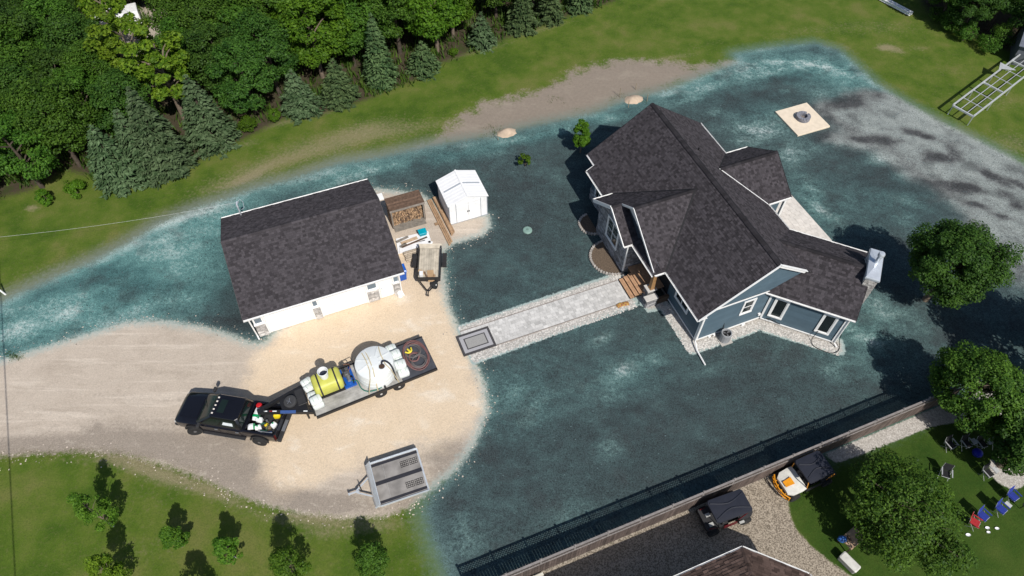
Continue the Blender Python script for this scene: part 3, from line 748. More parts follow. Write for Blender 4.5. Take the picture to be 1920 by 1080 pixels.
# front cross gable: upper and lower roof share the left plane
XS, XV, XZ = .69, 24.75, 5.55
def xz(v): return XZ - abs(v - XV) * XS
kx2 = math.hypot(1, XS)
def vmain(z): return UL + (z - ZE) / MS
ex, ey = Vector((-1, 0, 0)), Vector((0, -1, XS)).normalized()      # left plane, rises towards lower v
O = Vector((19.0, 28.3, ZE))
pl = lambda pts: plane_poly(O, ex, ey, pts)
slope(house, O, ex, ey, [pl([(19.06, 28.3, ZE), (18.25, 28.3, ZE), (18.25, XV, XZ), (22.62, XV, XZ)]),
                         pl([(18.25, 28.3, ZE), (17.5, 28.3, ZE), (17.5, 26.07, xz(26.07)), (18.25, 26.07, xz(26.07))])], m_shingle, HO)
ex, ey = Vector((1, 0, 0)), Vector((0, 1, XS)).normalized()        # right plane of the upper gable
O = Vector((18.25, 21.2, ZE))
slope(house, O, ex, ey, [plane_poly(O, ex, ey, [(18.25, 21.2, ZE), (19.06, 21.2, ZE), (22.62, XV, XZ), (18.25, XV, XZ)])], m_shingle, HO)
LZ = xz(26.07)
O = Vector((17.5, 23.9, LZ - 2.17 * XS))
slope(house, O, ex, ey, [plane_poly(O, ex, ey, [(17.5, 23.9, O.z), (18.62, 23.9, O.z), (18.62, 26.07, LZ), (17.5, 26.07, LZ)])], m_shingle, HO)
caps(house, (18.25, XV, XZ), (22.6, XV, XZ), HO); caps(house, (17.5, 26.07, LZ), (18.55, 26.07, LZ), HO)
# little skirt roof over the porch opening
ex, ey = Vector((0, -1, 0)), Vector((1, 0, .75)).normalized()
O = Vector((18.1, 23.95, 3.1))
slope(house, O, ex, ey, [[(0, 0), (2.75, 0), (2.75, .62), (0, .62)]], m_shingle, HO, name='porch_roof')
# back gable
BV, BZ, BS = 26.3, 4.92, .70
ex, ey = Vector((1, 0, 0)), Vector((0, 1, BS)).normalized()
O = Vector((25.0, 23.7, ZE))
slope(house, O, ex, ey, [plane_poly(O, ex, ey, [(28.04, 23.7, ZE), (29.95, 23.7, ZE), (29.95, BV, BZ), (25.42, BV, BZ)])], m_shingle, HO)
ex, ey = Vector((-1, 0, 0)), Vector((0, -1, BS)).normalized()
O = Vector((29.95, 28.9, ZE))
slope(house, O, ex, ey, [plane_poly(O, ex, ey, [(29.95, 28.9, ZE), (28.04, 28.9, ZE), (25.42, BV, BZ), (29.95, BV, BZ)])], m_shingle, HO)
caps(house, (25.45, BV, BZ), (29.95, BV, BZ), HO)
# valley strips
def valley(p0, p1, w=.07):
    mb = MB(HO); mb.beam(Vector(p0) + Vector((0, 0, .035)), Vector(p1) + Vector((0, 0, .045)), w, .02); mb.build('valley_flashing', m_valley, house)
valley((19.0, 21.2, ZE), (22.58, XV, XZ), .10); valley((19.0, 28.3, ZE), (22.58, XV, XZ), .10)
rsl = MB(HO); rsl.beam((UC + .16, V0 + .05, ZR - .05), (UC + .16, V1 - .8, ZR - .05), .10, .05); rsl.build('ridge_shade_line', m_valley, house)  # black strip painting in the shade line right of the ridge cap
valley((28.1, 28.9, ZE), (25.45, BV, BZ), .05)
vf = MB(HO); vf.beam((28.1, 23.7, ZE + .03), (25.45, BV, BZ + .03), .05, .03); vf.build('valley_flashing', m_white, house)
# wing, turned 45 degrees: w() gives house-frame coordinates of wing coordinates
def wv(a, b, z=0.0):
    p = uv(a, b, z, -22.5); c, s = math.cos(TH), math.sin(TH)
    return Vector((p.x * c + p.y * s, -p.x * s + p.y * c, z))
WZ, WS = 4.76, .59
exw = (wv(1, 0) - wv(0, 0)).normalized(); eyw = (wv(0, 1) - wv(0, 0)).normalized()
ex = exw; ey = (eyw + Vector((0, 0, WS))).normalized(); O = wv(4.44, 29.33, ZE)
zf = lambda b: ZE + (b - 29.33) * WS
A = lambda pts: plane_poly(O, ex, ey, [wv(a, b, zf(b)) for a, b in pts])
slope(house, O, ex, ey, [A([(4.44, 29.33), (9.68, 29.33), (9.68, 30.97), (6.08, 30.97)]), A([(6.1, 30.97), (9.68, 30.97), (9.68, 32.14), (4.0, 32.14)])], m_shingle, HO)
ex = -exw; ey = (-eyw + Vector((0, 0, WS))).normalized(); O = wv(9.68, 34.95, ZE)
zb = lambda b: ZE + (34.95 - b) * WS
A = lambda pts: plane_poly(O, ex, ey, [wv(a, b, zb(b)) for a, b in pts])
slope(house, O, ex, ey, [A([(9.68, 34.95), (4.85, 34.95), (4.0, 32.14), (9.68, 32.14)])], m_shingle, HO)
caps(house, wv(4.2, 32.14, WZ), wv(9.68, 32.14, WZ), HO)
valley(wv(6.08, 30.97, zf(30.97)), wv(4.15, 32.14, WZ), .05)

# fascias, rakes, gutters
def trim(p0, p1, w=.03, h=.13, name='rake_board', dz=-.06, m=None):
    mb = MB(HO); mb.beam(Vector(p0) + Vector((0, 0, dz)), Vector(p1) + Vector((0, 0, dz)), w, h); return mb.build(name, m or m_white, house)
g_ = .018
trim((UL, V0 - g_, ZE), (UC, V0 - g_, ZR)); trim((UC + .01, V0 - g_, ZR), (25.9, V0 - g_, zr_(25.9)), h=.22)
trim((26.0, V0 - .02, zr_(26.0) + .03), (UC, V0 - .02, ZR + .03), w=.16, h=.03, name='rake_cap', dz=.02); trim((UL, V0 - .02, ZE + .03), (UC, V0 - .02, ZR + .03), w=.05, h=.03, name='rake_cap', dz=.02)
trim((UL, V1 + g_, ZE), (UC, V1 + g_, ZR), m=m_cap); trim((UR, V1 + g_, ZE), (UC, V1 + g_, ZR), m=m_cap)
gutter(house, (UL, V0, ZE), (UL, 21.2, ZE), HO, (-1, 0, 0)); gutter(house, (UL, 31.25, ZE), (UL, V1, ZE), HO, (-1, 0, 0))
gutter(house, (18.45, 28.4, 2.71), (18.45, 31.25, 2.71), HO, (-1, 0, 0))
gutter(house, (UR, 28.9, ZE), (UR, V1, ZE), HO, (1, 0, 0)); gutter(house, (UR, 21.4, ZE), (UR, 23.7, ZE), HO, (1, 0, 0))
trim((18.42, 31.27, 2.75), (19.0, 31.27, ZE + .0), h=.12)
gutter(house, (17.5, 28.3, ZE), (18.95, 28.3, ZE), HO, (0, 1, 0)); gutter(house, (18.25, 21.2, ZE), (18.95, 21.2, ZE), HO, (0, -1, 0))
gutter(house, (17.5, 23.9, O.z if False else LZ - 2.17 * XS), (18.1, 23.9, LZ - 2.17 * XS), HO, (0, -1, 0)); gutter(house, (18.1, 21.2, 3.1), (18.1, 23.9, 3.1), HO, (-1, 0, 0))
trim((17.48, 28.3, ZE), (17.48, 26.07, LZ), h=.24, w=.05); trim((17.48, 26.07, LZ), (17.48, 23.9, LZ - 2.17 * XS), h=.16, w=.05)
trim((18.23, 21.2, ZE), (18.23, XV, XZ), h=.14, w=.04); trim((18.23, XV, XZ), (18.23, 26.0, xz(26.0)), h=.14, w=.04)
trim((29.97, 23.7, ZE), (29.97, BV, BZ), h=.16, m=m_cap); trim((29.97, 28.9, ZE), (29.97, BV, BZ), h=.16, m=m_cap)
gutter(house, (28.1, 28.9, ZE), (29.95, 28.9, ZE), HO, (0, 1, 0)); gutter(house, (28.1, 23.7, ZE), (29.95, 23.7, ZE), HO, (0, -1, 0))
gutter(house, wv(4.44, 29.33, ZE), wv(9.68, 29.33, ZE), HO, -eyw); gutter(house, wv(4.8, 34.95, ZE), wv(9.68, 34.95, ZE), HO, eyw)
trim(wv(9.7, 29.33, ZE), wv(9.7, 32.14, WZ), m=m_cap); trim(wv(9.7, 34.95, ZE), wv(9.7, 32.14, WZ), m=m_cap)
sf = MB(HO)                                                          # soffits under the eaves
for x0, x1, y0, y1 in ((19.02, 19.64, 17.32, 21.25), (27.68, 28.08, 21.4, 32.38)):
    sf.box(x0, x1, y0, y1, ZE - .13, ZE - .10)
sf.prism([wv(4.5, 29.35, ZE - .13), wv(9.66, 29.35, ZE - .13), wv(9.66, 29.62, ZE - .13), wv(4.8, 29.62, ZE - .13)], (0, 0, .03))
sf.build('soffit', m_white, house)
# walls: foundation, boxes behind the cladding, cladding
fd = MB(HO)
fd.box(19.7, 27.6, 17.62, 32.05, -.2, .20); fd.box(18.95, 19.7, 28.5, 31.1, -.2, .20); fd.box(27.6, 29.5, 24.05, 28.55, -.2, .2)
fd.prism([wv(4.9, 29.70, -.2), wv(9.33, 29.70, -.2), wv(9.33, 34.55, -.2), wv(4.9, 34.55, -.2)], (0, 0, .4))
fd.build('foundation', m_conc, house)
core = MB(HO)
core.box(19.72, 27.6, 17.66, 32.03, .2, ZE - .15); core.box(27.6, 29.45, 24.07, 28.53, .2, ZE - .12)
core.prism([(19.72, 17.66, ZE - .15), (27.6, 17.66, ZE - .15), (27.6, 17.66, zr_(27.6) - .12), (UC, 17.66, ZR - .12), (19.72, 17.66, zl(19.72) - .12)], (0, .05, 0))
core.prism([(27.6, 32.03, ZE - .15), (19.72, 32.03, ZE - .15), (19.72, 32.03, zl(19.72) - .12), (UC, 32.03, ZR - .12), (27.6, 32.03, zr_(27.6) - .12)], (0, -.05, 0))
core.prism([(29.45, 24.07, ZE - .12), (29.45, 28.53, ZE - .12), (29.45, BV, BZ - .14)], (-.05, 0, 0))
core.prism([wv(4.9, 29.74, .2), wv(9.29, 29.74, .2), wv(9.29, 34.5, .2), wv(4.9, 34.5, .2)], (0, 0, ZE - .35))
core.prism([wv(9.29, 29.74, ZE - .15), wv(9.29, 34.5, ZE - .15), wv(9.29, 32.14, WZ - .15)], exw * -.05)
core.build('inner_wall', m_interior, house)
# long front wall to the right of the porch, and to the left
laps(house, (19.68, 21.25, 0), (0, -1, 0), [[(0, .22), (3.65, .22), (3.65, ZE - .12), (0, ZE - .12)]], HO, m_siding)
laps(house, (18.92, 31.1, 0), (0, -1, 0), [[(0, .22), (2.6, .22), (2.6, 2.78), (0, 2.78)]], HO, m_siding)
laps(house, (19.68, 32.0, 0), (0, -1, 0), [[(0, .22), (.9, .22), (.9, ZE - .12), (0, ZE - .12)]], HO, m_siding)
# gable wall at the lower right, with its frieze band
laps(house, (19.68, 17.62, 0), (1, 0, 0), [[(0, .22), (4.75, .22), (4.75, ZE), (0, ZE)]], HO, m_siding)
laps(house, (19.68, 17.62, 0), (1, 0, 0), [[(.25, ZE + .12), (7.6, ZE + .12), (UC - 19.68, ZR - .16)]], HO, m_siding, name='gable_wall')
fb = MB(HO); fb.box(19.66, 24.4, 17.555, 17.60, ZE + .0, ZE + .09); fb.build('frieze_board', m_white, house)
laps(house, wv(4.82, 29.66, 0), exw, [[(0, .22), (4.5, .22), (4.5, ZE - .1), (0, ZE - .1)]], HO, m_siding)
laps(house, wv(9.37, 29.7, 0), eyw, [[(0, .22), (4.85, .22), (4.85, ZE - .1), (2.43, WZ - .2), (0, ZE - .1)]], HO, m_siding)
laps(house, (29.5, 24.05, 0), (0, 1, 0), [[(0, .22), (4.5, .22), (4.5, ZE - .1), (2.25, BZ - .2), (0, ZE - .1)]], HO, m_siding)
laps(house, (27.7, 24.05, 0), (1, 0, 0), [[(0, .22), (1.8, .22), (1.8, ZE - .1), (0, ZE - .1)]], HO, m_siding)
sk = MB(HO)                                                          # white skirt line and corner boards
sk.box(19.63, 19.675, 17.6, 21.0, .15, .22); sk.box(19.72, 24.35, 17.56, 17.605, .15, .22)
sk.prism([wv(4.85, 29.60, .15), wv(9.36, 29.60, .15), wv(9.36, 29.645, .15), wv(4.85, 29.645, .15)], (0, 0, .07))
sk.build('skirt_board', m_white, house)
for _k in range(3):
    cb = MB(HO)
    if _k == 0: cb.box(19.625, 19.77, 17.545, 17.60, .22, ZE - .13); cb.box(19.60, 19.645, 17.595, 17.72, .22, ZE - .13)
    elif _k == 1: cb.prism([wv(4.80, 29.6, .22), wv(4.92, 29.6, .22), wv(4.92, 29.65, .22), wv(4.80, 29.65, .22)], (0, 0, ZE - .38))
    else: cb.prism([wv(9.27, 29.59, .22), wv(9.42, 29.59, .22), wv(9.42, 29.76, .22), wv(9.27, 29.76, .22)], (0, 0, ZE - .38))
    cb.build('corner_board', m_white, house)
# stone front: bay, its sides, gable up to the lower roof
veneer(house, (17.95, 28.05, 0), (0, -1, 0), [[(0, .05), (3.95, .05), (3.95, 3.0), (1.98, 4.35), (0, 3.0)]], HO, m_stone)
veneer(house, (17.95, 24.10, 0), (1, 0, 0), [[(0, .05), (2.8, .05), (2.8, 3.05), (0, 3.05)]], HO, m_stone)
veneer(house, (19.7, 28.05, 0), (-1, 0, 0), [[(0, .05), (1.75, .05), (1.75, 3.0), (0, 3.0)]], HO, m_stone)
veneer(house, (18.90, 31.12, 0), (0, -1, 0), [[(0, .05), (2.9, .05), (2.9, 1.1), (0, 1.1)]], HO, m_stone)
bc = MB(HO); bc.box(18.02, 19.7, 24.16, 27.99, 0, 3.0); bc.build('inner_wall', m_interior, house)
tb = MB(HO); tb.box(17.89, 17.985, 24.03, 24.12, .3, 2.98); tb.build('corner_board', m_white, house)
window(house, (17.90, 26.0, 2.1), (0, -1, 0), 1.38, 1.75, HO, 2, 2)
window(house, (18.90, 29.9, 1.75), (0, -1, 0), 1.0, 1.5, HO, 2, 1)
window(house, (19.66, 19.73, 1.58), (0, -1, 0), 1.34, .70, HO, 2, 1, trim=.09)
window(house, (22.86, 17.60, 2.15), (1, 0, 0), .68, 1.20, HO, 1, 2)
window(house, wv(5.585, 29.64, 1.64), exw, .66, 1.70, HO, 1, 1)
window(house, wv(8.475, 29.64, 1.64), exw, .66, 1.70, HO, 1, 1)
window(house, wv(9.39, 30.6, 1.85), eyw, .9, 1.3, HO, 1, 1)
# upper gable face with its pale wedge board
gf = MB(HO); gf.prism([(18.6, 26.3, 3.2), (18.6, 21.3, 3.2), (18.6, 21.45, 3.3), (18.6, XV, XZ - .12), (18.6, 26.3, xz(26.3) - .12)], (.06, 0, 0)); gf.build('gable_wall', m_navy, house)
wb = MB(HO); wb.prism([(18.575, 21.35, 3.22), (18.575, 25.9, xz(25.9) - .14), (18.575, XV, XZ - .10), (18.575, 21.3, xz(21.3) - .07)][::-1], (.02, 0, 0)); wb.build('gable_board', m_white, house)
# porch
pb = MB(HO); pb.box(20.75, 20.85, 21.2, 24.1, .0, 3.1); pb.box(19.7, 20.85, 21.17, 21.24, 0, 3.1); pb.build('porch_wall', m_siding, house)
dr = MB(HO); dr.box(20.70, 20.745, 22.2, 23.15, .57, 2.62); fdoor = dr.build('front_door', mat('dark_door', (.05, .03, .02), .4), house)
dk = MB(HO); dk.box(20.66, 20.70, 22.28, 22.33, 1.5, 1.7); dk.build('handle', m_steel, fdoor)
fr_ = MB(HO); fr_.box(18.30, 20.75, 21.95, 24.05, .05, .50); fr_.build('porch_base', m_wooddark, house)
pk = MB(HO); W_ = .138
pk.box(18.26, 18.26 + W_ - .008, 21.75, 24.05, .51, .545); plank0 = pk.build('deck_board', m_wood, house)
for i in range(1, 18): inst(plank0, house, (i * W_, 0, 0))
for k, (u0, z) in enumerate(((17.42, .17), (17.72, .30), (18.0, .43))):                  # three treads
    mb = MB(HO); mb.box(u0 + .02, u0 + .30, 21.98, 23.55, .0, z - .04); mb.build('riser', m_wooddark, house)
    t0 = MB(HO); t0.box(u0, u0 + .135, 21.93, 23.6, z - .04, z); a = t0.build('tread_board', m_wood, house)
    inst(a, house, (.145, 0, 0))
pv = [(17.98, 21.15), (18.75, 21.15), (18.75, 21.95), (17.98, 21.95)]
veneer(house, (18.33, 21.95, 0), (0, -1, 0), [[(0, .02), (.5, .02), (.5, .98), (0, .98)]], HO, m_stone, name='porch_pier')
veneer(house, (18.02, 21.42, 0), (0, -1, 0), [[(0, .02), (.42, .02), (.42, .72), (0, .72)]], HO, m_stone, name='porch_pier')
veneer(house, (18.02, 21.0, 0), (1, 0, 0), [[(0, .02), (.75, .02), (.75, .72), (0, .72)]], HO, m_stone, name='porch_pier')
pc = MB(HO); pc.box(18.36, 18.86, 21.45, 21.92, 0, .98); pc.box(18.06, 18.74, 21.04, 21.40, 0, .7); pc.build('pier_core', m_mortar, house)
m_pcap = mat('pale_cap_stone', (.52, .50, .47), .85, .1, 5)
pc = MB(HO); pc.box(18.26, 18.93, 21.40, 22.02, .985, 1.06); pc.build('pier_cap', m_pcap, house, bevel=.015)
pc = MB(HO); pc.box(17.94, 18.82, 20.93, 21.38, .725, .80); pc.build('pier_cap', m_pcap, house, bevel=.015)
po = MB(HO)
po.rings([[(18.62 + a * s, 21.66 + b * s, z) for a, b in ((-1, -1), (1, -1), (1, 1), (-1, 1))] for z, s in ((1.06, .17), (1.14, .17), (1.15, .14), (3.0, .10), (3.05, .14))])
po.build('porch_post', m_wood2, house)
st2 = MB(HO); st2.box(18.8, 19.66, 20.98, 21.16, .0, .55); st2.build('porch_skirt', m_wooddark, house)
# chimney on the wing end
ch = MB(HO); ch.prism([wv(9.40, 31.25, 0), wv(9.98, 31.25, 0), wv(9.98, 33.38, 0), wv(9.40, 33.38, 0)], (0, 0, 4.83)); chim = ch.build('chimney', m_mortar, house)
cs = MB(HO)
for Oc, exc, w in ((wv(9.36, 31.22), exw, .66), (wv(10.0, 31.22), eyw, 2.2), (wv(10.0, 33.42), -exw, .66), (wv(9.36, 33.42), -eyw, 2.2)):
    tiles(cs, Oc, exc, (0, 0, 1), [(0, .02), (w, .02), (w, 4.82), (0, 4.82)], .13, lambda: rng.uniform(.18, .42), rng, gap=.014, vgap=.014, lo=.04, hi=.035, jit=.6)
cs.build('stones', m_stone_l, chim, kind='stuff')
cc = MB(HO); ring0 = [wv(a, b, 4.84) for a, b in ((9.27, 31.13), (10.09, 31.13), (10.09, 33.51), (9.27, 33.51))]
cc.rings([[p for p in ring0], [p + Vector((0, 0, .12)) for p in ring0], [wv(a, b, 5.02) for a, b in ((9.30, 31.16), (10.06, 31.16), (10.06, 33.48), (9.30, 33.48))], [wv(a, b, 5.12) for a, b in ((9.6, 31.9), (9.76, 31.9), (9.76, 32.7), (9.6, 32.7))]])
cc.build('chimney_cap', m_steel, chim)
cp = wv(9.68, 32.35, 5.05); fl = MB(HO); fl.lathe(cp.x, cp.y, [(.12, 5.05), (.12, 5.72), (.17, 5.72), (.19, 5.76), (.19, 5.92), (.16, 5.98), (.05, 6.0)], 18)
fl.build('flue_pipe', m_steel, chim, smooth=True)
# vents and small roof pieces, downspouts
for (u, v, z) in ((24.7, 27.9, zr_(24.7)),):
    mb = MB(HO); mb.cyl((u, v, z - .05), (u, v, z + .22), .05, .05, 10); mb.build('vent_pipe', m_black, house)
dn = MB(HO)
dn.tube([(19.57, 17.5, ZE - .15), (19.6, 17.5, ZE - .4), (19.6, 17.52, .22), (19.55, 17.45, .30), (19.40, 16.9, .16), (19.36, 15.85, .10)], .05, 6); dn.build('downspout', m_white, house)
d2 = MB(HO); p = wv(9.5, 29.5); q = wv(9.44, 29.56)
d2.tube([(p.x, p.y, ZE - .1), (q.x, q.y, ZE - .35), (q.x, q.y, .25), (p.x + .05, p.y - .2, .1)], .045, 6); d2.build('downspout', m_white, house)
for u, w, z0, z1 in ((20.6, .14, .03, .14), (20.95, .14, .03, .14), (23.0, .22, .02, .2), (24.05, .16, .62, .78)):
    d3 = MB(HO); d3.box(u, u + w, 17.48, 17.6, z0, z1); d3.build('vent_hood', m_white, house)

# ---------------------------------------------------------------- garage
GB = (-.8, 31.5); gb = uv(*GB); GO = (GB[0], GB[1], 0)
garage = thing('garage', 'white garage with two wide doors and a broad dark shingled roof', 'garage', gb, 22.5)
GE, GRz = 2.85, 4.58; g0, g1, gv0, gv1 = -5.72, 4.07, 27.25, 35.85; gvc = 32.15; gs = (GRz - GE) / (gvc - gv0); gl = math.hypot(gvc - gv0, GRz - GE); gs2 = (GRz - GE) / (gv1 - gvc); gl2 = math.hypot(gv1 - gvc, GRz - GE)
ex, ey = Vector((1, 0, 0)), Vector((0, 1, gs)).normalized()
slope(garage, (g0, gv0, GE), ex, ey, [[(0, 0), (g1 - g0, 0), (g1 - g0, gl), (0, gl)]], m_shingle_g, GO)
ex, ey = Vector((-1, 0, 0)), Vector((0, -1, gs2)).normalized()
slope(garage, (g1, gv1, GE), ex, ey, [[(0, 0), (g1 - g0, 0), (g1 - g0, gl2), (0, gl2)]], m_shingle_g, GO)
caps(garage, (g0, gvc, GRz), (g1, gvc, GRz), GO, w=.13, m=m_shingle_g, drop=.05)
gutter(garage, (g0, gv0, GE), (g1, gv0, GE), GO, (0, -1, 0)); gutter(garage, (g0, gv1, GE), (g1, gv1, GE), GO, (0, 1, 0))
for u, sgn in ((g0 - .015, -1), (g1 + .015, 1)):
    for va in (gv0, gv1):
        mb = MB(GO); mb.beam((u, va, GE - .07), (u, gvc, GRz - .07), .03, .16); mb.build('rake_board', mat('dark_fascia', (.06, .055, .055), .7), garage)
m_wallw = mat('white_siding', (.78, .78, .77), .5, .05, 2)
def gwall(Oo, exx, w, poly=None): return laps(garage, Oo, exx, [poly or [(0, .1), (w, .1), (w, GE - .05), (0, GE - .05)]], GO, m_wallw, ch=.12, th=.015)
gwall((-5.4, 35.35, 0), (0, -1, 0), 0, [(0, .1), (7.35, .1), (7.35, GE), (3.2, GRz - .15), (0, GE)])
gwall((3.8, 28.0, 0), (0, 1, 0), 0, [(0, .1), (7.35, .1), (7.35, GE), (4.15, GRz - .15), (0, GE)])
gwall((3.8, 35.35, 0), (-1, 0, 0), 9.2)
gi = MB(GO); gi.box(-5.34, 3.74, 28.09, 35.3, .0, GE - .1); gi.build('inner_wall', m_wallw, garage)
gs_ = MB(GO); gs_.box(g0 + .02, g1 - .02, gv0 + .02, 27.98, GE - .12, GE - .09); gs_.build('soffit', m_white, garage)
gh = MB(GO); gh.box(-5.4, 3.8, 27.97, 28.06, 2.35, GE - .12); gh.box(-5.4, 3.8, 28.0, 28.05, .02, 2.35); gh.build('wall', m_wallw, garage)
for a, b in ((-4.70, -1.93), (-1.30, 1.54)):
    mb = MB(GO); mb.box(a, b, 27.95, 27.99, .03, 2.33); d = mb.build('garage_door', m_white, garage)
    pn = None; cw = (b - a) / 4
    for i in range(4):
        for j in range(4):
            if pn is None:
                q = MB(GO); q.box(a + .06, a + cw - .06, 27.935, 27.955, .09, .09 + .44); pn = q.build('panel', m_white, d, bevel=.012)
            else: inst(pn, d, (i * cw, 0, j * .575))
    mb = MB(GO); mb.box(a - .09, a - .005, 27.9, 27.96, .03, 2.42); mb.box(b + .005, b + .09, 27.9, 27.96, .03, 2.42); mb.box(a - .09, b + .09, 27.9, 27.96, 2.425, 2.5); mb.build('door_frame', m_white, garage)
mb = MB(GO); mb.box(2.47, 3.20, 27.94, 27.99, .06, 2.12); sd_ = mb.build('door', m_white, garage)
mb = MB(GO); mb.cyl((2.58, 27.94, 1.05), (2.58, 27.87, 1.05), .035, .035, 8); mb.build('handle', m_steel, sd_)
for (a, b) in ((-5.39, -4.80), (-1.83, -1.40), (1.64, 2.36), (3.34, 3.80)):
    veneer(garage, (a, 27.93, 0), (1, 0, 0), [[(0, .02), (b - a, .02), (b - a, 1.18), (0, 1.18)]], GO, m_stone_l, name='stone_pier', lo=.06)
    mb = MB(GO); mb.box(a - .03, b + .03, 27.84, 28.0, 1.19, 1.26); mb.build('sill', m_white, garage)
    window(garage, ((a + b) / 2, 27.95, 1.80), (1, 0, 0), (b - a) - .14, 1.0, GO, 1, 1, glass=m_glass_g, trim=.06, frame=.02, proud=.035)
mb = MB(GO); mb.tube([(-5.6, 27.3, GE - .08), (-5.55, 27.75, GE - .35), (-5.5, 27.85, .3), (-5.45, 27.6, .12)], .045, 6); mb.build('downspout', m_white, garage)
mb = MB(GO); mb.tube([(3.85, 27.35, GE - .1), (3.78, 27.75, GE - .35), (3.78, 27.8, .3), (3.85, 27.55, .12)], .05, 6); mb.build('downspout', m_white, garage)
mb = MB(GO); mb.box(4.06, 4.52, 33.0, 33.55, 3.52, 3.60); mb.beam((3.8, 33.27, 3.5), (4.1, 33.27, 3.54), .08, .06); mb.build('lamp_shade', m_white, garage)
mb = MB(GO)                                                        # service mast where the wire comes in
mb.cyl((-4.45, 35.55, 1.5), (-4.45, 35.55, 3.75), .045, .045, 8); mb.tube([(-4.45, 35.55, 3.75), (-4.45, 35.6, 3.95), (-4.40, 35.75, 4.0), (-4.35, 35.85, 3.85)], .06, 8)
mb.tube([(-4.4, 35.8, 3.88), (-4.2, 35.9, 4.05), (-4.05, 35.8, 3.85), (-4.1, 35.6, 3.5), (-4.3, 35.6, 3.4)], .014, 5)
mb.build('service_mast', m_steel, garage)
mb = MB(GO); mb.cyl((3.62, 27.72, .0), (3.62, 27.72, .32), .19, .17, 14); tag(mb.build('planter_pot', m_wallw), 'white round pot at the garage corner pier', 'pot').location = gb
bpy.data.objects['planter_pot'].rotation_euler = (0, 0, TH)

# ---------------------------------------------------------------- white metal shed
SB = (10.05, 33.5); sb_ = uv(*SB); SO = (SB[0], SB[1], 0)
shed = thing('metal_shed', 'small white metal garden shed with double doors and low gable roof', 'shed', sb_, 22.5)
m_metal = mat('white_metal', (.80, .80, .80), .35, .04, 2)
m_metals = mat('grey_metal', (.36, .39, .43), .4, .05, 2)
s0, s1, sv0, sv1, sz, sr = 8.62, 11.45, 32.35, 34.85, 1.92, 2.42; sc = (s0 + s1) / 2
mb = MB(SO); mb.prism([(s0 + .03, sv0, .04), (s1 - .03, sv0, .04), (s1 - .03, sv0, sz), (sc, sv0, sr - .03), (s0 + .03, sv0, sz)], (0, sv1 - sv0, 0)); mb.build('wall', m_metal, shed)
rb = MB(SO); k = 0
while s0 + .06 + k * .16 < s1 - .06:
    u = s0 + .06 + k * .16
    if not (9.15 < u < 10.9): rb.box(u, u + .03, sv0 - .012, sv0, .06, sz - .05)
    k += 1
for k in range(15): rb.box(s0 + .015, s0 + .03, sv0 + .06 + k * .165, sv0 + .09 + k * .165, .06, sz - .06)
rb.build('wall_rib', m_metal, shed)
for sg, a, b in ((-1, s0 - .06, sc), (1, s1 + .06, sc)):
    mb = MB(SO); zz = sz - .02
    mb.prism([(a, sv0 - .12, zz), (b, sv0 - .12, sr), (b, sv1 + .1, sr), (a, sv1 + .1, zz)] if sg < 0 else [(b, sv0 - .12, sr), (a, sv0 - .12, zz), (a, sv1 + .1, zz), (b, sv1 + .1, sr)], (0, 0, .03)); r = mb.build('roof_panel', m_metal, shed)
    mb = MB(SO)
    for k in range(9):
        v = sv0 - .02 + k * .29
        mb.beam((a, v, zz + .036), (b, v, sr + .036), .03, .012)
    mb.build('roof_rib', m_metal, r)
    q = MB(SO); a2, b2 = a + (b - a) * .12, a + (b - a) * .94; f = lambda u: zz + (u - a) / (b - a) * (sr - zz)
    q.beam((a2, 33.62, f(a2) + .045), (b2, 33.62, f(b2) + .045), .13, .02); q.build('skylight_strip', m_metals, r)
mb = MB(SO); mb.beam((sc, sv0 - .13, sr + .04), (sc, sv1 + .11, sr + .04), .14, .025); mb.build('ridge_cap', m_metal, shed)
for a, b in ((9.16, 10.02), (10.04, 10.90)):
    mb = MB(SO); mb.box(a, b, sv0 - .04, sv0 - .018, .07, 1.84); d = mb.build('shed_door', m_metal, shed)
    mb = MB(SO)
    for z in (.3, .95, 1.55): mb.box(a + .03, b - .03, sv0 - .05, sv0 - .04, z, z + .025)
    mb.build('door_rib', m_metal, d)
    mb = MB(SO); h = 9.96 if a < 10 else 10.07; mb.box(h - .03, h + .03, sv0 - .075, sv0 - .042, .88, 1.0); mb.build('handle', m_black, d)
mb = MB(SO)
for u in (s0 + .01, 9.12, 10.93, s1 - .05): mb.box(u, u + .04, sv0 - .03, sv0, .05, sz - .03)
mb.box(s0, s1, sv0 - .03, sv0, 0, .05); mb.build('shed_trim', m_metals, shed)

# ---------------------------------------------------------------- firewood shelter
KB = (5.98, 34.0); kb = uv(*KB); KO = (KB[0], KB[1], 0)
store = thing('firewood_shelter', 'open weathered wooden firewood shelter with plank roof beside the garage', 'shelter', kb, 22.5)
m_plank = mat('brown_plank', (.135, .085, .058), .8, .3, 6, objvar=.25, bump=.3)
m_grey_w = mat('grey_weathered_wood', (.20, .18, .155), .85, .25, 6, objvar=.2, bump=.3)
k0, k1, kv0, kv1 = 4.82, 7.18, 33.42, 34.62
zc = lambda v: 1.92 - (v - 33.3) * .10
pl0 = None
for i in range(9):
    v = 33.34 + i * .155
    if pl0 is None:
        mb = MB(KO); mb.box(k0 - .06, k1 + .06, v, v + .145, zc(v) - .03, zc(v)); pl0 = mb.build('roof_plank', m_plank, store)
    else: inst(pl0, store, (0, i * .155, -.0155 * i))
mb = MB(KO); mb.box(k0 - .06, k1 + .06, 33.30, 33.335, 1.74, 1.90); mb.build('fascia_board', mat('grey_fascia', (.25, .22, .19), .85, .2, 5), store)
for u in (k0, k1 - .09):
    for v in (kv0, kv1 - .12):
        mb = MB(KO); mb.box(u, u + .09, v, v + .09, 0, zc(v) - .05); mb.build('post', m_grey_w, store)
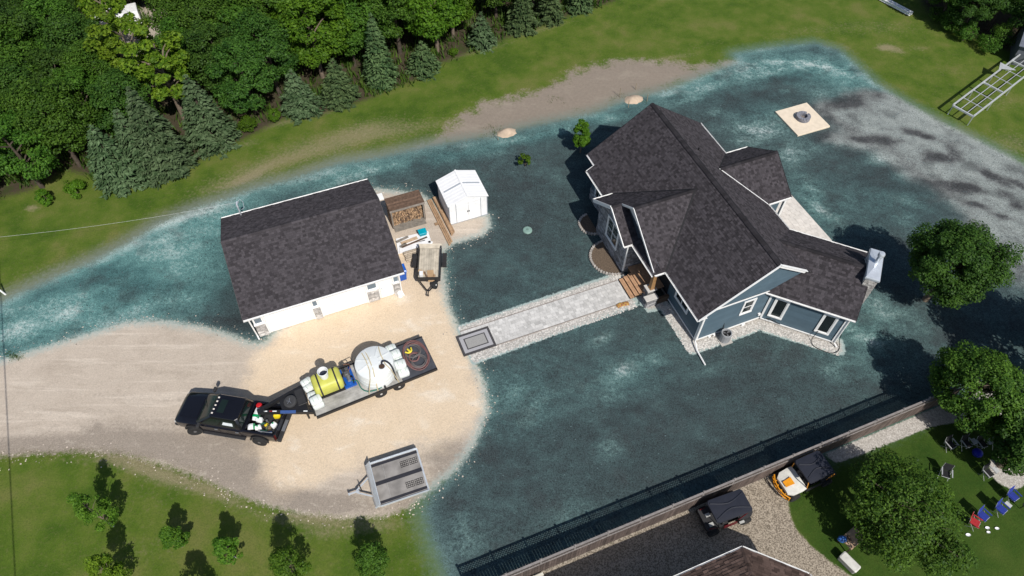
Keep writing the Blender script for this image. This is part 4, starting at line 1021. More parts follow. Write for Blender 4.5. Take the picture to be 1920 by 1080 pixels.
for u in (k0 - .03, k1 + .0):
    for j in range(11):
        if j == 0 : mb = MB(KO); mb.box(u, u + .025, kv0 - .01, kv1 - .02, .05, .19); w0 = mb.build('side_board', m_plank, store)
        else: inst(w0, store, (0, 0, j * .152))
for j in range(10):
    if j == 0: mb = MB(KO); mb.box(k0, k1, kv1 - .03, kv1, .05, .19); w0 = mb.build('back_board', m_plank, store)
    else: inst(w0, store, (0, 0, j * .165))
mb = MB(KO); mb.box(k0 + .05, k1 - .05, 33.05, 34.5, .03, .10); mb.build('floor_board', m_grey_w, store)
m_log = [mat('split_wood', (.36, .24, .145), .85, .3, 8, island=.4), mat('bark', (.15, .10, .07), .9, .3, 8, island=.3)]
lg = MB(KO); r2 = random.Random(4)
for row in range(13):
    z = .17 + row * .115
    for i in range(21):
        u = k0 + .15 + i * .103 + r2.uniform(-.02, .02); y = 33.62 + r2.uniform(-.07, .07) + row * .02
        rr = r2.uniform(.045, .065); L = .42; n = r2.choice((4, 5, 6)); ph = r2.random() * 6
        ring = lambda yy: [(u + rr * math.cos(ph + 2 * math.pi * k / n), yy, z + rr * math.sin(ph + 2 * math.pi * k / n)) for k in range(n)]
        lg.rings([ring(y), ring(y + L)], 0 if r2.random() < .75 else 1)
lgo = lg.build('firewood', m_log); lgo.location = kb; lgo.rotation_euler = (0, 0, TH); tag(lgo, 'split firewood stacked inside the wooden shelter', 'firewood', kind='stuff')

# ---------------------------------------------------------------- neighbour's house corner (bottom edge)
NB = (14.0, 1.0); nb = uv(*NB); NO = (NB[0], NB[1], 0)
nhouse = thing('neighbour_house', 'brown shingled hip roof with white gutters at the bottom edge', 'house', nb, 22.5)
NZ = 3.35
c0 = (14.13, 5.2); ndirs = Vector((1, -1, 0)).normalized()
pA = Vector((c0[0], c0[1], NZ)); pB = pA + ndirs * 3.1; pC = pB + Vector((0, -1, 0)) * 6
pL = Vector((3.0, c0[1], NZ)); apex = Vector((12.4, 1.2, NZ + 2.2)); apL = Vector((3.0, 1.2, NZ + 2.2))
def nplane(p, q, *rest):
    ex = (q - p).normalized(); r = rest[0]; n = ex.cross(r - p).normalized(); ey = n.cross(ex)
    slope(nhouse, p, ex, ey, [plane_poly(p, ex, ey, [p, q, *rest])], m_shingle_n, NO, ch=.16, w=shing_w(.22, .34))
nplane(pA, pL, apL, apex)
nplane(pB, pA, apex)
nplane(pC, pB, apex)
nplane(Vector((3.0, pC.y, NZ)), pC, apex, apL)
caps(nhouse, pA, apex, NO, m=m_shingle_n, w=.12, drop=.04); caps(nhouse, pB, apex, NO, m=m_shingle_n, w=.12, drop=.04)
for a, b in ((pA, pL), (pB, pA), (pC, pB)):
    o_ = (b - a).cross(Vector((0, 0, 1))) * -1
    gutter(nhouse, a, b, NO, -o_ if False else Vector((0, 0, 1)).cross(b - a) * -1, w=.09)
mb = MB(NO); mb.prism([(3.0, c0[1] - .5, 0), (c0[0] - .2, c0[1] - .5, 0), (pB.x - .5, pB.y - .2, 0), (pC.x - .5, pC.y, 0), (3.0, pC.y, 0)][::-1], (0, 0, NZ - .1)); mb.build('wall', m_wallw, nhouse)
# ================================================================== SITE PIECES
r4 = random.Random(77)
def rot_thing(name, label, cat, p, rz, group=None): return thing(name, label, cat, p, rz, group)
m_paver = mat('grey_paver', (.52, .51, .49), .9, .12, 2.5, island=.16, bump=.25, bscale=40)
m_pave_d = mat('charcoal_paver', (.055, .053, .055), .85, .15, 6, island=.2)
m_mat_l = mat('grey_mat', (.30, .295, .285), .95, .12, 20, bump=.3, bscale=60)
m_mat_m = mat('pale_mat', (.36, .355, .37), .95, .12, 20, bump=.3, bscale=60)
# paved walk (structure) of small pavers, laid as one field
WB = (12.0, 22.7); wb0 = uv(*WB); WO = (WB[0], WB[1], 0)
mb = MB(WO); mb.box(6.3, 17.38, 21.92, 23.62, -.1, .012); walk = mb.build('paved_walk', m_mortar); walk.location = wb0; walk.rotation_euler = (0, 0, TH); walk['kind'] = 'structure'
mb = MB(WO); tiles(mb, (6.3, 21.92, .012), (1, 0, 0), (0, 1, 0), [(0, 0), (11.08, 0), (11.08, 1.70), (0, 1.70)], .213, lambda: r4.choice((.18, .27, .36)), r4, gap=.008, vgap=.008, lo=.022, hi=.022, jit=.18); mb.build('pavers', m_paver, walk, kind='stuff')
for y in (21.87, 23.67):
    mb = MB(WO); mb.box(6.3, 17.3, y - .009, y + .009, -.05, .026); mb.build('edging', mat('edging_plastic', (.36, .31, .28), .7), walk)
# inlaid rug-like panel at the drive end
mt = thing('entrance_mat', 'flat grey rectangular mat with charcoal borders at the driveway end of the walk', 'mat', uv(7.0, 22.62), 22.5)
for (a, b, c, d, z, mm, nm) in ((-1.08, 1.08, -.77, .77, .052, m_pave_d, 'border'), (-.93, .93, -.62, .62, .056, m_mat_m, 'field'), (-.70, .70, -.42, .42, .060, m_pave_d, 'inner_border'), (-.63, .63, -.35, .35, .064, m_mat_l, 'centre')):
    mb = MB(); mb.box(a, b, c, d, .0 if nm == 'border' else z - .006, z); mb.build(nm, mm, mt)
# pebbles along the walk and the house: real stones, one mass
m_peb = mat('pebble', (.48, .46, .43), .85, .15, 8, island=.3)
def pebbles(name, areas, n, seed, label, lo=.03, hi=.075):
    r = np.random.default_rng(seed); V, F = [], []
    ico = np.array([(0, 0, 1), (.9, 0, .3), (.28, .85, .3), (-.73, .53, .3), (-.73, -.53, .3), (.28, -.85, .3)], float)
    fc_ = [(0, 1, 2), (0, 2, 3), (0, 3, 4), (0, 4, 5), (0, 5, 1)]
    tot = sum(a[-1] for a in areas)
    for (o, e1, e2, wgt) in areas:
        for _ in range(int(n * wgt / tot)):
            p = o + e1 * r.random() + e2 * r.random(); s = r.uniform(lo, hi); t = r.uniform(0, 6.28)
            q = ico * np.array([s * r.uniform(.8, 1.4), s, s * .75]); c, sn = math.cos(t), math.sin(t)
            q = np.column_stack([q[:, 0] * c - q[:, 1] * sn + p.x, q[:, 0] * sn + q[:, 1] * c + p.y, q[:, 2] + gz(p.x, p.y) - .008])
            k = len(V) * 6; V.append(q); F += [(a + k, b + k, c2 + k) for a, b, c2 in fc_]
    o = bpy.data.objects.new(name, np_mesh(name, np.concatenate(V), F, m_peb)); COL.objects.link(o); return tag(o, label, 'pebbles', kind='stuff')
A_ = lambda u0, v0, u1, v1, w: (uv(u0, v0), uv(u1, v0) - uv(u0, v0), uv(u0, v1) - uv(u0, v0), w)
Bw = lambda u0, v0, u1, v1, w: (uv(u0, v0, 0, -22.5), uv(u1, v0, 0, -22.5) - uv(u0, v0, 0, -22.5), uv(u0, v1, 0, -22.5) - uv(u0, v0, 0, -22.5), w)
pebbles('pebble', [A_(6.3, 21.25, 17.6, 21.85, 6), A_(6.3, 23.7, 17.6, 24.05, 4), A_(18.9, 17.0, 19.6, 21.0, 3), A_(19.0, 16.85, 23.9, 17.55, 3.5), Bw(4.8, 28.9, 9.9, 29.6, 3.5), A_(17.0, 23.8, 18.0, 24.6, 1)], 5200, 3, 'pale river pebbles bordering the walk and the house walls')
# planting beds with brick edging along the stone front
m_mulch = mat('bark_mulch', (.12, .088, .062), .95, .35, 14, bump=.8, bscale=22)
m_brick = mat('edging_brick', (.36, .33, .30), .9, .2, 6, objvar=.2, bump=.3)
def bed(label, u, v, R, stretch):
    p = uv(u, v); t = thing('planting_bed', label, 'planting bed', p, 22.5)
    pts = [(-R * math.cos(a) * 1.0, R * stretch * math.sin(a), .05) for a in [(-math.pi / 2) + math.pi * i / 24 for i in range(25)]]
    mb = MB(); mb.prism([(x * .93, y * .95, .0) for x, y, z in pts][::-1], (0, 0, .06)); mb.build('mulch', m_mulch, t)
    b0 = None; n = int(math.pi * R * (1 + stretch) / 2 / .19)
    for i in range(n):
        a = -math.pi / 2 + math.pi * (i + .5) / n; x, y = -R * math.cos(a), R * stretch * math.sin(a); ang = math.atan2(math.cos(a) * stretch, math.sin(a))
        if b0 is None:
            mb = MB(); mb.box(-.085, .085, -.075, .075, -.03, .11); b0 = mb.build('edging_brick', m_brick, t, bevel=.012); b0.location = (x, y, 0); b0.rotation_euler = (0, 0, -ang)
        else: inst(b0, t, (x, y, r4.uniform(-.01, .01)), (0, 0, -ang + r4.uniform(-.05, .05)))
bed('half round mulch bed with pale brick edging below the four pane window', 17.93, 25.55, 1.5, 1.0)
bed('smaller half round mulch bed in the shade at the back of the stone front', 18.0, 28.75, .95, 1.0)
# patio behind the house
pp = [uv(28.0, 20.5), uv(28.2, 24.0), uv(29.7, 26.0), uv(32.72, 26.0), uv(32.78, 21.3), uv(32.05, 19.9), uv(29.2, 18.6)]
pc_ = sum(pp, Vector()) / 7
mb = MB((pc_.x, pc_.y, 0)); mb.prism([Vector((p.x, p.y, -.1)) for p in pp][::-1], (0, 0, .17)); pat = mb.build('patio_slab', mat('pale_concrete', (.62, .58, .53), .9, .08, 2)); pat.location = pc_; pat['kind'] = 'structure'
mb = MB(WO); tiles(mb, (28.25, 18.7, .075), (1, 0, 0), (0, 1, 0), [(0, 1.9), (.95, .05), (3.8, 1.3), (4.48, 2.7), (4.42, 7.2), (1.4, 7.2), (0, 5.2)], .3, lambda: .45, r4, gap=.012, vgap=.012, lo=.012, hi=.012, jit=.3)
o = mb.build('patio_pavers', mat('pale_paver', (.64, .60, .55), .9, .1, 3, island=.06), pat, kind='stuff'); o.rotation_euler = (0, 0, TH); o.location = wb0 - pc_
mb = MB(HO)
for a, b in (((29.35, 23.9, 0), (28.4, 23.0, 2.9)),):
    mb.box(29.55, 29.72, 23.72, 23.88, .07, ZE - .1)
mb.build('patio_post', m_white, house)
# air conditioner, hoses, bags, lid
ac = thing('air_conditioner', 'grey round topped air conditioning unit against the blue gable wall', 'air conditioner', uv(21.45, 17.05), 22.5)
m_acg = mat('ac_grey', (.30, .31, .32), .5, .1, 4)
mb = MB(); mb.lathe(0, 0, [(.33, .05), (.345, .08), (.345, .74), (.33, .80), (.27, .80), (.25, .66), (.2, .62)], 16); mb.build('casing', m_acg, ac)
fb_ = MB(); fb_.lathe(0, 0, [(.245, .665), (.245, .675)], 16); fb_.build('fan_opening', m_black, ac)
for k in range(3):
    mb = MB(); a = k * 2.09; mb.prism([(0, 0, .72), (.24 * math.cos(a), .24 * math.sin(a), .72), (.24 * math.cos(a + .7), .24 * math.sin(a + .7), .74)], (0, 0, .012)); mb.build('fan_blade', mat('fan_grey', (.12, .12, .125), .5), ac)
mb = MB()
for k in range(10): mb.lathe(0, 0, [(.347, .12 + k * .06), (.354, .13 + k * .06), (.347, .14 + k * .06)], 16, cap=False)
mb.build('louvre', mat('louvre_grey', (.22, .225, .23), .5), ac, kind='stuff')
mb = MB(); mb.box(-.40, .40, -.40, .40, -.05, .05); mb.build('pad', m_conc, ac)
mb = MB(); mb.tube([(.1, .42, .5), (.1, .56, .9), (.12, .6, 1.2)], .025, 6); mb.build('pipe', m_black, ac)
m_hose = mat('black_hose', (.012, .012, .012), .5)
def worldtube(name, pts, rad, m, label, cat, n=6):
    c = sum((Vector(p) for p in pts), Vector()) / len(pts); c.z = 0
    mb = MB((c.x, c.y, 0)); mb.tube(pts, rad, n); o = mb.build(name, m, None, smooth=True, angle=80); o.location = c; return tag(o, label, cat)
hp = [wv(a, b, z) for a, b, z in ((8.25, 29.55, .85), (8.2, 29.45, .6), (8.15, 29.35, .15), (8.3, 29.0, .05), (8.8, 28.85, .05), (9.4, 28.85, .05), (9.75, 29.1, .05), (9.85, 29.5, .05), (9.7, 29.8, .3), (9.62, 29.9, .8), (9.5, 29.8, 1.0))]
def fromhouse(p): q = uv(p[0], p[1]); q.z = p[2]; return q
def smooth(pts, k=4):
    P = [Vector(p) for p in pts]; out = []
    for i in range(len(P) - 1):
        a, b, c, d = P[max(i - 1, 0)], P[i], P[i + 1], P[min(i + 2, len(P) - 1)]
        for j in range(k):
            t = j / k; out.append(.5 * ((2 * b) + (c - a) * t + (2 * a - 5 * b + 4 * c - d) * t * t + (3 * b - a - 3 * c + d) * t ** 3))
    return out + [P[-1]]
worldtube('garden_hose', [fromhouse(p) for p in smooth(hp)], .022, m_hose, 'black garden hose looping round the corner of the angled wing', 'hose')
worldtube('garden_hose', [fromhouse(p) for p in smooth([wv(a, b, z) for a, b, z in ((5.2, 29.56, .35), (5.35, 29.5, .6), (5.5, 29.54, .4), (5.65, 29.48, .62), (5.8, 29.56, .35), (6.1, 29.55, .3))])], .022, m_hose, 'short black pipe against the wing foundation below the left window', 'pipe')
def bag_mesh(mb, w, l, h, m=0, n=8):
    """a pillow shaped sack"""
    rr = []
    for i in range(n + 1):
        t = -1 + 2 * i / n; k = (1 - abs(t) ** 3.2); hh = h * (.18 + .82 * k)
        rr.append([(t * l / 2, w / 2 * math.copysign(abs(math.cos(a)) ** .7, math.cos(a)) * (.86 + .14 * k), hh / 2 + hh / 2 * math.copysign(abs(math.sin(a)) ** .9, math.sin(a))) for a in [2 * math.pi * j / 12 for j in range(12)]])
    mb.rings(rr, m); return mb
pbag = uv(16.75, 21.72)
for k, (dx, dy, rz, lab) in enumerate(((-.17, -.03, 30, 'yellow and maroon printed sack lying on the edge of the paved walk, left one'), (.2, .08, 12, 'yellow and maroon printed sack lying on the edge of the paved walk, right one'))):
    t = thing('sack', lab, 'sack', (pbag.x + dx, pbag.y + dy, .03), rz, 'sacks by the walk'); mb = MB(); bag_mesh(mb, .32, .46, .11); mb.build('sack_body', mat('yellow_sack', (.55, .40, .09), .5, .2, 10, second=(.24, .05, .06)), t, smooth=True)
lid = thing('septic_lid', 'round pale green plastic lid set in the sprayed ground', 'lid', at(989, 432), 0)
mb = MB(); mb.lathe(0, 0, [(.33, -.05), (.33, .05), (.29, .09), (.1, .11)], 20); mb.build('cover', mat('green_lid', (.20, .31, .27), .6), lid, smooth=True)
mb = MB(); mb.lathe(0, 0, [(.10, .10), (.09, .13)], 12); mb.build('knob', mat('green_lid2', (.13, .21, .18), .6), lid)
# sand mounds with stakes
m_sand = mat('pale_sand', (.48, .375, .28), .95, .15, 3, bump=.5, bscale=14)
def mound(label, px, rx, ry, h, seed):
    p = at(*px); r = random.Random(seed); mb = MB(); n = 22; rr = []
    for f, z in ((1.0, -.05), (.85, .14), (.62, .5), (.36, .85), (.12, 1.0)):
        rr.append([((rx * f * math.cos(2 * math.pi * i / n)) * (1 + r.uniform(-.1, .1)), (ry * f * math.sin(2 * math.pi * i / n)) * (1 + r.uniform(-.1, .1)), z * h) for i in range(n)])
    mb.rings(rr); o = mb.build('sand_mound', m_sand, None, smooth=True, angle=60); o.location = p; o.rotation_euler = (0, 0, RAD(22)); return tag(o, label, 'sand pile')
mound('pale sand heap at the edge of the sprayed ground, left one', (950, 249), .8, .55, .35, 1)
mound('pale sand heap behind the house with thin stakes round it', (1188, 187), .85, .6, .28, 2)
m_stake = mat('stake_wood', (.30, .25, .18), .8)
for px, h, lab in (((934, 262), .9, 'thin stake leaning beside the left sand heap'), ((1162, 182), 1.0, 'thin stake left of the sand heap behind the house'), ((1178, 202), .8, 'short stake in front of the sand heap behind the house'), ((1213, 190), .8, 'thin stake right of the sand heap behind the house'), ((1192, 168), .7, 'thin stake on the soil beyond the sand heap behind the house')):
    p = at(*px); mb = MB(); mb.box(-.02, .02, -.02, .02, -.05, h); o = mb.build('stake', m_stake); o.location = p; o.rotation_euler = (RAD(4), RAD(-5), .4); tag(o, lab, 'stake', 'wooden stakes')
pw = at(10, 552); mb = MB(); mb.cyl((0, 0, -.1), (0, 0, 1.1), .06, .05, 8); o = mb.build('marker_post', m_white); o.location = pw; o.rotation_euler = (0, RAD(-12), 0); tag(o, 'short white marker post at the left edge of the lawn', 'post')
# fire pit on its slab
fp = thing('fire_pit', 'square cream fire pit slab carrying a round grey ring', 'fire pit', uv(38.5, 32.7), 22.5)
mb = MB(); mb.box(-1.53, 1.53, -1.55, 1.55, -.1, .10); mb.build('slab', mat('cream_concrete', (.70, .60, .47), .9, .07, 3), fp, bevel=.02)
def ring_block(n, r0, r1, z0, z1, gap=.012):
    mb = MB(); a = math.pi / n - gap / r1
    pts = [(r0 * math.cos(-a), r0 * math.sin(-a)), (r1 * math.cos(-a), r1 * math.sin(-a)), (r1, 0), (r1 * math.cos(a), r1 * math.sin(a)), (r0 * math.cos(a), r0 * math.sin(a))]
    mb.prism([(x, y, z0) for x, y in pts], (0, 0, z1 - z0)); return mb
m_block = mat('grey_ring_block', (.20, .205, .235), .9, .15, 6, objvar=.1)
for lay in range(2):
    b0 = ring_block(14, .30, .56, .10 + lay * .16, .255 + lay * .16).build('ring_block', m_block, fp)
    for i in range(1, 14): inst(b0, fp, rot=(0, 0, 2 * math.pi * (i + lay * .5) / 14))
mb = MB(); mb.lathe(0, 0, [(.29, .1), (.29, .16), (.05, .14)], 16); mb.build('ash', mat('ash', (.16, .14, .13), .95), fp)

# ---------------------------------------------------------------- beside the garage
def lumber(name, pts, w, h, z, m, label, group='long boards beside the metal shed'):
    a, b = Vector(pts[0]), Vector(pts[1]); a.z = b.z = z; c = (a + b) / 2
    mb = MB((c.x, c.y, 0)); mb.beam(a, b, w, h); o = mb.build(name, m); o.location = (c.x, c.y, 0); return tag(o, label, 'board', group)
m_lum = mat('new_lumber', (.34, .22, .13), .8, .2, 5, objvar=.2)
for k in range(3):
    lumber('board', (uv(7.86 + k * .12, 35.1), uv(7.98 + k * .12, 30.55 + k * .12)), .10, .12, .08, m_lum, ('leftmost brown board on the gravel beside the metal shed', 'middle brown board of the three lying left of the shed', 'third brown board from the left beside the metal shed')[k])
    lumber('board', (uv(8.30 + k * .11, 35.15), uv(8.42 + k * .11, 31.35 + k * .1)), .10, .20, .12, m_lum, ('fourth brown board, in the right hand row nearest the shed', 'brown board one from the shed wall', 'brown board closest to the shed wall')[k])
lumber('board', (uv(8.38, 35.1), uv(8.49, 31.5)), .16, .05, .25, m_lum, 'brown board lying on top of the row nearest the shed')
m_wplast = mat('white_plastic_sheet', (.78, .78, .79), .4, .06, 3)
pile = [((5.75, 31.75), 2.5, 1.35, .10, -1, 'broad white sheet at the bottom of the pile beside the garage', 0), ((5.75, 31.35), 2.4, .5, .17, 3, 'narrow white sheet lying over the near side of the pile', 0), ((5.75, 31.95), 1.9, .75, .17, -4, 'white sheet at the back of the pile by the firewood shelter', 0)]
for (u, v), l, w, z, rz, lab, k in pile:
    mb = MB(); mb.prism([(-l / 2, -w / 2, -.07), (l / 2 - .15, -w / 2 - .04, -.07), (l / 2, w / 2 - .1, -.07), (-l / 2 + .2, w / 2, -.07)], (0, 0, .06)); o = mb.build('siding_sheet', m_wplast); o.location = uv(u, v, z); o.rotation_euler = (0, 0, RAD(22.5 + rz)); tag(o, lab, 'siding sheet', 'white sheets in the pile')
for k, (u, v, l, w, rz, c, lab) in enumerate(((5.5, 31.85, 1.2, .26, 5, mat('pale_lumber', (.50, .37, .25), .8, .2, 5), 'flat tan board lying on the white sheets'), (5.8, 31.55, 1.9, .12, 8, m_plank, 'narrow brown lath across the white sheets'), (5.0, 31.6, .5, .2, 20, m_grey_w, 'grey scrap board on the left of the white sheets'), (5.1, 32.1, .9, .18, 12, m_grey_w, 'grey weathered plank at the back left of the white sheets'))):
    mb = MB(); mb.box(-l / 2, l / 2, -w / 2, w / 2, 0, .03); o = mb.build('scrap_board', c); o.location = uv(u, v, .19 + .03 * (k % 2)); o.rotation_euler = (0, 0, RAD(22.5 + rz)); tag(o, lab, 'board', 'scrap boards on the white pile')
tb_ = thing('storage_tote', 'teal plastic tote with lid standing on the white sheets', 'tote', uv(6.55, 32.1, .18), 22.5)
m_teal = mat('teal_plastic', (.0, .27, .36), .4)
mb = MB(); mb.rings([[(a * .26 * s, b * .22 * s, z) for a, b in ((-1, -1), (1, -1), (1, 1), (-1, 1))] for z, s in ((0, .88), (.26, 1.0))]); mb.build('tub', m_teal, tb_, bevel=.015)
mb = MB(); mb.box(-.285, .285, -.245, .245, .26, .30); mb.build('tote_lid', mat('teal_lid', (.0, .32, .42), .35), tb_, bevel=.012)
logs = thing('log_bundle', 'bundle of pale barked logs lying between the white sheets and the small trailer', 'logs', uv(5.35, 30.62), 22.5)
m_palelog = mat('pale_log', (.40, .335, .26), .9, .3, 8, objvar=.2, bump=.5, bscale=20)
k = 0
for row, cnt in ((0, 6), (1, 5)):
    for i in range(cnt):
        y = -.40 + i * .155 + row * .075; mb = MB(); x0 = r4.uniform(-.56, -.5)
        mb.tube([(x0, y, .08 + row * .13), (0, y + r4.uniform(-.02, .02), .085 + row * .13), (-x0 + r4.uniform(-.1, .05), y, .08 + row * .13)], [.07, .078, .065], 8); mb.build('log', m_palelog, logs, smooth=True)
sc_ = [((6.35, 30.95), 'grey concrete chunk behind the tipped bed of the small trailer', .30, .2), ((6.62, 31.0), 'grey concrete chunk right of the log bundle', .22, .2), ((6.1, 31.05), 'grey concrete chunk left of the others by the logs', .2, .24), ((6.8, 31.25), 'white broken piece near the concrete chunks', .2, .15)]
for (u, v), lab, a, b in sc_:
    mb = MB(); n = 7; rr = [[(a * s * math.cos(2 * math.pi * i / n + .3) * r4.uniform(.8, 1.2), b * s * math.sin(2 * math.pi * i / n + .3) * r4.uniform(.8, 1.2), z) for i in range(n)] for z, s in ((-.03, .9), (.10, 1.0), (.16, .7))]
    mb.rings(rr); o = mb.build('rubble', m_conc if 'grey' in lab else m_wplast); o.location = uv(u, v); tag(o, lab, 'rubble', 'rubble by the logs')
mb = MB(); mb.box(-.13, .13, -.09, .09, 0, .1); o = mb.build('wood_block', m_lum); o.location = uv(7.75, 32.75); o.rotation_euler = (0, 0, .5); tag(o, 'small pale wood block on the gravel between shelter and boards', 'block')
bn = thing('recycling_bin', 'blue wheeled bin peeking out beside the garage wall', 'bin', uv(4.18, 29.05), 22.5)
m_blue = mat('blue_plastic', (.012, .09, .42), .4)
mb = MB(); mb.rings([[(a * .27 * s, b * .33 * s, z) for a, b in ((-1, -1), (1, -1), (1, 1), (-1, 1))] for z, s in ((.06, .8), (.98, 1.0))]); mb.build('tub', m_blue, bn, bevel=.02)
mb = MB(); mb.rings([[(a * .30 * s, b * .36 * s, z) for a, b in ((-1, -1), (1, -1), (1, 1), (-1, 1))] for z, s in ((.98, 1.0), (1.03, 1.0), (1.09, .8))]); mb.build('bin_lid', mat('blue_lid', (.015, .12, .52), .35), bn)
for s in (-.2, .2):
    mb = MB(); mb.wheel((s, .26, .1), (1, 0, 0), .1, .05, 14); mb.build('wheel', m_black, bn)

# ---------------------------------------------------------------- fence between the plots
FB = (16.0, 8.5); fb0 = uv(*FB); FO = (FB[0], FB[1], 0)
fence = thing('board_fence', 'long weathered brown board fence with a lattice top between the two plots', 'fence', fb0, 22.5)
m_fence = mat('fence_board', (.105, .080, .070), .9, .25, 4, objvar=.3, bump=.3)
m_flat = mat('lattice_strip', (.12, .10, .09), .9, .2, 5)
m_frail = mat('fence_rail', (.23, .21, .20), .85, .2, 4)
FU0, FU1 = 1.6, 31.8; nb_ = int((FU1 - FU0) / .152)
b0 = None
for i in range(nb_):
    if b0 is None:
        mb = MB(FO); mb.box(FU0, FU0 + .140, 8.47, 8.49, .06, 1.40); b0 = mb.build('fence_board', m_fence, fence)
    else: inst(b0, fence, (i * .152, r4.uniform(-.004, .004), r4.uniform(-.012, .012)))
npost = int((FU1 - FU0) / 1.83) + 1
p0_ = None
for i in range(npost):
    if p0_ is None:
        mb = MB(FO); mb.box(FU0 - .045, FU0 + .045, 8.50, 8.59, -.1, 2.0); mb.rings([[(FU0 + a * s, 8.545 + b * s, z) for a, b in ((-1, -1), (1, -1), (1, 1), (-1, 1))] for z, s in ((2.0, .06), (2.03, .06), (2.08, .02))]); p0_ = mb.build('post', m_frail, fence)
    else: inst(p0_, fence, (i * 1.83, 0, 0))
for z, d, w in ((.35, .038, .09), (1.28, .038, .09), (1.43, .09, .05), (1.96, .10, .05)):
    mb = MB(FO); mb.box(FU0, FU1, 8.493 - d / 2 + .02, 8.493 + d / 2 + .02, z - w / 2, z + w / 2); mb.build('rail', m_frail, fence)
lt0 = None
for i in range(npost - 1):
    if lt0 is None:
        mb = MB(FO); ua, ub, za, zb2 = FU0 + .05, FU0 + 1.78, 1.455, 1.935; h = zb2 - za
        x = ua - h
        while x < ub:
            for sgn, y in ((1, 8.505), (-1, 8.52)):
                p, q = (x, za), (x + h, zb2)
                if sgn < 0: p, q = (x + h, za), (x, zb2)
                a0_, a1_ = max(ua, min(p[0], q[0])), min(ub, max(p[0], q[0]))
                if a1_ - a0_ > .03:
                    f = lambda xx: p[1] + (xx - p[0]) / (q[0] - p[0]) * (q[1] - p[1])
                    mb.beam((a0_, y, f(a0_)), (a1_, y, f(a1_)),   .010, .036, up=(0, 1, 0) if False else (0, 0, 1))
            x += .155
        lt0 = mb.build('lattice', m_flat, fence, kind='stuff')
    else: inst(lt0, fence, (i * 1.83, 0, 0))
# white lumber stacked under the fence at the bottom edge
for k, (v, z, u0, u1, lab) in enumerate(((8.28, .30, 2.6, 5.35, 'white board on top of the stack under the fence, farther one'), (8.10, .26, 2.4, 5.3, 'white board in the middle of the stack under the fence'), (7.92, .2, 2.2, 5.25, 'white board nearest the gravel in the stack under the fence'))):
    mb = MB((3.9, v, 0)); mb.box(u0, u1, v - .075, v + .075, z - .05, z); mb.box(u0 + .3, u0 + .38, v - .07, v + .07, -.02, z - .05); mb.box(u1 - .4, u1 - .32, v - .07, v + .07, -.02, z - .05)
    o = mb.build('white_board', mat('offwhite_board', (.62, .60, .52), .6, .1, 4)); o.location = uv(3.9, v); o.rotation_euler = (0, 0, TH); tag(o, lab, 'board', 'white boards under the fence')

# ---------------------------------------------------------------- trailers
m_alu = mat('aluminium', (.62, .66, .70), .42, .08, 4, metal=.35)
m_tyre = mat('tyre_rubber', (.022, .022, .023), .85, .15, 6)
m_rim = mat('wheel_rim', (.55, .56, .57), .4, .1, 4, metal=.4)
m_blackm = mat('black_steel', (.016, .016, .018), .45)
m_oldwood = mat('old_trailer_board', (.47, .42, .34), .9, .22, 3, objvar=.12, bump=.3)
m_ply = mat('grey_plywood', (.25, .235, .22), .85, .3, 1.6)
def wheel_part(parent, c, axis, r, w, rim=m_rim, name='wheel'):
    mb = MB(); mb.wheel(c, axis, r, w, 22, inner=r * .62); o = mb.build(name, m_tyre, parent, smooth=True, angle=40)
    q = MB(); c, ax = Vector(c), Vector(axis).normalized()
    q.cyl(c - ax * w * .36, c + ax * w * .40, r * .60, r * .60, 16); q.cyl(c + ax * w * .40, c + ax * w * .46, r * .22, r * .2, 10); q.build('rim', rim, o)
    return o
# snowmobile trailer, lower middle
st = thing('snowmobile_trailer', 'flat aluminium trailer with plywood deck and dark slide strips near the lower lawn', 'trailer', uv(-.08, 15.75), 20.5)
L2, W2, zt = 1.46, 1.24, .50
dk0 = None
mb = MB(); mb.box(-L2 + .02, L2, -W2, W2, zt - .08, zt - .002); mb.build('frame', m_alu, st)
for i, (x0, x1) in enumerate(((-L2 + .02, -.55), (-.545, L2 - .05))):
    for j, (y0, y1) in enumerate(((-W2 + .04, -.004), (.004, W2 - .04))):
        mb = MB(); mb.box(x0, x1, y0, y1, zt, zt + .012); mb.build('deck_panel', m_ply, st)
for y, w in ((W2 - .17, .16), (.0, .22), (-W2 + .17, .15)):
    mb = MB(); mb.box(-L2 + .32, L2 - .04, y - w / 2, y + w / 2, zt + .013, zt + .022); mb.build('glide_strip', mat('glide_black', (.028, .028, .035), .6), st)
for y in (W2 * .5, -W2 * .5):
    mb = MB()
    for gx_ in (0, 1):
        for i in range(5): mb.box(.38 + gx_ * .50 + i * .105, .405 + gx_ * .50 + i * .105, y - .17, y + .17, zt + .0125, zt + .024)
        for j in range(4): mb.box(.38 + gx_ * .50, .825 + gx_ * .50, y - .17 + j * .108, y - .146 + j * .108, zt + .0125, zt + .026)
    mb.build('traction_grid', m_black, st, kind='stuff')
mb = MB(); mb.rings([[(-L2 + a, y, zt + b) for a, b in ((0, -.08), (.05, -.08), (.32, .30), (.28, .32))] for y in (-W2 - .02, W2 + .02)]); mb.build('front_guard', m_alu, st)
for y in (W2 + .01, -W2 - .04):
    mb = MB(); mb.box(-L2 + .3, L2, y, y + .035, zt - .08, zt + .08); mb.build('side_rail', m_alu, st)
mb = MB(); mb.box(L2, L2 + .04, -W2, W2, zt - .08, zt + .03); mb.build('rear_rail', m_alu, st)
for s in (-1, 1):
    mb = MB(); mb.beam((-L2 + .1, s * .6, zt - .12), (-L2 - .75, s * .05, zt - .12), .06, .08); mb.build('drawbar', m_alu, st)
    wheel_part(st, (.2, s * .95, .24), (0, s, 0), .24, .17)
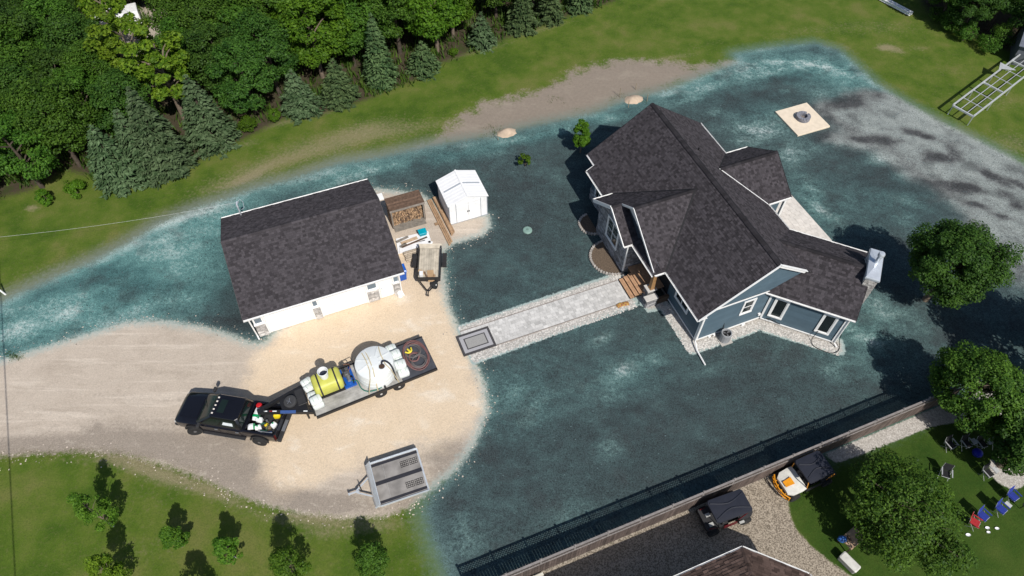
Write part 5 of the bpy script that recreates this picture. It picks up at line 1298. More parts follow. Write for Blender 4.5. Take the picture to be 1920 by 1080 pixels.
mb = MB(); mb.beam((-L2 - .6, 0, zt - .12), (-L2 - 1.15, 0, zt - .12), .07, .08); mb.cyl((-L2 - 1.15, 0, zt - .18), (-L2 - 1.15, 0, zt - .04), .06, .05, 8); mb.build('coupler', m_alu, st)
mb = MB(); mb.cyl((-L2 - .5, .12, .03), (-L2 - .5, .12, .75), .03, .03, 8); mb.cyl((-L2 - .5, .12, .74), (-L2 - .5, -.02, .78), .015, .015, 6); mb.build('jack', m_blackm, st)
# small tipping utility trailer by the garage
ut = thing('utility_trailer', 'small black utility trailer with worn board floor parked beside the garage', 'trailer', at(806, 500, .0) + Vector((.05, -.15, 0)), -88)
m_side = mat('trailer_side', (.03, .028, .028), .6, .2, 5)
zb_ = .55
bw = .158
for i in range(9):
    if i == 0: mb = MB(); mb.box(-1.22, 1.42, -.70, -.70 + bw - .008, zb_, zb_ + .03); w0 = mb.build('floor_board', m_oldwood, ut)
    else: inst(w0, ut, (0, i * bw - .004 * i * 0, 0))
mb = MB(); mb.box(-1.2, 1.42, -.7, .7, zb_ - .1, zb_ - .01); mb.build('frame', m_blackm, ut)
for s in (-1, 1):
    mb = MB(); mb.box(-1.24, 1.45, s * .74 - .02, s * .74 + .02, zb_ - .05, zb_ + .36); mb.build('side_panel', m_side, ut)
    mb = MB(); mb.box(-.75, .25, s * .98 - .14, s * .98 + .14, .62, .65); mb.box(-.78, -.74, s * .98 - .14, s * .98 + .14, .45, .65); mb.box(.25, .29, s * .98 - .14, s * .98 + .14, .45, .65); mb.build('mudguard', m_side, ut)
    wheel_part(ut, (-.25, s * .96, .31), (0, s, 0), .31, .19)
    mb = MB(); mb.beam((1.4, s * .62, zb_ - .06), (2.2, s * .06, zb_ - .1), .06, .08); mb.build('drawbar', m_blackm, ut)
mb = MB(); mb.box(1.42, 1.46, -.72, .72, zb_ - .05, zb_ + .34); mb.build('front_panel', m_side, ut)
mb = MB(); mb.beam((2.1, 0, zb_ - .1), (2.55, 0, zb_ - .1), .07, .08); mb.cyl((2.55, 0, zb_ - .15), (2.55, 0, zb_ - .02), .06, .05, 8); mb.build('coupler', m_blackm, ut)
mb = MB(); mb.prism([(-1.25, -.72, zb_ + .02), (-1.25, .72, zb_ + .02), (-1.5, .80, zb_ + .20), (-1.5, -.80, zb_ + .20)], (0, 0, .04)); mb.build('tailgate', m_oldwood, ut)
o = wheel_part(ut, (1.72, .42, .45), (.25, .9, .25), .28, .17, rim=m_white, name='spare_wheel')
up = Vector((ut.location.x, ut.location.y, 0)); f_ut = lambda x, y: (up.x + x * math.cos(RAD(-88)) - y * math.sin(RAD(-88)), up.y + x * math.sin(RAD(-88)) + y * math.cos(RAD(-88)))
for (x, y, l, w, h, rz, m, nm, lab) in ((1.1, .12, .95, .45, .04, 6, mat('cardboard', (.42, .28, .16), .85), 'cardboard_sheet', 'flat cardboard sheet at the front of the small trailer bed'), (.75, -.5, .5, .25, .05, 60, mat('cardboard2', (.48, .35, .22), .85), 'cardboard_sheet', 'bent cardboard strip along the left side of the small trailer'), (1.0, -.5, .35, .25, .22, 0, m_wplast, 'white_box', 'small white box in the front left corner of the small trailer'), (1.05, -.2, .5, .1, .09, 25, m_plank, 'wood_offcut', 'brown wood offcut lying on the cardboard in the small trailer'), (1.25, .35, .4, .12, .08, -10, m_lum, 'wood_offcut', 'tan wood offcut at the front of the small trailer')):
    q = f_ut(x, y); mb = MB(); mb.prism([(-l / 2, -w / 2, 0), (l / 2, -w / 2 * .8, 0), (l / 2 * .95, w / 2, 0), (-l / 2, w / 2 * .9, 0)], (0, 0, h)); o = mb.build(nm, m); o.location = (q[0], q[1], zb_ + .035 + (.045 if 'offcut' in nm else 0)); o.rotation_euler = (0, 0, RAD(-88 + rz)); tag(o, lab, {'sheet': 'cardboard', 'box': 'box', 'offcut': 'offcut'}[nm.split('_')[-1]])

# ---------------------------------------------------------------- welded dock frame and beams, upper right
fa, fbb, fc_ = at(1787, 197, 1.0), at(1823, 217, 1.0), at(1880, 127, 1.0)
dl = (fc_ - fa); lenA = dl.length; ang = math.degrees(math.atan2(dl.y, dl.x)); wid = 1.75
df = thing('dock_frame', 'long welded aluminium dock frame standing on the upper right lawn', 'frame', (fa.x, fa.y, 0), ang)
m_al2 = mat('dull_aluminium', (.55, .57, .58), .45, .1, 4, metal=.3)
LF = 15.5; zf_ = 1.0
for y in (0, -wid):
    mb = MB(); mb.beam((0, y, zf_), (LF, y, zf_), .10, .16); mb.build('long_beam', m_al2, df)
for y in (-wid * .36, -wid * .68):
    mb = MB(); mb.beam((0, y, zf_ - .02), (LF, y, zf_ - .02), .045, .06); mb.build('stringer', m_al2, df)
for i in range(11):
    x = i * LF / 10; mb = MB(); mb.beam((x, 0, zf_ - .03), (x, -wid, zf_ - .03), .12 if i in (0, 3, 6, 10) else .05, .12 if i in (0, 3, 6, 10) else .05); mb.build('cross_bar', m_al2, df)
for x in (.1, 3.1, 6.2, 9.3, 12.4, 15.3):
    for y in (-.02, -wid + .02):
        mb = MB(); mb.box(x - .03, x + .03, y - .03, y + .03, -.05, zf_ - .08); mb.build('leg', m_al2, df)
mb = MB(); mb.prism([(lenA * .93, .10, zf_ + .09), (lenA * .93 + .9, .45, zf_ + .09), (lenA * .93 + .9, -.9, zf_ + .09)][::-1], (0, 0, .03)); mb.build('gusset_plate', m_al2, df)
wa, wbm = at(1656, 0, .2), at(1707, 27, .2); dwm = wbm - wa
for k in range(2):
    t = thing('white_beam', ('nearer of two long white beams lying by the upper right wood', 'farther of two long white beams lying by the upper right wood')[k], 'beam', (wa.x + .30 * k * .8, wa.y + .30 * k * .6, 0), math.degrees(math.atan2(dwm.y, dwm.x)), 'white beams by the wood')
    Lb = dwm.length
    for z0, z1, w in ((.08, .11, .22), (.28, .31, .22)):
        mb = MB(); mb.box(-3.5, Lb, -w / 2, w / 2, z0, z1); mb.build('flange', m_white, t)
    mb = MB(); mb.box(-3.5, Lb, -.02, .02, .112, .278); mb.build('web', m_white, t)
# slate roofed hut in the corner
hut = thing('slate_hut', 'small hut with slate grey roof half hidden under the corner trees', 'hut', at(1938, 112), -25)
mb = MB(); mb.box(-1.9, 1.9, -1.6, 1.6, 0, 1.9); mb.build('wall', mat('hut_wall', (.10, .11, .13), .8), hut)
for s in (-1, 1):
    mb = MB(); mb.prism([(-2.1, 0, 2.75), (2.1, 0, 2.75), (2.1, s * 1.85, 1.85), (-2.1, s * 1.85, 1.85)][::-s], (0, 0, .06)); mb.build('roof_slope', mat('slate_roof', (.12, .135, .17), .7, .2, 4), hut)
mb = MB(); mb.box(-2.12, 2.12, -.05, .05, 2.78, 2.83); mb.build('ridge_cap', m_al2, hut)
# things parked in the clearing
m_vanw = mat('parked_white', (.74, .75, .76), .4)
for (px, l, w, h, rz, lab) in (((226, 50), 3.9, 1.8, 1.5, 25, 'white parked van glimpsed through the leaves in the clearing'),):
    t = thing('parked_van', lab, 'van', at(*px), rz)
    mb = MB(); mb.rings([[(x, y * k, z) for x, y in ((-l / 2, -w / 2), (l / 2, -w / 2), (l / 2, w / 2), (-l / 2, w / 2))] for z, k in ((.35, 1), (1.0, 1), (1.1, .97), (h, .84))]); mb.build('body', m_vanw, t, bevel=.08, seg=2)
    mb = MB(); mb.prism([(l / 2 + .01, -w * .38, 1.12), (l / 2 + .01, w * .38, 1.12), (l / 2 + .01, w * .33, h - .12), (l / 2 + .01, -w * .33, h - .12)], (.01, 0, 0)); mb.build('windscreen', m_glass, t)
    for sx in (-1.4, 1.4):
        for sy in (-1, 1): wheel_part(t, (sx, sy * w * .45, .34), (0, sy, 0), .34, .2)
for (px, l, w, h, rz, lab) in (((386, 12), 5.2, 2.0, .8, 10, 'pale boat hull upturned in the clearing at the top edge'), ((212, 42), 3.0, 1.3, .6, -30, 'small white boat hull beside the parked van')):
    mb = MB(); rr = []
    for i in range(9):
        t_ = i / 8; ww = w / 2 * math.sin(math.pi * min(.5, .08 + t_ * .6)) if t_ < .7 else w / 2; x = -l / 2 + l * t_
        rr.append([(x, ww * math.cos(a), .05 + h * max(0, math.sin(a)) ** .7) for a in [math.pi * j / 8 for j in range(9)]])
    mb.rings(rr); o = mb.build('boat_hull', m_vanw, None, smooth=True); o.location = at(*px); o.rotation_euler = (0, 0, RAD(rz)); tag(o, lab, 'boat')
# ---------------------------------------------------------------- wires
m_wire = mat('pale_wire', (.55, .56, .55), .6); m_wire_d = mat('dark_wire', (.03, .03, .03), .6)
w1 = uv(-4.36, 35.84, 3.88); w0_ = at(-60, 434, 3.9)
sag = lambda a, b, s, n=18: [a.lerp(b, i / n) + Vector((0, 0, -s * 4 * (i / n) * (1 - i / n))) for i in range(n + 1)]
worldtube('overhead_wire', sag(w0_ + (w0_ - w1) * .6, w1, .8), .006, m_wire, 'pale overhead wire running from the left edge to the garage mast', 'wire', 5)
_sh = Vector((math.cos(RAD(SUN_AZ)), math.sin(RAD(SUN_AZ)), 0)) / math.tan(RAD(SUN_EL)) * 9.0
a, b = at(3, 590) - _sh, at(28, 1080) - _sh; a.z = b.z = 9.0
worldtube('overhead_wire', sag(a + (a - b) * .5, b + (b - a) * .3, .5), .03, m_wire_d, 'dark overhead wire past the left edge whose shadow crosses the driveway', 'wire', 5)
# ================================================================== VEHICLES AND THEIR LOADS
m_bpaint = mat('black_paint', (.006, .006, .009), .22, .1, 2, spec=.5, coat=.35)
m_bplastic = mat('dark_grey_plastic', (.03, .03, .032), .6)
m_tint = mat('tinted_glass', (.01, .018, .016), .05, .1, 1, spec=.45)
m_chrome = mat('dull_chrome', (.42, .43, .45), .3, .1, 4, metal=.7)
def rect_ring(x0, x1, w, z, c, k=1.0):
    return [(x1 - c, -w, z), (x1, -w + c * k, z), (x1, w - c * k, z), (x1 - c, w, z), (x0 + c, w, z), (x0, w - c * k, z), (x0, -w + c * k, z), (x0 + c, -w, z)]
# ---- pickup
tk_o = Vector((-15.76, 17.88, 0)); TKA = 171.0
tk = thing('pickup_truck', 'black crew cab pickup truck with a loaded bed on the gravel driveway', 'pickup', tk_o, TKA)
def body_sec(x, w, zb, zt, crown, sh):
    h = [(w * .96, zb), (w, zb + (zt - zb) * .35), (w * .985, zt - sh), (w * .90, zt - sh * .25), (w * .55, zt + crown * .8), (0, zt + crown)]
    return [(x, y, z) for y, z in h] + [(x, -y, z) for y, z in reversed(h[:-1])]
mb = MB()
mb.rings([body_sec(*s) for s in ((2.98, .78, .52, .92, .02, .10), (2.93, .90, .45, 1.02, .03, .10), (2.72, .985, .42, 1.12, .04, .10), (2.1, 1.0, .42, 1.19, .05, .10), (1.55, 1.0, .42, 1.24, .05, .09), (1.35, 1.0, .42, 1.25, .02, .08), (-1.18, 1.0, .42, 1.25, .0, .06))])
mb.build('body', m_bpaint, tk, smooth=True, angle=38)
mb = MB(); mb.rings([[(x, y, z + .0) for x, y, z in [(2.70, w, 1.165), (2.2, w * 1.02, 1.235), (1.62, w * 1.06, 1.29), (1.62, w * .55, 1.31), (2.25, w * .5, 1.26), (2.72, w * .52, 1.185)]] for w in (.0, .62)], cap=True); mb.build('hood_bulge', m_bpaint, tk, smooth=True)
mb = MB(); mb.rings([[(x, -y, z) for x, y, z in [(2.70, w, 1.165), (2.2, w * 1.02, 1.235), (1.62, w * 1.06, 1.29), (1.62, w * .55, 1.31), (2.25, w * .5, 1.26), (2.72, w * .52, 1.185)]] for w in (.62, .0)], cap=True); mb.build('hood_bulge', m_bpaint, tk, smooth=True)
belt, roof1, roof2, roof3 = rect_ring(-1.14, 1.58, .93, 1.25, .10), rect_ring(-.98, .72, .74, 1.86, .10), rect_ring(-.94, .64, .68, 1.93, .12), rect_ring(-.80, .50, .5, 1.955, .14)
mb = MB(); mb.rings([belt, roof1, roof2, roof3]); mb.build('cab', m_bpaint, tk, smooth=True, angle=30)
def lerp3(a, b, t): return tuple(a[i] + (b[i] - a[i]) * t for i in range(3))
def pane(parent, i, j, t0, t1, a0, a1, name, m, out=.008):
    """panel on the cab face between ring corners i and j"""
    A, B, D, E_ = belt[i], belt[j], roof1[i], roof1[j]
    lo0, lo1 = lerp3(A, D, t0), lerp3(B, E_, t0); hi0, hi1 = lerp3(A, D, t1), lerp3(B, E_, t1)
    q = [Vector(lerp3(lo0, lo1, a0)), Vector(lerp3(lo0, lo1, a1)), Vector(lerp3(hi0, hi1, a1)), Vector(lerp3(hi0, hi1, a0))]
    n = (q[1] - q[0]).cross(q[3] - q[0]).normalized()
    mb = MB(); mb.prism([p - n * .01 for p in q], n * (.01 + out)); return mb.build(name, m, parent)
pane(tk, 1, 2, .06, .94, .02, .98, 'windscreen', m_tint); pane(tk, 5, 6, .15, .88, .05, .95, 'rear_window', m_tint)
wiper = MB(); wiper.beam((1.60, -.5, 1.30), (1.25, .0, 1.55), .03, .02); wiper.build('wiper', m_bplastic, tk)
for (i, j) in ((3, 4), (7, 0)):
    left = i == 3
    for a0, a1 in ((.06, .46), (.50, .90)):
        s0, s1 = (a0, a1) if left else (1 - a1, 1 - a0)
        w_ = pane(tk, i, j, .12, .90, s0, s1, 'side_window', m_tint)
        if left and a0 > .4: pane(w_, i, j, .35, .70, s0 + .06, s1 - .05, 'decal', mat('white_decal', (.62, .66, .68), .5), .014)
for s in (-1, 1):
    for x0, x1 in ((.22, 1.30), (-1.0, .18)):
        mb = MB(); mb.prism([(x0, s * .998, .55), (x1, s * .998, .55), (x1, s * .998, 1.16), (x0, s * .992, 1.16)][::s], (0, s * .012, 0)); d = mb.build('door', m_bpaint, tk)
        h = MB(); h.box(x0 + .08, x0 + .26, s * 1.012 - .012, s * 1.012 + .03, 1.03, 1.07); h.build('handle', m_chrome, d)
    mb = MB(); mb.box(1.18, 1.34, s * 1.13 - .16, s * 1.13 + .12, 1.33, 1.53); mb.beam((1.26, s * .98, 1.3), (1.26, s * 1.15, 1.38), .07, .06); mb.build('mirror', m_bplastic, tk, bevel=.03)
    mb = MB(); mb.box(-1.15, 1.35, s * 1.04 - .09, s * 1.04 + .09, .40, .46); mb.build('running_board', m_bplastic, tk)
    mb = MB(); mb.box(-1.12, 1.3, s * 1.125 - .006, s * 1.125 + .01, .42, .45); mb.build('step_trim', m_chrome, tk)
    mb = MB(); mb.box(2.78, 2.95, s * .80 - .12, s * .80 + .12, .80, .96); mb.build('headlight', mat('headlamp', (.5, .5, .5), .15), tk, bevel=.02)
    mb = MB(); mb.box(-2.99, -2.95, s * .9 - .07, s * .9 + .05, .75, 1.15); mb.build('tail_light', mat('tail_red', (.09, .006, .006), .3), tk)
    for x in (1.85, -1.98):
        mb = MB(); n = 14; rr = []
        for r_, yy in ((.52, .96), (.56, 1.07), (.48, 1.08), (.46, .96)):
            rr.append([(x + r_ * math.cos(math.pi * i / n), s * yy, .42 + r_ * math.sin(math.pi * i / n)) for i in range(n + 1)])
        vs = [p for q in rr for p in q]; k = n + 1; fs = [(a * k + i, a * k + i + 1, (a + 1) * k + i + 1, (a + 1) * k + i) for a in range(3) for i in range(n)]
        mb.add(vs, fs); mb.build('wheel_arch', m_bplastic, tk)
        wh = wheel_part(tk, (0, 0, 0), (0, s, 0), .42, .30, rim=mat('grey_rim', (.16, .16, .165), .4, .1, 4, metal=.4)); wh.location = (x, s * 1.0, .42)
        if x > 0: wh.rotation_euler = (0, 0, RAD(22))
mb = MB(); mb.box(2.86, 3.06, -.93, .93, .40, .66); mb.build('front_bumper', m_bplastic, tk, bevel=.05, seg=2)
mb = MB(); mb.box(2.92, 2.995, -.52, .52, .66, .94); mb.build('grille', m_bplastic, tk, bevel=.02)
for y in (-.48, -.24, 0, .24, .48):
    mb = MB(); mb.box(.50, .60, y - .045, y + .045, 1.935, 1.985); mb.build('marker_light', mat('marker_lens', (.72, .66, .60), .3), tk, bevel=.015)
mb = MB(); mb.box(-.05, .34, -.40, .40, 1.95, 1.966); mb.build('sunroof', m_tint, tk)
for y in (-.45, -.3, -.15, 0, .15, .3, .45):
    mb = MB(); mb.box(-.82, -.12, y - .012, y + .012, 1.945, 1.966); mb.build('roof_rib', m_bpaint, tk)
# bed
mb = MB(); mb.box(-2.95, -1.2, -.93, .93, .55, .74); mb.build('bed_floor', m_bplastic, tk)
for s in (-1, 1):
    mb = MB(); mb.rings([[(x, s * y, z) for y, z in ((.84, .6), (.84, 1.22), (.86, 1.27), (.97, 1.26), (1.0, 1.15), (1.0, .75), (.96, .5), (.9, .5))] for x in (-2.96, -1.19)]); mb.build('bed_side', m_bpaint, tk)
mb = MB(); mb.box(-1.27, -1.19, -.84, .84, .6, 1.27); mb.build('bed_front', m_bpaint, tk)
mb = MB(); mb.box(-3.0, -2.92, -.84, .84, .62, 1.22); mb.build('tailgate', m_bpaint, tk, bevel=.02)
mb = MB(); mb.box(-3.24, -3.0, -.95, .95, .52, .70); mb.build('rear_bumper', m_bplastic, tk, bevel=.04, seg=2)
mb = MB(); mb.box(-3.23, -3.05, -.35, .35, .70, .712); mb.build('step_pad', m_chrome, tk)
mb = MB(); mb.cyl((-2.15, 0, .74), (-2.15, 0, 1.0), .06, .06, 10); mb.build('hitch_ball', m_chrome, tk)
# load of the pickup bed: separate things
def tkp(x, y, z=0): c, s = math.cos(RAD(TKA)), math.sin(RAD(TKA)); return Vector((tk_o.x + x * c - y * s, tk_o.y + x * s + y * c, z))
m_red, m_green, m_wh, m_yel, m_blu = mat('red_plastic', (.52, .015, .02), .4), mat('green_plastic', (.0, .28, .09), .4), mat('white_load', (.80, .82, .82), .45), mat('yellow_plastic', (.72, .56, .02), .4), mat('blue_cloth', (.02, .05, .17), .8)
def sack(lab, x, y, z, w, l, h, rz, mats, split=None, cat='sack'):
    t = thing('sack', lab, cat, tkp(x, y, z), TKA + rz, 'sacks in the pickup bed'); mb = MB(); bag_mesh(mb, w, l, h); o = mb.build('sack_body', mats[0], t, smooth=True)
    if len(mats) > 1:
        for k, (m, t0, t1) in enumerate(mats[1:]):
            q = MB(); bag_mesh(q, w * 1.015, l * (t1 - t0), h * 1.03); b = q.build('printed_band', m, t, smooth=True); b.location = (l * ((t0 + t1) / 2 - .5), 0, -.004)
    return t
sack('white and green sack with a red end lying across the front of the pickup bed', -1.55, -.32, 1.05, .42, .95, .20, 90, [m_wh, (m_green, .56, .88), (m_red, .0, .2)])
sack('white sack with green flap in the near front corner of the pickup bed', -1.50, .58, 1.05, .36, .42, .22, 20, [m_wh, (m_green, .0, .22)])
mb = MB(); mb.lathe(0, 0, [(.14, 0), (.16, .08), (.165, .20), (.12, .24), (.06, .25)], 14); o = mb.build('fuel_can', m_red, None, smooth=True); o.location = tkp(-1.48, -.72, 1.05); tag(o, 'red round can at the far front corner of the pickup bed', 'can')
def jug(lab, x, y, z, s, m, rz=0, cat='jug'):
    t = thing('jug', lab, cat, tkp(x, y, z), TKA + rz, 'jugs in the pickup bed')
    mb = MB(); mb.rings([[(a * s * k, b * s * .75 * k, h) for a, b in ((-1, -.8), (-.8, -1), (.8, -1), (1, -.8), (1, .8), (.8, 1), (-.8, 1), (-1, .8))] for h, k in ((0, .95), (s * .3, 1), (s * 1.7, 1), (s * 2.1, .6), (s * 2.25, .3))]); mb.build('jug_body', m, t, smooth=True, angle=50)
    mb = MB(); mb.lathe(0, 0, [(s * .28, s * 2.25), (s * .28, s * 2.5)], 10); mb.build('cap', m_green if m is m_wh else m_bplastic, t)
    mb = MB(); mb.tube([(s * .5, 0, s * 1.75), (s * .7, 0, s * 2.3), (0, 0, s * 2.3)], s * .12, 5); mb.build('jug_handle', m, t)
jug('white jug between the printed sacks in the pickup bed', -1.78, .08, .95, .17, m_wh); jug('white jug by the near bed side next to the green flapped sack', -1.86, .52, .85, .17, m_wh, 30); jug('white jug near the tailgate of the pickup', -2.62, .18, .80, .16, m_wh, 60)
jug('yellow jug near the tailgate under the gooseneck', -2.60, -.42, .80, .19, m_yel, 20); jug('small yellow jug in the middle of the pickup bed', -2.18, .22, .78, .10, m_yel, 70)
for k, (x, y, a, b, h, m, lab) in enumerate(((-2.35, .35, .3, .22, .2, mat('brown_crate', (.16, .12, .07), .8), 'brown box in the near half of the pickup bed'), (-2.45, .62, .35, .16, .1, m_blu, 'blue cloth bundle along the near bed side'), (-2.05, .62, .2, .2, .13, m_chrome, 'grey pump fitting in the pickup bed'))):
    mb = MB(); mb.rings([[(c * a / 2 * s, d * b / 2 * s, z) for c, d in ((-1, -1), (1, -1), (1, 1), (-1, 1))] for z, s in ((0, 1), (h * .8, .97), (h, .8))]); o = mb.build(('crate', 'cloth_bundle', 'pump_fitting')[k], m, None, bevel=.01); o.location = tkp(x, y, .745); o.rotation_euler = (0, 0, RAD(TKA + 15)); tag(o, lab, ('box', 'cloth', 'fitting')[k])
mb = MB(); mb.tube([(-.4, 0, 0), (.4, 0, 0)], .025, 6); o = mb.build('pipe', m_chrome); o.location = tkp(-2.45, .80, 1.29); o.rotation_euler = (0, 0, RAD(TKA + 3)); tag(o, 'thin pale pipe resting on the near bed rail', 'pipe')
hs = []
for i in range(60):
    a = i * .42; hs.append(tkp(-2.1 + (.24 + .02 * math.sin(i)) * math.cos(a), .38 + .24 * math.sin(a), .80 + i * .003))
worldtube('hose_coil', hs, .022, mat('green_hose', (.01, .07, .05), .5), 'dark green hose coiled in the middle of the pickup bed', 'hose')

# ---- gooseneck trailer
TRA = 26.5; tr_o = Vector((-11.5, 19.03, 0))
def trp(x, y, z=0): c, s = math.cos(RAD(TRA)), math.sin(RAD(TRA)); return Vector((tr_o.x + x * c - y * s, tr_o.y + x * s + y * c, z))
tr = thing('gooseneck_trailer', 'long black gooseneck flatbed trailer hitched to the pickup and carrying tanks', 'trailer', tr_o, TRA)
m_deckg = mat('grey_trailer_deck', (.34, .33, .31), .85, .38, 1.6, objvar=.06, bump=.2)
DZ = .74
for i in range(13):
    if i == 0: mb = MB(); mb.box(0, 5.2, -1.17, -1.17 + .172, DZ - .04, DZ); w0 = mb.build('deck_board', m_deckg, tr)
    else: inst(w0, tr, (0, i * .18, 0))
mb = MB(); mb.box(0, 7.35, -1.1, 1.1, DZ - .25, DZ - .05); mb.build('frame', m_blackm, tr)
for s in (-1, 1):
    mb = MB(); mb.box(-.02, 7.35, s * 1.225 - .045, s * 1.225 + .045, DZ - .2, DZ + .012); mb.build('side_rail', m_blackm, tr)
    mb = MB(); mb.box(5.22, 7.33, s * .60 - .575, s * .60 + .575, DZ - .05, DZ + .004); mb.build('ramp', mat('ramp_grey', (.060, .064, .076), .6, .2, 3), tr)
    for x in (3.80, 4.92):
        wheel_part(tr, (x, s * 1.15, .37), (0, s, 0), .37, .22)
    mb = MB(); mb.beam((-.05, s * .95, .88), (-2.6, s * .10, 1.52), .16, .24); mb.build('gooseneck_arm', m_blackm, tr)
    if s < 0:
        q = MB(); q.beam((-.95, s * .95 + .255 - .005, 1.235), (-1.72, s * .10 - .36 + .005, 1.43), .172, .05); q.build('blue_decal', mat('blue_decal', (.05, .10, .27), .4), tr)
        for k, (t0, t1, m) in enumerate(((.12, .20, m_wh), (.72, .80, m_wh), (.80, .86, mat('reflector_red', (.25, .01, .01), .4)), (.90, .96, m_wh))):
            a_, b_ = Vector((-.05, s * .95, .88)), Vector((-2.6, s * .10, 1.52)); off_ = Vector((0, 0, .118))
            q = MB(); q.beam(a_.lerp(b_, t0) + off_, a_.lerp(b_, t1) + off_, .06, .02); q.build('reflector_tape', m, tr)
mb = MB(); mb.box(-.12, .0, -1.05, 1.05, DZ - .2, DZ + .22); mb.build('headboard', m_blackm, tr)
mb = MB(); mb.box(-.78, -.18, -.35, .75, .80, 1.14); mb.build('tool_box', m_blackm, tr, bevel=.02)
mb = MB(); mb.box(-.70, -.26, -.28, .68, 1.141, 1.165); mb.build('tool_box_lid', m_bplastic, tr)
mb = MB(); mb.prism([(-.3, -.75, 1.0), (-.3, .75, 1.0), (-1.6, .38, 1.3), (-1.6, -.38, 1.3)][::-1], (0, 0, .04)); mb.build('neck_plate', m_blackm, tr)
mb = MB(); mb.wheel((-1.05, .0, 1.33), (-.2, 0, 1), .37, .22, 22, inner=.2); sp_ = mb.build('spare_wheel', mat('spare_tyre', (.045, .045, .047), .8), tr, smooth=True, angle=40)
mb = MB(); mb.cyl((-1.05, 0, 1.27), (-1.07, 0, 1.40), .21, .21, 14); mb.build('rim', m_black, sp_)
for k in range(5):
    a = k * 1.257; mb = MB(); mb.beam((-1.07, 0, 1.41), (-1.07 + .19 * math.cos(a), .19 * math.sin(a), 1.41 + .038 * math.cos(a)), .05, .02); mb.build('spoke', m_chrome, sp_)
mb = MB(); mb.box(-2.85, -2.45, -.16, .16, 1.38, 1.62); mb.cyl((-2.68, 0, .95), (-2.68, 0, 1.4), .07, .07, 10); mb.build('coupler', m_blackm, tr)
for s in (-.7, .7):
    mb = MB(); mb.box(-.5, -.4, s - .05, s + .05, .02, .95); mb.build('landing_leg', m_blackm, tr)
mb = MB(); mb.beam((2.45, 1.1, DZ + .45), (2.95, 1.15, DZ + .45), .03, .03); mb.beam((2.45, 1.1, DZ), (2.45, 1.1, DZ + .45), .03, .03); mb.beam((2.95, 1.15, DZ), (2.95, 1.15, DZ + .45), .03, .03); mb.build('rack', m_blackm, tr)
# white water tank
wt_ = thing('water_tank', 'big round white plastic water tank strapped on the trailer', 'tank', trp(4.02, .0, DZ), TRA); wt_.scale = (1, 1, .9)
m_tank = mat('white_poly', (.68, .71, .71), .45, .05, 2)
mb = MB(); mb.lathe(0, 0, [(1.09, 0), (1.12, .05), (1.12, 1.30), (1.10, 1.37), (1.0, 1.41), (.55, 1.50), (.24, 1.55)], 40); mb.build('shell', m_tank, wt_, smooth=True, angle=30)
for i in range(8):
    a = 2 * math.pi * (i + .3) / 8; mb = MB(); mb.beam((.30 * math.cos(a), .30 * math.sin(a), 1.575), (1.02 * math.cos(a), 1.02 * math.sin(a), 1.445), .07, .025); mb.build('rib', m_tank, wt_)
mb = MB(); mb.lathe(0, 0, [(1.122, .4), (1.137, .43), (1.122, .46)], 40, cap=False); mb.lathe(0, 0, [(1.122, .8), (1.137, .83), (1.122, .86)], 40, cap=False); mb.build('band', m_tank, wt_, kind='stuff')
mb = MB(); mb.lathe(.30, -.55, [(.19, 1.42), (.22, 1.42), (.22, 1.56), (.18, 1.56), (.18, 1.53)], 18); mb.build('fill_neck', m_tank, wt_)
mb = MB(); mb.lathe(.30, -.55, [(.175, 1.52), (.175, 1.55)], 18); mb.build('fill_opening', mat('tank_inside', (.07, .04, .025), .8), wt_)
mb = MB(); mb.tube(smooth([(.34, -.45, 1.50), (.40, -.35, 1.68), (.58, -.38, 1.70), (.76, -.60, 1.60), (.84, -.86, 1.35), (.86, -.92, .6), (.88, -.95, .06)], 3), .05, 8); mb.build('fill_pipe', mat('dark_pipe', (.015, .016, .025), .5), wt_, smooth=True)
mb = MB(); mb.cyl((.10, -1.13, .22), (.10, -1.28, .22), .06, .06, 8); mb.cyl((.1, -1.24, .22), (.1, -1.24, .38), .03, .05, 8); mb.build('valve', m_bplastic, wt_)
m_strap = mat('tan_strap', (.50, .42, .26), .8)
for x, q in ((-.55, -.9), (-.28, -.35), (.72, .95)):
    mb = MB()
    za = lambda rr: 1.70 - .42 * max(0, rr - .2) ** 1.1
    pts = [(x * .8, .85, 1.42), (x * .7, .2, 1.545), (x * .75, -.5, 1.515), (x, -.96, 1.43), (q, -1.19, .02)]
    for a, b in zip(pts[:-1], pts[1:]): mb.beam(Vector(a) + Vector((0, 0, .03)), Vector(b) + Vector((0, 0, .03)), .05, .012)
    mb.build('strap', m_strap, wt_)
# yellow mixing tank with drum
yt = thing('mixing_tank', 'yellow rounded mixing tank with black straps on the trailer', 'tank', trp(1.22, .28, DZ), TRA)
m_ylw = mat('pale_yellow_poly', (.50, .50, .10), .45, .1, 2)
mb = MB(); rr = []
for x, k in ((-.84, .62), (-.82, .80), (-.74, .95), (-.62, 1.0), (.62, 1.0), (.74, .95), (.82, .80), (.84, .62)):
    rr.append([(x, .62 * k * math.copysign(abs(math.cos(a)) ** .6, math.cos(a)), .66 + .56 * k * math.copysign(abs(math.sin(a)) ** .65, math.sin(a))) for a in [2 * math.pi * i / 28 for i in range(28)]])
mb.rings(rr); mb.build('shell', m_ylw, yt, smooth=True, angle=50)
for x in (-.48, .50):
    mb = MB(); n = 28; rr = []
    for xx, q in ((x - .045, 1.012), (x + .045, 1.012)):
        rr.append([(xx, .62 * q * math.copysign(abs(math.cos(a)) ** .6, math.cos(a)), .66 + .56 * q * math.copysign(abs(math.sin(a)) ** .65, math.sin(a))) for a in [2 * math.pi * i / n for i in range(n)]])
    mb.rings(rr); mb.build('strap', m_bplastic, yt)
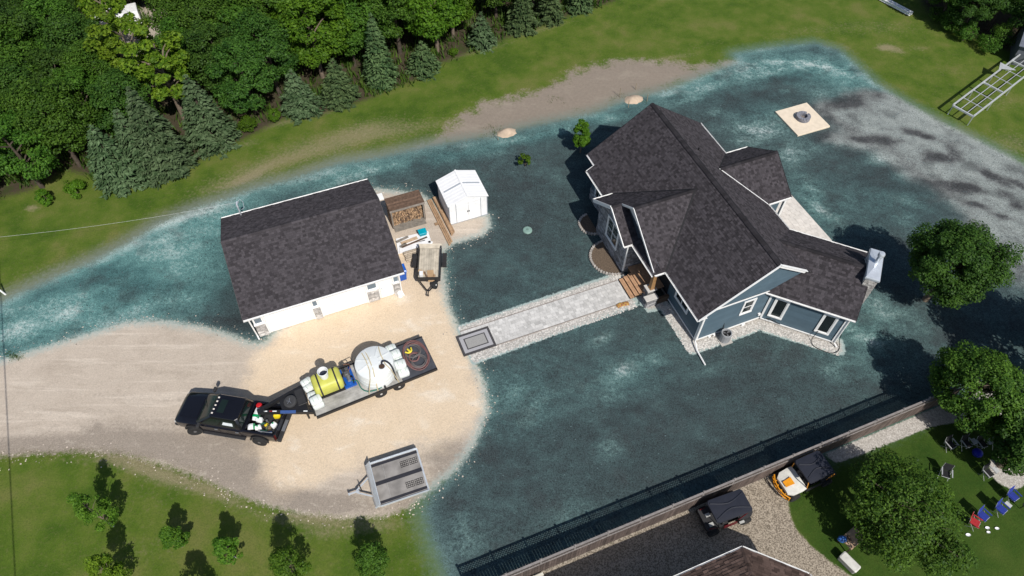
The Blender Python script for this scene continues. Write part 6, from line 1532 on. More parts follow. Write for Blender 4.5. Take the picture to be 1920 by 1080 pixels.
for s in (-1, 1):
    mb = MB(); mb.box(-.8, .8, s * .50 - .06, s * .50 + .06, .0, .16); mb.build('skid', m_blackm, yt)
mb = MB(); mb.lathe(.0, .0, [(.24, 1.19), (.27, 1.20), (.27, 1.23), (.20, 1.25)], 18); mb.build('hatch', m_ylw, yt)
mb = MB(); mb.lathe(.55, .40, [(.07, 1.02), (.07, 1.18)], 10); mb.build('filler_cap', m_bplastic, yt)
br_ = thing('open_drum', 'open white plastic drum standing on the yellow tank', 'drum', trp(1.18, .30, DZ + 1.255), TRA)
mb = MB(); mb.lathe(0, 0, [(.22, 0), (.225, .02), (.29, .58), (.30, .58), (.30, .61), (.275, .61), (.21, .03)], 24, cap=True); mb.build('drum_wall', m_wh, br_, smooth=True, angle=50)
mb = MB(); mb.lathe(0, 0, [(.245, .28), (.245, .285)], 20); mb.build('drum_water', mat('dark_liquid', (.01, .014, .03), .2), br_)
# engine pump on blue tray
en = thing('engine_pump', 'dark engine pump on a blue tray between the two tanks', 'pump', trp(2.38, .45, DZ), TRA)
m_bluetray = mat('blue_paint', (.01, .085, .38), .45)
mb = MB(); mb.box(-.38, .34, -.72, .62, 0, .10); mb.build('tray', m_bluetray, en, bevel=.01)
mb = MB(); mb.box(-.22, .18, .0, .45, .10, .42); mb.rings([rect_ring(-.18, .14, .16, .42, .04), rect_ring(-.14, .10, .12, .56, .04)]); mb.build('engine_block', mat('engine_grey', (.10, .10, .105), .5, .3, 10), en, bevel=.02)
mb = MB(); mb.cyl((-.05, .5, .3), (-.05, .66, .3), .17, .17, 14); mb.build('flywheel_cover', m_bplastic, en)
mb = MB(); mb.cyl((.02, -.1, .26), (.02, -.42, .26), .13, .11, 12); mb.build('pump_housing', m_chrome, en)
mb = MB(); mb.cyl((-.1, .2, .56), (-.1, .2, .72), .08, .08, 10); mb.build('air_filter', m_bplastic, en)
mb = MB(); mb.tube(smooth([(.1, .1, .45), (.3, .2, .62), (.28, .5, .55), (.0, .62, .5)]), .03, 6); mb.build('exhaust', mat('rusty', (.16, .08, .05), .7), en)
for k, (a, b, c) in enumerate((((.1, -.2, .3), (.25, -.4, .45), (.2, -.6, .15)), ((-.2, .1, .4), (-.3, -.2, .5), (-.28, -.55, .15)))):
    mb = MB(); mb.tube(smooth((a, b, c)), .035, 6); mb.build('hose', m_hose, en)
worldtube('supply_hose', [trp(*p) for p in smooth([(2.5, .0, .95), (2.8, -.1, .86), (2.85, -.6, .80), (3.1, -.95, .80), (3.55, -1.08, .80), (3.95, -1.12, .92)])], .035, mat('teal_hose', (.02, .15, .11), .5), 'green supply hose running from the pump round the white tank', 'hose')
# white mulch bales: each a thing
m_bale = mat('white_bale_wrap', (.70, .74, .72), .35, .05, 3, bump=.3, bscale=10)
BL = [((.10, 1.02), 14, 'white wrapped bale at the far front corner of the trailer'), ((.16, .62), 20, 'white wrapped bale second from the far front corner of the trailer'), ((.22, .02), -6, 'white wrapped bale in the middle of the trailer front'), ((.30, -.62), 4, 'white wrapped bale nearest the trailer front near corner'),
      ((5.30, 1.05), 2, 'white wrapped bale at the far end of the row behind the big tank'), ((5.36, .60), 4, 'white wrapped bale second from the far end behind the big tank'), ((5.38, .16), -3, 'white wrapped bale third in the row behind the big tank'), ((5.40, -.28), 3, 'white wrapped bale fourth in the row behind the big tank'), ((5.42, -.78), -2, 'white wrapped bale at the near end of the row behind the big tank')]
b0 = None
for k, ((x, y), rz, lab) in enumerate(BL):
    if b0 is None:
        b0 = thing('mulch_bale', lab, 'bale', trp(x, y, DZ), TRA + rz, 'wrapped bales on the trailer')
        mb = MB(); mb.rings([rect_ring(-.30, .30, .19, .0, .05), rect_ring(-.32, .32, .215, .08, .06), rect_ring(-.32, .32, .215, .36, .06), rect_ring(-.28, .28, .17, .43, .07)]); mb.build('wrap', m_bale, b0, smooth=True, angle=50)
        for xx in (-.14, .14):
            mb = MB(); mb.box(xx - .01, xx + .01, -.19, .19, .425, .437); mb.build('twine', mat('green_twine', (.30, .42, .32), .7), b0)
        kb_ = list(b0.children)
    else:
        d = dup(b0, trp(x, y, DZ), TRA + rz, None if k < 4 else (1.0, 1.12, 1.0), lab, tree=kb_)
for k, (x, y, rz, lab) in enumerate(((5.36, .36, 2, 'white wrapped bale on top of the row behind the big tank, farther one'), (5.40, -.42, -4, 'white wrapped bale on top of the row behind the big tank, nearer one'), (.28, -.55, 8, 'white wrapped bale on top at the trailer front near corner'))):
    dup(b0, trp(x, y, DZ + .435), TRA + rz, (1, 1.15, .8), lab, tree=kb_)
# hose coils on the rear ramps
rr_ = random.Random(5)
def coil(lab, cx, cy, R0, turns, m, seed, rad=.028, ex_=1.0, ey_=1.0):
    r = random.Random(seed); pts = []; n = turns * 22; R = R0
    for i in range(n):
        a = i * 2 * math.pi / 22; R = R0 * (1 + .10 * math.sin(i * .13 + seed) + .06 * math.sin(i * .31)); pts.append(trp(cx + R * ex_ * math.cos(a) + .04 * math.sin(i * .07), cy + R * ey_ * math.sin(a) + .04 * math.cos(i * .05), DZ + .035 + .10 * (i / n) + .02 * math.sin(i * .9)))
    worldtube('hose_coil', pts, rad, m, lab, 'hose')
m_hbr = mat('brown_red_hose', (.20, .10, .095), .6); m_hgr = mat('grey_hose', (.13, .12, .12), .6)
coil('large loose coil of brown red hose on the trailer rear ramps', 6.50, .08, .78, 5, m_hbr, 1, .026, .86, 1.25); coil('grey hose coil on the far rear ramp of the trailer', 6.42, .48, .46, 4, m_hgr, 2); coil('grey hose coil on the near rear ramp of the trailer', 6.52, -.35, .42, 5, m_hgr, 3); coil('small brown hose coil in the middle of the rear ramps', 6.35, .02, .30, 3, m_hbr, 4)
yn = thing('hose_nozzle', 'yellow hose nozzle fitting lying inside the far hose coil', 'nozzle', trp(6.25, .50, DZ + .10), TRA + 20)
m_yl2 = mat('bright_yellow', (.75, .62, .06), .4)
mb = MB(); mb.tube(smooth([(-.22, .1, .06), (-.1, -.1, .08), (.1, -.1, .08), (.22, .1, .06)]), .05, 8); mb.build('grip', m_yl2, yn, smooth=True)
mb = MB(); mb.cyl((0, -.1, .08), (.0, .16, .10), .08, .05, 10); mb.build('barrel', m_yl2, yn)

# ---- neighbour's two side-by-side buggies
m_orange = mat('orange_tube', (.75, .30, .015), .35); m_whp = mat('white_panel_paint', (.66, .65, .60), .35); m_redp = mat('dark_red_panel', (.10, .008, .012), .4); m_roofk = mat('black_roof', (.022, .024, .034), .45, .1, 3)
def buggy(label, loc, rz, L, W, accent, hood, roofx, frame_m):
    t = thing('utility_buggy', label, 'buggy', loc, rz)
    xf, xr = L / 2 - .45, -L / 2 + .45
    for x in (xf, xr):
        for s in (-1, 1): wheel_part(t, (x, s * (W / 2 - .12), .33), (0, s, 0), .33, .25, rim=m_bplastic)
    mb = MB(); mb.rings([rect_ring(-L / 2 + .1, L / 2 - .15, W / 2 - .30, .32, .1), rect_ring(-L / 2 + .05, L / 2 - .1, W / 2 - .25, .62, .12)]); mb.build('chassis', m_blackm, t)
    mb = MB()
    mb.rings([[(x, y * w, z) for y, z in ((-1, z0 - .12), (-1, z0), (-.6, z0 + .05), (.6, z0 + .05), (1, z0), (1, z0 - .12))] for x, w, z0 in ((L / 2 - .02, W * .30, .74), (L / 2 - .25, W * .42, .86), (L / 2 - .75, W * .44, .98), (L / 2 - 1.0, W * .42, 1.02))]); mb.build('hood', hood, t, smooth=True, angle=40)
    mb = MB(); mb.rings([rect_ring(-L / 2, -L / 2 + .95, W / 2 - .16, .72, .05), rect_ring(-L / 2, -L / 2 + .95, W / 2 - .14, .95, .05)]); mb.build('cargo_bed', m_bplastic, t)
    for s in (-1, 1):
        mb = MB(); mb.box(-L / 2 + .95, L / 2 - 1.05, s * (W / 2 - .1) - .02, s * (W / 2 - .1) + .02, .5, .88); mb.build('door', accent, t)
        mb = MB(); mb.box(-.55, -.1, s * .32 - .24, s * .32 + .24, .62, .78); mb.box(-.62, -.48, s * .32 - .24, s * .32 + .24, .78, 1.3); mb.build('seat', m_bplastic, t, bevel=.04)
        mb = MB(); mb.tube([(L / 2 - 1.02, s * (W / 2 - .15), .95), (roofx[1] - .02, s * (W / 2 - .2), 1.82)], .028, 8); mb.build('front_pillar', frame_m, t)
        mb = MB(); mb.tube([(-.75, s * (W / 2 - .15), .85), (roofx[0] + .15, s * (W / 2 - .2), 1.84), (roofx[1] - .02, s * (W / 2 - .2), 1.84)], .028, 8); mb.build('roll_bar', m_blackm, t)
        mb = MB(); mb.tube([(-.8, s * (W / 2 - .15), .9), (-L / 2 + .1, s * (W / 2 - .2), .98)], .028, 8); mb.build('side_bar', frame_m, t)
    mb = MB(); w2 = W / 2 - .10
    mb.rings([rect_ring(roofx[0], roofx[1], w2, 1.86, .1), rect_ring(roofx[0] + .02, roofx[1] - .02, w2 - .03, 1.93, .12), rect_ring(roofx[0] + .15, roofx[1] - .15, w2 - .2, 1.96, .15)]); rf = mb.build('roof_panel', m_roofk, t, smooth=True, angle=25)
    for s in (-1, 1):
        mb = MB(); mb.tube(smooth([(roofx[0] + .1, s * .42, 1.955), ((roofx[0] + roofx[1]) / 2, s * .14, 1.97), (roofx[1] - .1, s * .40, 1.955)]), .035, 6); mb.build('roof_crease', m_roofk, rf, smooth=True)
    return t
b1 = buggy('dark buggy with black contoured roof and red sides parked on the neighbour\'s gravel', uv(15.35, 7.45), 20, 2.8, 1.45, m_redp, m_bplastic, (-1.12, .95), m_redp)
for (x, y) in ((-1.05, .15), (-1.1, -.35), (.45, -.78)):
    mb = MB(); mb.box(x - .12, x + .12, y - .09, y + .09, .96, 1.05) if x < 0 else mb.box(x - .14, x + .14, y - .03, y + .08, .95, 1.05); mb.build('grey_pad', mat('pale_pad', (.42, .42, .40), .6), b1)
b2 = buggy('white and orange buggy with black roof nosing out beneath the garden tree', uv(20.45, 7.6), 204, 3.0, 1.6, m_bplastic, m_whp, (-.95, .70), m_orange)
mb = MB(); mb.prism([(1.42, -.16, .905), (1.42, .16, .905), (.95, .2, 1.04), (.95, -.2, 1.04)], (0, 0, .03)); mb.build('hood_scoop', m_orange, b2)
for z, x in ((.40, 1.62), (.72, 1.66)):
    mb = MB(); mb.tube([(x - .18, -.72, z), (x, -.42, z), (x + .06, 0, z), (x, .42, z), (x - .18, .72, z)], .035, 8); mb.build('bumper_bar', m_orange, b2)
for y in (-.7, -.4, -.15, .15, .4, .7):
    mb = MB(); xx = 1.62 - abs(y) * .2; mb.tube([(xx, y, .40), (xx + .04, y, .72)], .03, 8); mb.build('bumper_upright', m_orange, b2)

# ---- the neighbour's garden things
m_bfab, m_kfab, m_rfab = mat('blue_canvas', (.018, .035, .24), .8, .15, 8), mat('black_canvas', (.012, .012, .014), .8), mat('red_canvas', (.34, .02, .025), .8, .15, 8)
m_tube = mat('pale_chair_tube', (.55, .56, .57), .35, .1, 4, metal=.4)
def chair(label, px, rz, fab, side_table=False):
    t = thing('folding_chair', label, 'folding chair', Vector((at(px[0], px[1], .55).x, at(px[0], px[1], .55).y, 0)), rz, 'folding chairs in the neighbour\'s garden'); t.scale = (.82, .82, .85)
    mb = MB(); mb.prism([(-.24, -.27, .44), (.26, -.27, .47), (.26, .27, .47), (-.24, .27, .44)], (0, 0, .03)); mb.build('seat', fab, t)
    mb = MB(); mb.prism([(-.26, -.28, .46), (-.44, -.28, 1.0), (-.44, .28, 1.0), (-.26, .28, .46)], (-.03, 0, .01)); mb.build('backrest', fab, t)
    for s in (-1, 1):
        mb = MB(); mb.box(-.30, .28, s * .32 - .035, s * .32 + .035, .66, .69); mb.build('armrest', m_tube if fab is m_kfab else fab, t)
        for a, b in (((-.3, .0), (.26, .66)), ((.26, .0), (-.3, .66))):
            mb = MB(); mb.tube([(a[0], s * .31, a[1]), (b[0], s * .31, b[1])], .014, 6); mb.build('leg', m_tube, t)
        mb = MB(); mb.tube([(-.28, s * .29, .44), (-.45, s * .29, 1.02)], .014, 6); mb.build('back_tube', m_tube, t)
    mb = MB(); mb.tube([(.27, -.28, .46), (.27, .28, .46)], .016, 6); mb.build('front_bar', m_tube, t)
    if side_table:
        mb = MB(); mb.box(-.15, .25, .38, .68, .60, .62); mb.build('side_table', mat('pale_tray', (.45, .46, .46), .5), t)
    return t
chair('red folding chair at the left end of the lower chair row', (1831, 978), -40, m_rfab); chair('blue folding chair next to the red chair', (1847, 966), -55, m_bfab); chair('blue folding chair in the middle of the row with a pale side table', (1881, 953), -55, m_bfab, True); chair('blue folding chair at the right end by the right edge', (1903, 929), -60, m_bfab)
chair('black folding chair with pale frame against the garden tree crown', (1776, 886), -110, m_kfab); chair('black folding chair with pale arms beside the round stone bed', (1856, 885), -65, m_kfab, True)
chair('black folding chair at the left of the shaded upper row', (1785, 832), -65, m_kfab); chair('black folding chair second in the shaded upper row with a white tray', (1815, 830), -70, m_kfab, True); chair('black folding chair third in the shaded upper row with a grey tray', (1844, 830), -70, m_kfab, True); chair('black folding chair at the right of the shaded upper row', (1874, 828), -75, m_kfab, True)
mb = MB(); n = 14; mb.lathe(0, 0, [(.05, 0), (.22, .06), (.28, .2), (.24, .34), (.1, .42), (.03, .43)], 16); o = mb.build('blue_ball', mat('blue_vinyl', (.015, .02, .30), .3), None, smooth=True); o.location = at(1829, 852); tag(o, 'round blue ball in the shade below the upper chair row', 'ball')
tbl = thing('garden_table', 'low tan wooden table with things on it half under the garden tree', 'table', at(1590, 1016), 35)
mb = MB(); mb.box(-.55, .55, -.36, .36, .62, .66); mb.build('tabletop', mat('tan_table', (.42, .29, .19), .7, .15, 4), tbl, bevel=.01)
for a in (-.48, .48):
    for b in (-.3, .3): mb = MB(); mb.box(a - .03, a + .03, b - .03, b + .03, 0, .62); mb.build('leg', m_plank, tbl)
mb = MB(); mb.rings([[(.22 * k * math.cos(2 * math.pi * i / 12) * (1 + .12 * math.sin(i * 2.3)), .17 * k * math.sin(2 * math.pi * i / 12), z) for i in range(12)] for z, k in ((0, .8), (.08, 1.1), (.2, .9), (.27, .35), (.34, .45))]); o = mb.build('blue_bag', mat('blue_bag', (.03, .11, .34), .5), None, smooth=True); o.location = at(1578, 1012, .665); tag(o, 'blue bag standing on the tan garden table', 'bag')
mb = MB(); mb.box(-.13, .13, -.05, .05, 0, .07); o = mb.build('wood_tray', m_plank); o.location = at(1592, 1010, .665); o.rotation_euler = (0, 0, 1.9); tag(o, 'small brown tray on the tan garden table', 'tray')
cl = thing('cooler_box', 'white cooler box standing on the lawn by the gravel edge', 'cooler', at(1588, 1058), -52)
mb = MB(); mb.rings([rect_ring(-.48, .48, .20, .02, .04), rect_ring(-.50, .50, .22, .38, .05)]); mb.build('cooler_body', mat('cooler_grey', (.38, .38, .37), .5), cl)
mb = MB(); mb.rings([rect_ring(-.51, .51, .235, .385, .05), rect_ring(-.51, .51, .235, .44, .05), rect_ring(-.46, .46, .19, .47, .06)]); mb.build('cooler_lid', mat('cooler_white', (.58, .57, .53), .5), cl)
for k, (px, s, lab) in enumerate((((1851, 990), .13, 'white paper plate on the grass, left of three scraps'), ((1853, 998), .11, 'cream scrap on the grass below the left plate'), ((1869, 991), .12, 'white scrap on the grass, right of three'), ((1815, 1003), .14, 'pale scrap at the edge of the garden tree'))):
    mb = MB(); mb.lathe(0, 0, [(s * .7, .0), (s, .03), (s * .96, .035), (s * .65, .01)], 10); o = mb.build('paper_plate', m_wplast); o.location = at(*px); o.scale = (1, .6, 1); tag(o, lab, 'plate', 'litter on the garden grass')
for k, (px, lab) in enumerate((((1669, 1022), 'dark mower under the garden tree with a blue cover'),)):
    t = thing('lawn_mower', lab, 'mower', at(*px), 30); mb = MB(); mb.rings([rect_ring(-.4, .4, .3, .1, .1), rect_ring(-.36, .36, .27, .3, .1)]); mb.build('deck', m_bplastic, t)
    mb = MB(); mb.lathe(0, 0, [(.18, .3), (.18, .46), (.1, .5)], 14); mb.build('engine_cover', mat('blue_cover', (.04, .12, .26), .4), t)
    for a in (-.3, .3):
        for b in (-.32, .32): wheel_part(t, (a, b, .11), (0, 1 if b > 0 else -1, 0), .11, .06)
    mb = MB(); mb.tube([(-.4, -.2, .25), (-1.0, -.2, .9), (-1.0, .2, .9), (-.4, .2, .25)], .015, 6); mb.build('handle_bar', m_chrome, t)
t = thing('garden_lamp', 'small dark garden lamp on the grass right of the blue chairs', 'lamp', at(1912, 953), 0); mb = MB(); mb.cyl((0, 0, 0), (0, 0, .4), .02, .02, 6); mb.build('post', m_blackm, t); mb = MB(); mb.lathe(0, 0, [(.08, .4), (.09, .52), (.13, .54), (.04, .6)], 10); mb.build('lamp_shade', m_bplastic, t)
# ================================================================== VEGETATION
m_bark = mat('tree_bark', (.16, .125, .095), .95, .3, 5, bump=.5, bscale=18)
m_bark_d = mat('dark_bark', (.075, .058, .045), .95, .3, 5, bump=.5, bscale=18)
L_MID = leaf_mat('leaf_mid_green', (.028, .070, .008), (.088, .172, .020), trans=.32)
L_DARK = leaf_mat('leaf_dark_green', (.021, .054, .009), (.064, .128, .018), trans=.28)
L_YOUNG = leaf_mat('leaf_young_green', (.035, .095, .008), (.125, .230, .022), trans=.35)
L_GARD = leaf_mat('leaf_garden_green', (.024, .062, .008), (.100, .180, .022), trans=.3)
L_BRIGHT = leaf_mat('leaf_bright_green', (.038, .090, .006), (.105, .190, .014), trans=.35)
L_LIME = leaf_mat('leaf_lime_green', (.060, .125, .008), (.185, .275, .022), trans=.4)
L_SPRUCE = leaf_mat('spruce_needle', (.028, .056, .020), (.105, .155, .074), trans=.08, rough=.8)
L_SPRUCE2 = leaf_mat('spruce_needle_green', (.026, .052, .018), (.092, .138, .052), trans=.08, rough=.7)
L_WEED = leaf_mat('weed_leaf', (.03, .065, .01), (.085, .135, .02), trans=.3)

def leaf_quads(c, n, l, w, r):
    """rhombic leaves: centres c, normals n, half length l, half width w"""
    t = r.normal(size=c.shape); t -= n * (t * n).sum(1)[:, None]; t /= np.linalg.norm(t, axis=1)[:, None] + 1e-9
    b = np.cross(n, t); l = l[:, None]; w = w[:, None]
    k = r.uniform(-.15, .25, (len(c), 1)) * l
    V = np.stack([c - t * l, c + b * w + n * k, c + t * l, c - b * w + n * k], 1).reshape(-1, 3)
    return V, np.arange(len(c) * 4).reshape(-1, 4)

def crown_mesh(name, seed, R, H, z0, nleaf, size, m, clumps=70, shape=2.0, tight=.30, openness=.0, top=1.0, cone=.0):
    """a crown of leaf clumps between z0 and z0+H, radius R; clumps leave gaps between them"""
    r = np.random.default_rng(seed); cs, rs = [], []
    lob = [(r.uniform(0, 6.28), r.uniform(-.7, .9), r.uniform(.12, .3)) for _ in range(7)]
    while len(cs) < clumps:
        d = r.normal(size=3); d /= np.linalg.norm(d)
        if d[2] < -.75: continue
        q = r.uniform(.42, 1.0) ** .55
        f = 1 + sum(a * max(0, math.cos(math.atan2(d[1], d[0]) - p)) ** 3 * max(0, 1 - abs(d[2] - zz)) for p, zz, a in lob) - .18
        rad = q * f
        tp = 1 - cone * max(0, d[2] * rad + .1)
        x, y = d[0] * R * rad * tp, d[1] * R * rad * tp
        z = z0 + H / 2 + d[2] * H / 2 * rad * (top if d[2] > 0 else 1)
        if r.random() < openness and q > .8: continue
        cs.append((x, y, z)); rs.append(R * tight * r.uniform(.65, 1.25))
    cs, rs = np.array(cs), np.array(rs)
    wgt = rs ** 2; k = r.choice(len(cs), nleaf, p=wgt / wgt.sum())
    d = r.normal(size=(nleaf, 3)); d /= np.linalg.norm(d, axis=1)[:, None]
    q = r.uniform(.35, 1, nleaf) ** .6
    off = d * (rs[k] * q)[:, None]; off[:, 2] *= .68
    c = cs[k] + off
    mid = np.array([0, 0, z0 + H * .4]); o = c - mid; o /= np.linalg.norm(o, axis=1)[:, None] + 1e-9
    n = o * .45 + d * .55 + np.array([0, 0, .75]) + r.normal(size=(nleaf, 3)) * .55
    n /= np.linalg.norm(n, axis=1)[:, None]
    s = size * r.uniform(.6, 1.35, nleaf)
    V, F = leaf_quads(c, n, s, s * r.uniform(.42, .7, nleaf), r)
    return np_mesh(name, V, F, m), cs

def trunk_mesh(seed, h, r0, cs, m, limbs=12):
    r = random.Random(seed); mb = MB()
    p = [(0, 0, -.15), (r.uniform(-.05, .05), r.uniform(-.05, .05), h * .3), (r.uniform(-.15, .15), r.uniform(-.15, .15), h * .6), (r.uniform(-.2, .2), r.uniform(-.2, .2), h * .92)]
    mb.tube(p, [r0 * 1.25, r0, r0 * .7, r0 * .25], 8)
    idx = list(range(len(cs))); r.shuffle(idx)
    for i in idx[:limbs]:
        e = Vector(cs[i]); t = min(.85, max(.25, (e.z - .25 * math.hypot(e.x, e.y)) / h - .12))
        a = Vector(p[1]).lerp(Vector(p[3]), max(0, (t - .3) / .62)) if t > .3 else Vector(p[0]).lerp(Vector(p[1]), t / .3)
        mm = a.lerp(e, .5) + Vector((r.uniform(-.15, .15), r.uniform(-.15, .15), r.uniform(.0, .25)))
        mb.tube([a, mm, e], [r0 * .42, r0 * .26, r0 * .08], 5)
    return mb

def make_tree(name, label, seed, R, H, z0, nleaf, size, lm, r0=.16, clumps=70, loc=(0, 0, 0), group=None, bark=None, limbs=14, cat='tree', **kw):
    t = thing(name, label, cat, loc, 0, group)
    me, cs = crown_mesh('crown', seed, R, H, z0, nleaf, size, lm, clumps, **kw)
    tr = trunk_mesh(seed, z0 + H * .75, r0, cs, None, limbs).build('trunk', bark or m_bark, t, smooth=True, angle=60)
    c = bpy.data.objects.new('crown', me); COL.objects.link(c); c.parent = t
    return t

def spruce_mesh(seed, H, R, m, dens=1.0):
    """whorls of drooping boughs, each a fan of needle sprays"""
    r = np.random.default_rng(seed); C, Nn, Ls, Ws, T = [], [], [], [], []
    nw = int(H * 3.1)
    for i in range(nw):
        f = i / (nw - 1); z = .25 + f * (H - .35); rad = R * (1 - f) ** .82 + .10
        nb = max(4, int((6 + rad * 4.5) * dens)); ph = r.uniform(0, 6.28)
        for b in range(nb):
            a = ph + 2 * math.pi * b / nb + r.normal() * .16; L = rad * r.uniform(.78, 1.12)
            dirx = np.array([math.cos(a), math.sin(a), 0]); side = np.array([-math.sin(a), math.cos(a), 0])
            ns = max(5, int(L * 24 * dens))
            s = r.uniform(.22, 1, ns) ** .7
            lat = r.normal(size=ns) * (.10 + .16 * s) * min(1, L) * (1.15 - s * .6)
            zz = z - .22 * L * s ** 1.4 + .10 * L * np.maximum(0, s - .75) * 2 - np.abs(lat) * .25 + r.normal(size=ns) * .03
            c = dirx * (s * L)[:, None] + side * lat[:, None]; c[:, 2] = zz
            t = dirx * 1.0 + side * (np.sign(lat) * .75)[:, None] + np.array([0, 0, -.22]) + r.normal(size=(ns, 3)) * .2
            n = np.array([0, 0, 1.0]) + dirx * .35 + r.normal(size=(ns, 3)) * .38
            C.append(c); Nn.append(n); T.append(t); Ls.append(r.uniform(.11, .22, ns)); Ws.append(r.uniform(.05, .095, ns))
    c = np.concatenate(C); n = np.concatenate(Nn); t = np.concatenate(T); l = np.concatenate(Ls)[:, None]; w = np.concatenate(Ws)[:, None]
    t /= np.linalg.norm(t, axis=1)[:, None]; n -= t * (n * t).sum(1)[:, None]; n /= np.linalg.norm(n, axis=1)[:, None]; b = np.cross(n, t)
    V = np.stack([c - t * l, c + b * w - t * l * .1, c + t * l, c - b * w - t * l * .1], 1).reshape(-1, 3)
    return np_mesh('crown', V, np.arange(len(V)).reshape(-1, 4), m)

def make_spruce(label, seed, H, R, m, loc, group='spruces along the edge of the wood'):
    t = thing('spruce_tree', label, 'spruce', loc, 0, group)
    mb = MB(); mb.tube([(0, 0, -.1), (0, 0, H * .5), (0, 0, H * .97)], [.16, .10, .02], 7); mb.build('trunk', m_bark_d, t, smooth=True)
    c = bpy.data.objects.new('crown', spruce_mesh(seed, H, R, m)); COL.objects.link(c); c.parent = t
    return t

GRP_W = 'leafy trees of the wood'
def ground_at(px, py, z=0.0):
    p = at(px, py); p.z = gz(p.x, p.y); return p

# ---- spruces, each where it stands along the lawn's edge
SPR = [((232, 340), 5.3, 2.1, 0, 'blue-green spruce at the left end of the spruce row'),
       ((318, 315), 7.4, 2.2, 1, 'tall blue-green spruce third from the left, beside the pale trunk'),
       ((280, 322), 5.8, 1.9, 0, 'blue-green spruce squeezed between two larger spruces at left'),
       ((402, 268), 6.3, 2.15, 1, 'broad full spruce just left of two small round shrubs'),
       ((566, 208), 4.0, 1.75, 0, 'spruce right of the two small round shrubs'),
       ((640, 188), 4.0, 1.75, 2, 'bushy spruce beneath the bright green maple'),
       ((716, 155), 6.4, 1.5, 2, 'narrow pointed spruce standing above its neighbours'),
       ((795, 132), 2.9, 1.55, 2, 'low spruce with loose spreading boughs at mid wood edge'),
       ((903, 84), 3.2, 1.35, 0, 'lone small spruce standing forward on the lawn near the wood'),
       ((978, 52), 4.2, 1.6, 2, 'spruce near the top edge with flat green boughs'),
       ((1030, 36), 4.0, 1.4, 2, 'spruce touching the top edge of the picture'),
       ((1085, 16), 4.0, 1.4, 2, 'last spruce of the row at the top edge')]
protos = {}
for (px, H, R, k, lab) in SPR:
    loc = ground_at(*px)
    key = (k, round(H, 1), round(R, 1))
    make_spruce(lab, 100 + len(protos), H, R, L_SPRUCE2 if k == 2 else L_SPRUCE, loc); protos[key] = 1

# ---- prototypes of the wood's trees (each then copied where trees stand)
kinds = []
def wood_kind(lab, seed, R, H, z0, n, size, lm, **kw):
    t = make_tree('leafy_tree', lab, seed, R, H, z0, n, size, lm, group=GRP_W, **kw); kinds.append(t); return t
wk = [wood_kind('dark green leafy tree within the dense wood at upper left', 1, 2.5, 7.0, 1.4, 20000, .098, L_DARK, clumps=85, bark=m_bark_d),
      wood_kind('dark green leafy tree within the dense wood at upper left', 2, 2.2, 6.2, 1.0, 17000, .095, L_DARK, clumps=70, bark=m_bark_d),
      wood_kind('mid green leafy tree within the dense wood at upper left', 3, 2.6, 7.2, 1.5, 20000, .10, L_MID, clumps=85, bark=m_bark_d),
      wood_kind('mid green leafy tree within the dense wood at upper left', 4, 2.2, 6.4, 1.1, 17000, .095, L_MID, clumps=65, bark=m_bark_d),
      wood_kind('bright green maple standing in the wood above the spruces', 5, 2.6, 7.2, 1.3, 18000, .118, L_BRIGHT, clumps=80),
      wood_kind('tall yellow-green maple with open crown over the clearing', 6, 1.9, 6.8, 2.0, 5200, .125, L_LIME, clumps=40, openness=.45, tight=.26)]
subtree = [list(t.children) for t in wk]
used = [False] * len(wk)
def place(k, loc, rz, sc, label=None):
    if not used[k]:
        t = wk[k]; t.location = loc; t.rotation_euler = (0, 0, RAD(rz)); t.scale = (sc,) * 3; used[k] = True
        if label: t['label'] = label
        return t
    return dup(wk[k], loc, rz, sc, label, tree=subtree[k])
r3 = random.Random(21)
spots = []
named = [((80, 352), 3, .92, 'round dark tree at the left edge, its pale trunk showing above the lawn'),
         ((352, 236), 5, 1.12, 'tall yellow-green maple leaning over the spruces at left'),
         ((292, 205), 5, 1.1, 'yellow-green maple with open crown in front of the clearing'),
         ((248, 128), 5, 1.0, 'yellow-green tree over the white parked things in the clearing'),
         ((605, 145), 4, 1.0, 'bright green maple directly above the bushy spruce'),
         ((570, 95), 4, 1.15, 'bright green maple behind the front bright maple'),
         ((820, 95), 4, .95, 'bright green tree above the lone small spruce'),
         ((850, 70), 4, .85, 'light green tree by the wood edge near the top'),
         ((480, 212), 1, .95, 'dark bushy tree right behind the two small round shrubs'),
         ((525, 178), 0, .9, 'dark tree between the shrubs and the bright maple'),
         ((440, 190), 1, 1.0, 'dark tree behind the broad full spruce'),
         ((750, 100), 2, .95, 'mid green tree right of the narrow pointed spruce'),
         ((790, 70), 2, 1.0, 'mid green tree behind the low loose spruce'),
         ((150, 310), 2, .9, 'mid green tree at the wood edge left of the spruce row'),
         ((20, 330), 0, .95, 'dark tree at the far left edge above the lawn'),
         ((195, 265), 3, .9, 'mid green tree behind the leftmost spruce'),
         ((225, 215), 2, .8, 'mid green tree beyond the leftmost spruces below the clearing'),
         ((-60, 340), 2, 1.0, 'mid green tree just past the left edge of the picture'), ((-40, 400), 1, .8, 'dark low tree just past the left edge by the lawn'),
         ((690, 90), 2, .95, 'mid green tree behind the narrow pointed spruce'),
         ((930, 35), 2, .8, 'mid green tree behind the lone small spruce near the top'),
         ((1000, 15), 2, .8, 'mid green tree behind the last spruces at the top edge')]
for (px, k, sc, lab) in named:
    p = ground_at(*px); spots.append((p.x, p.y)); place(k, p, r3.uniform(0, 360), sc, lab)
fpoly = P2(FOREST)
def in_view(x, y):
    for z in (1.0, 8.5):
        d = Vector((x, y, z - CAM_H)); f = d.dot(_fw); px, py = 960 + FPX * d.dot(_rt) / f, 540 - FPX * d.dot(_up) / f
        if -75 < px < 1995 and -60 < py < 1140: return True
    return False
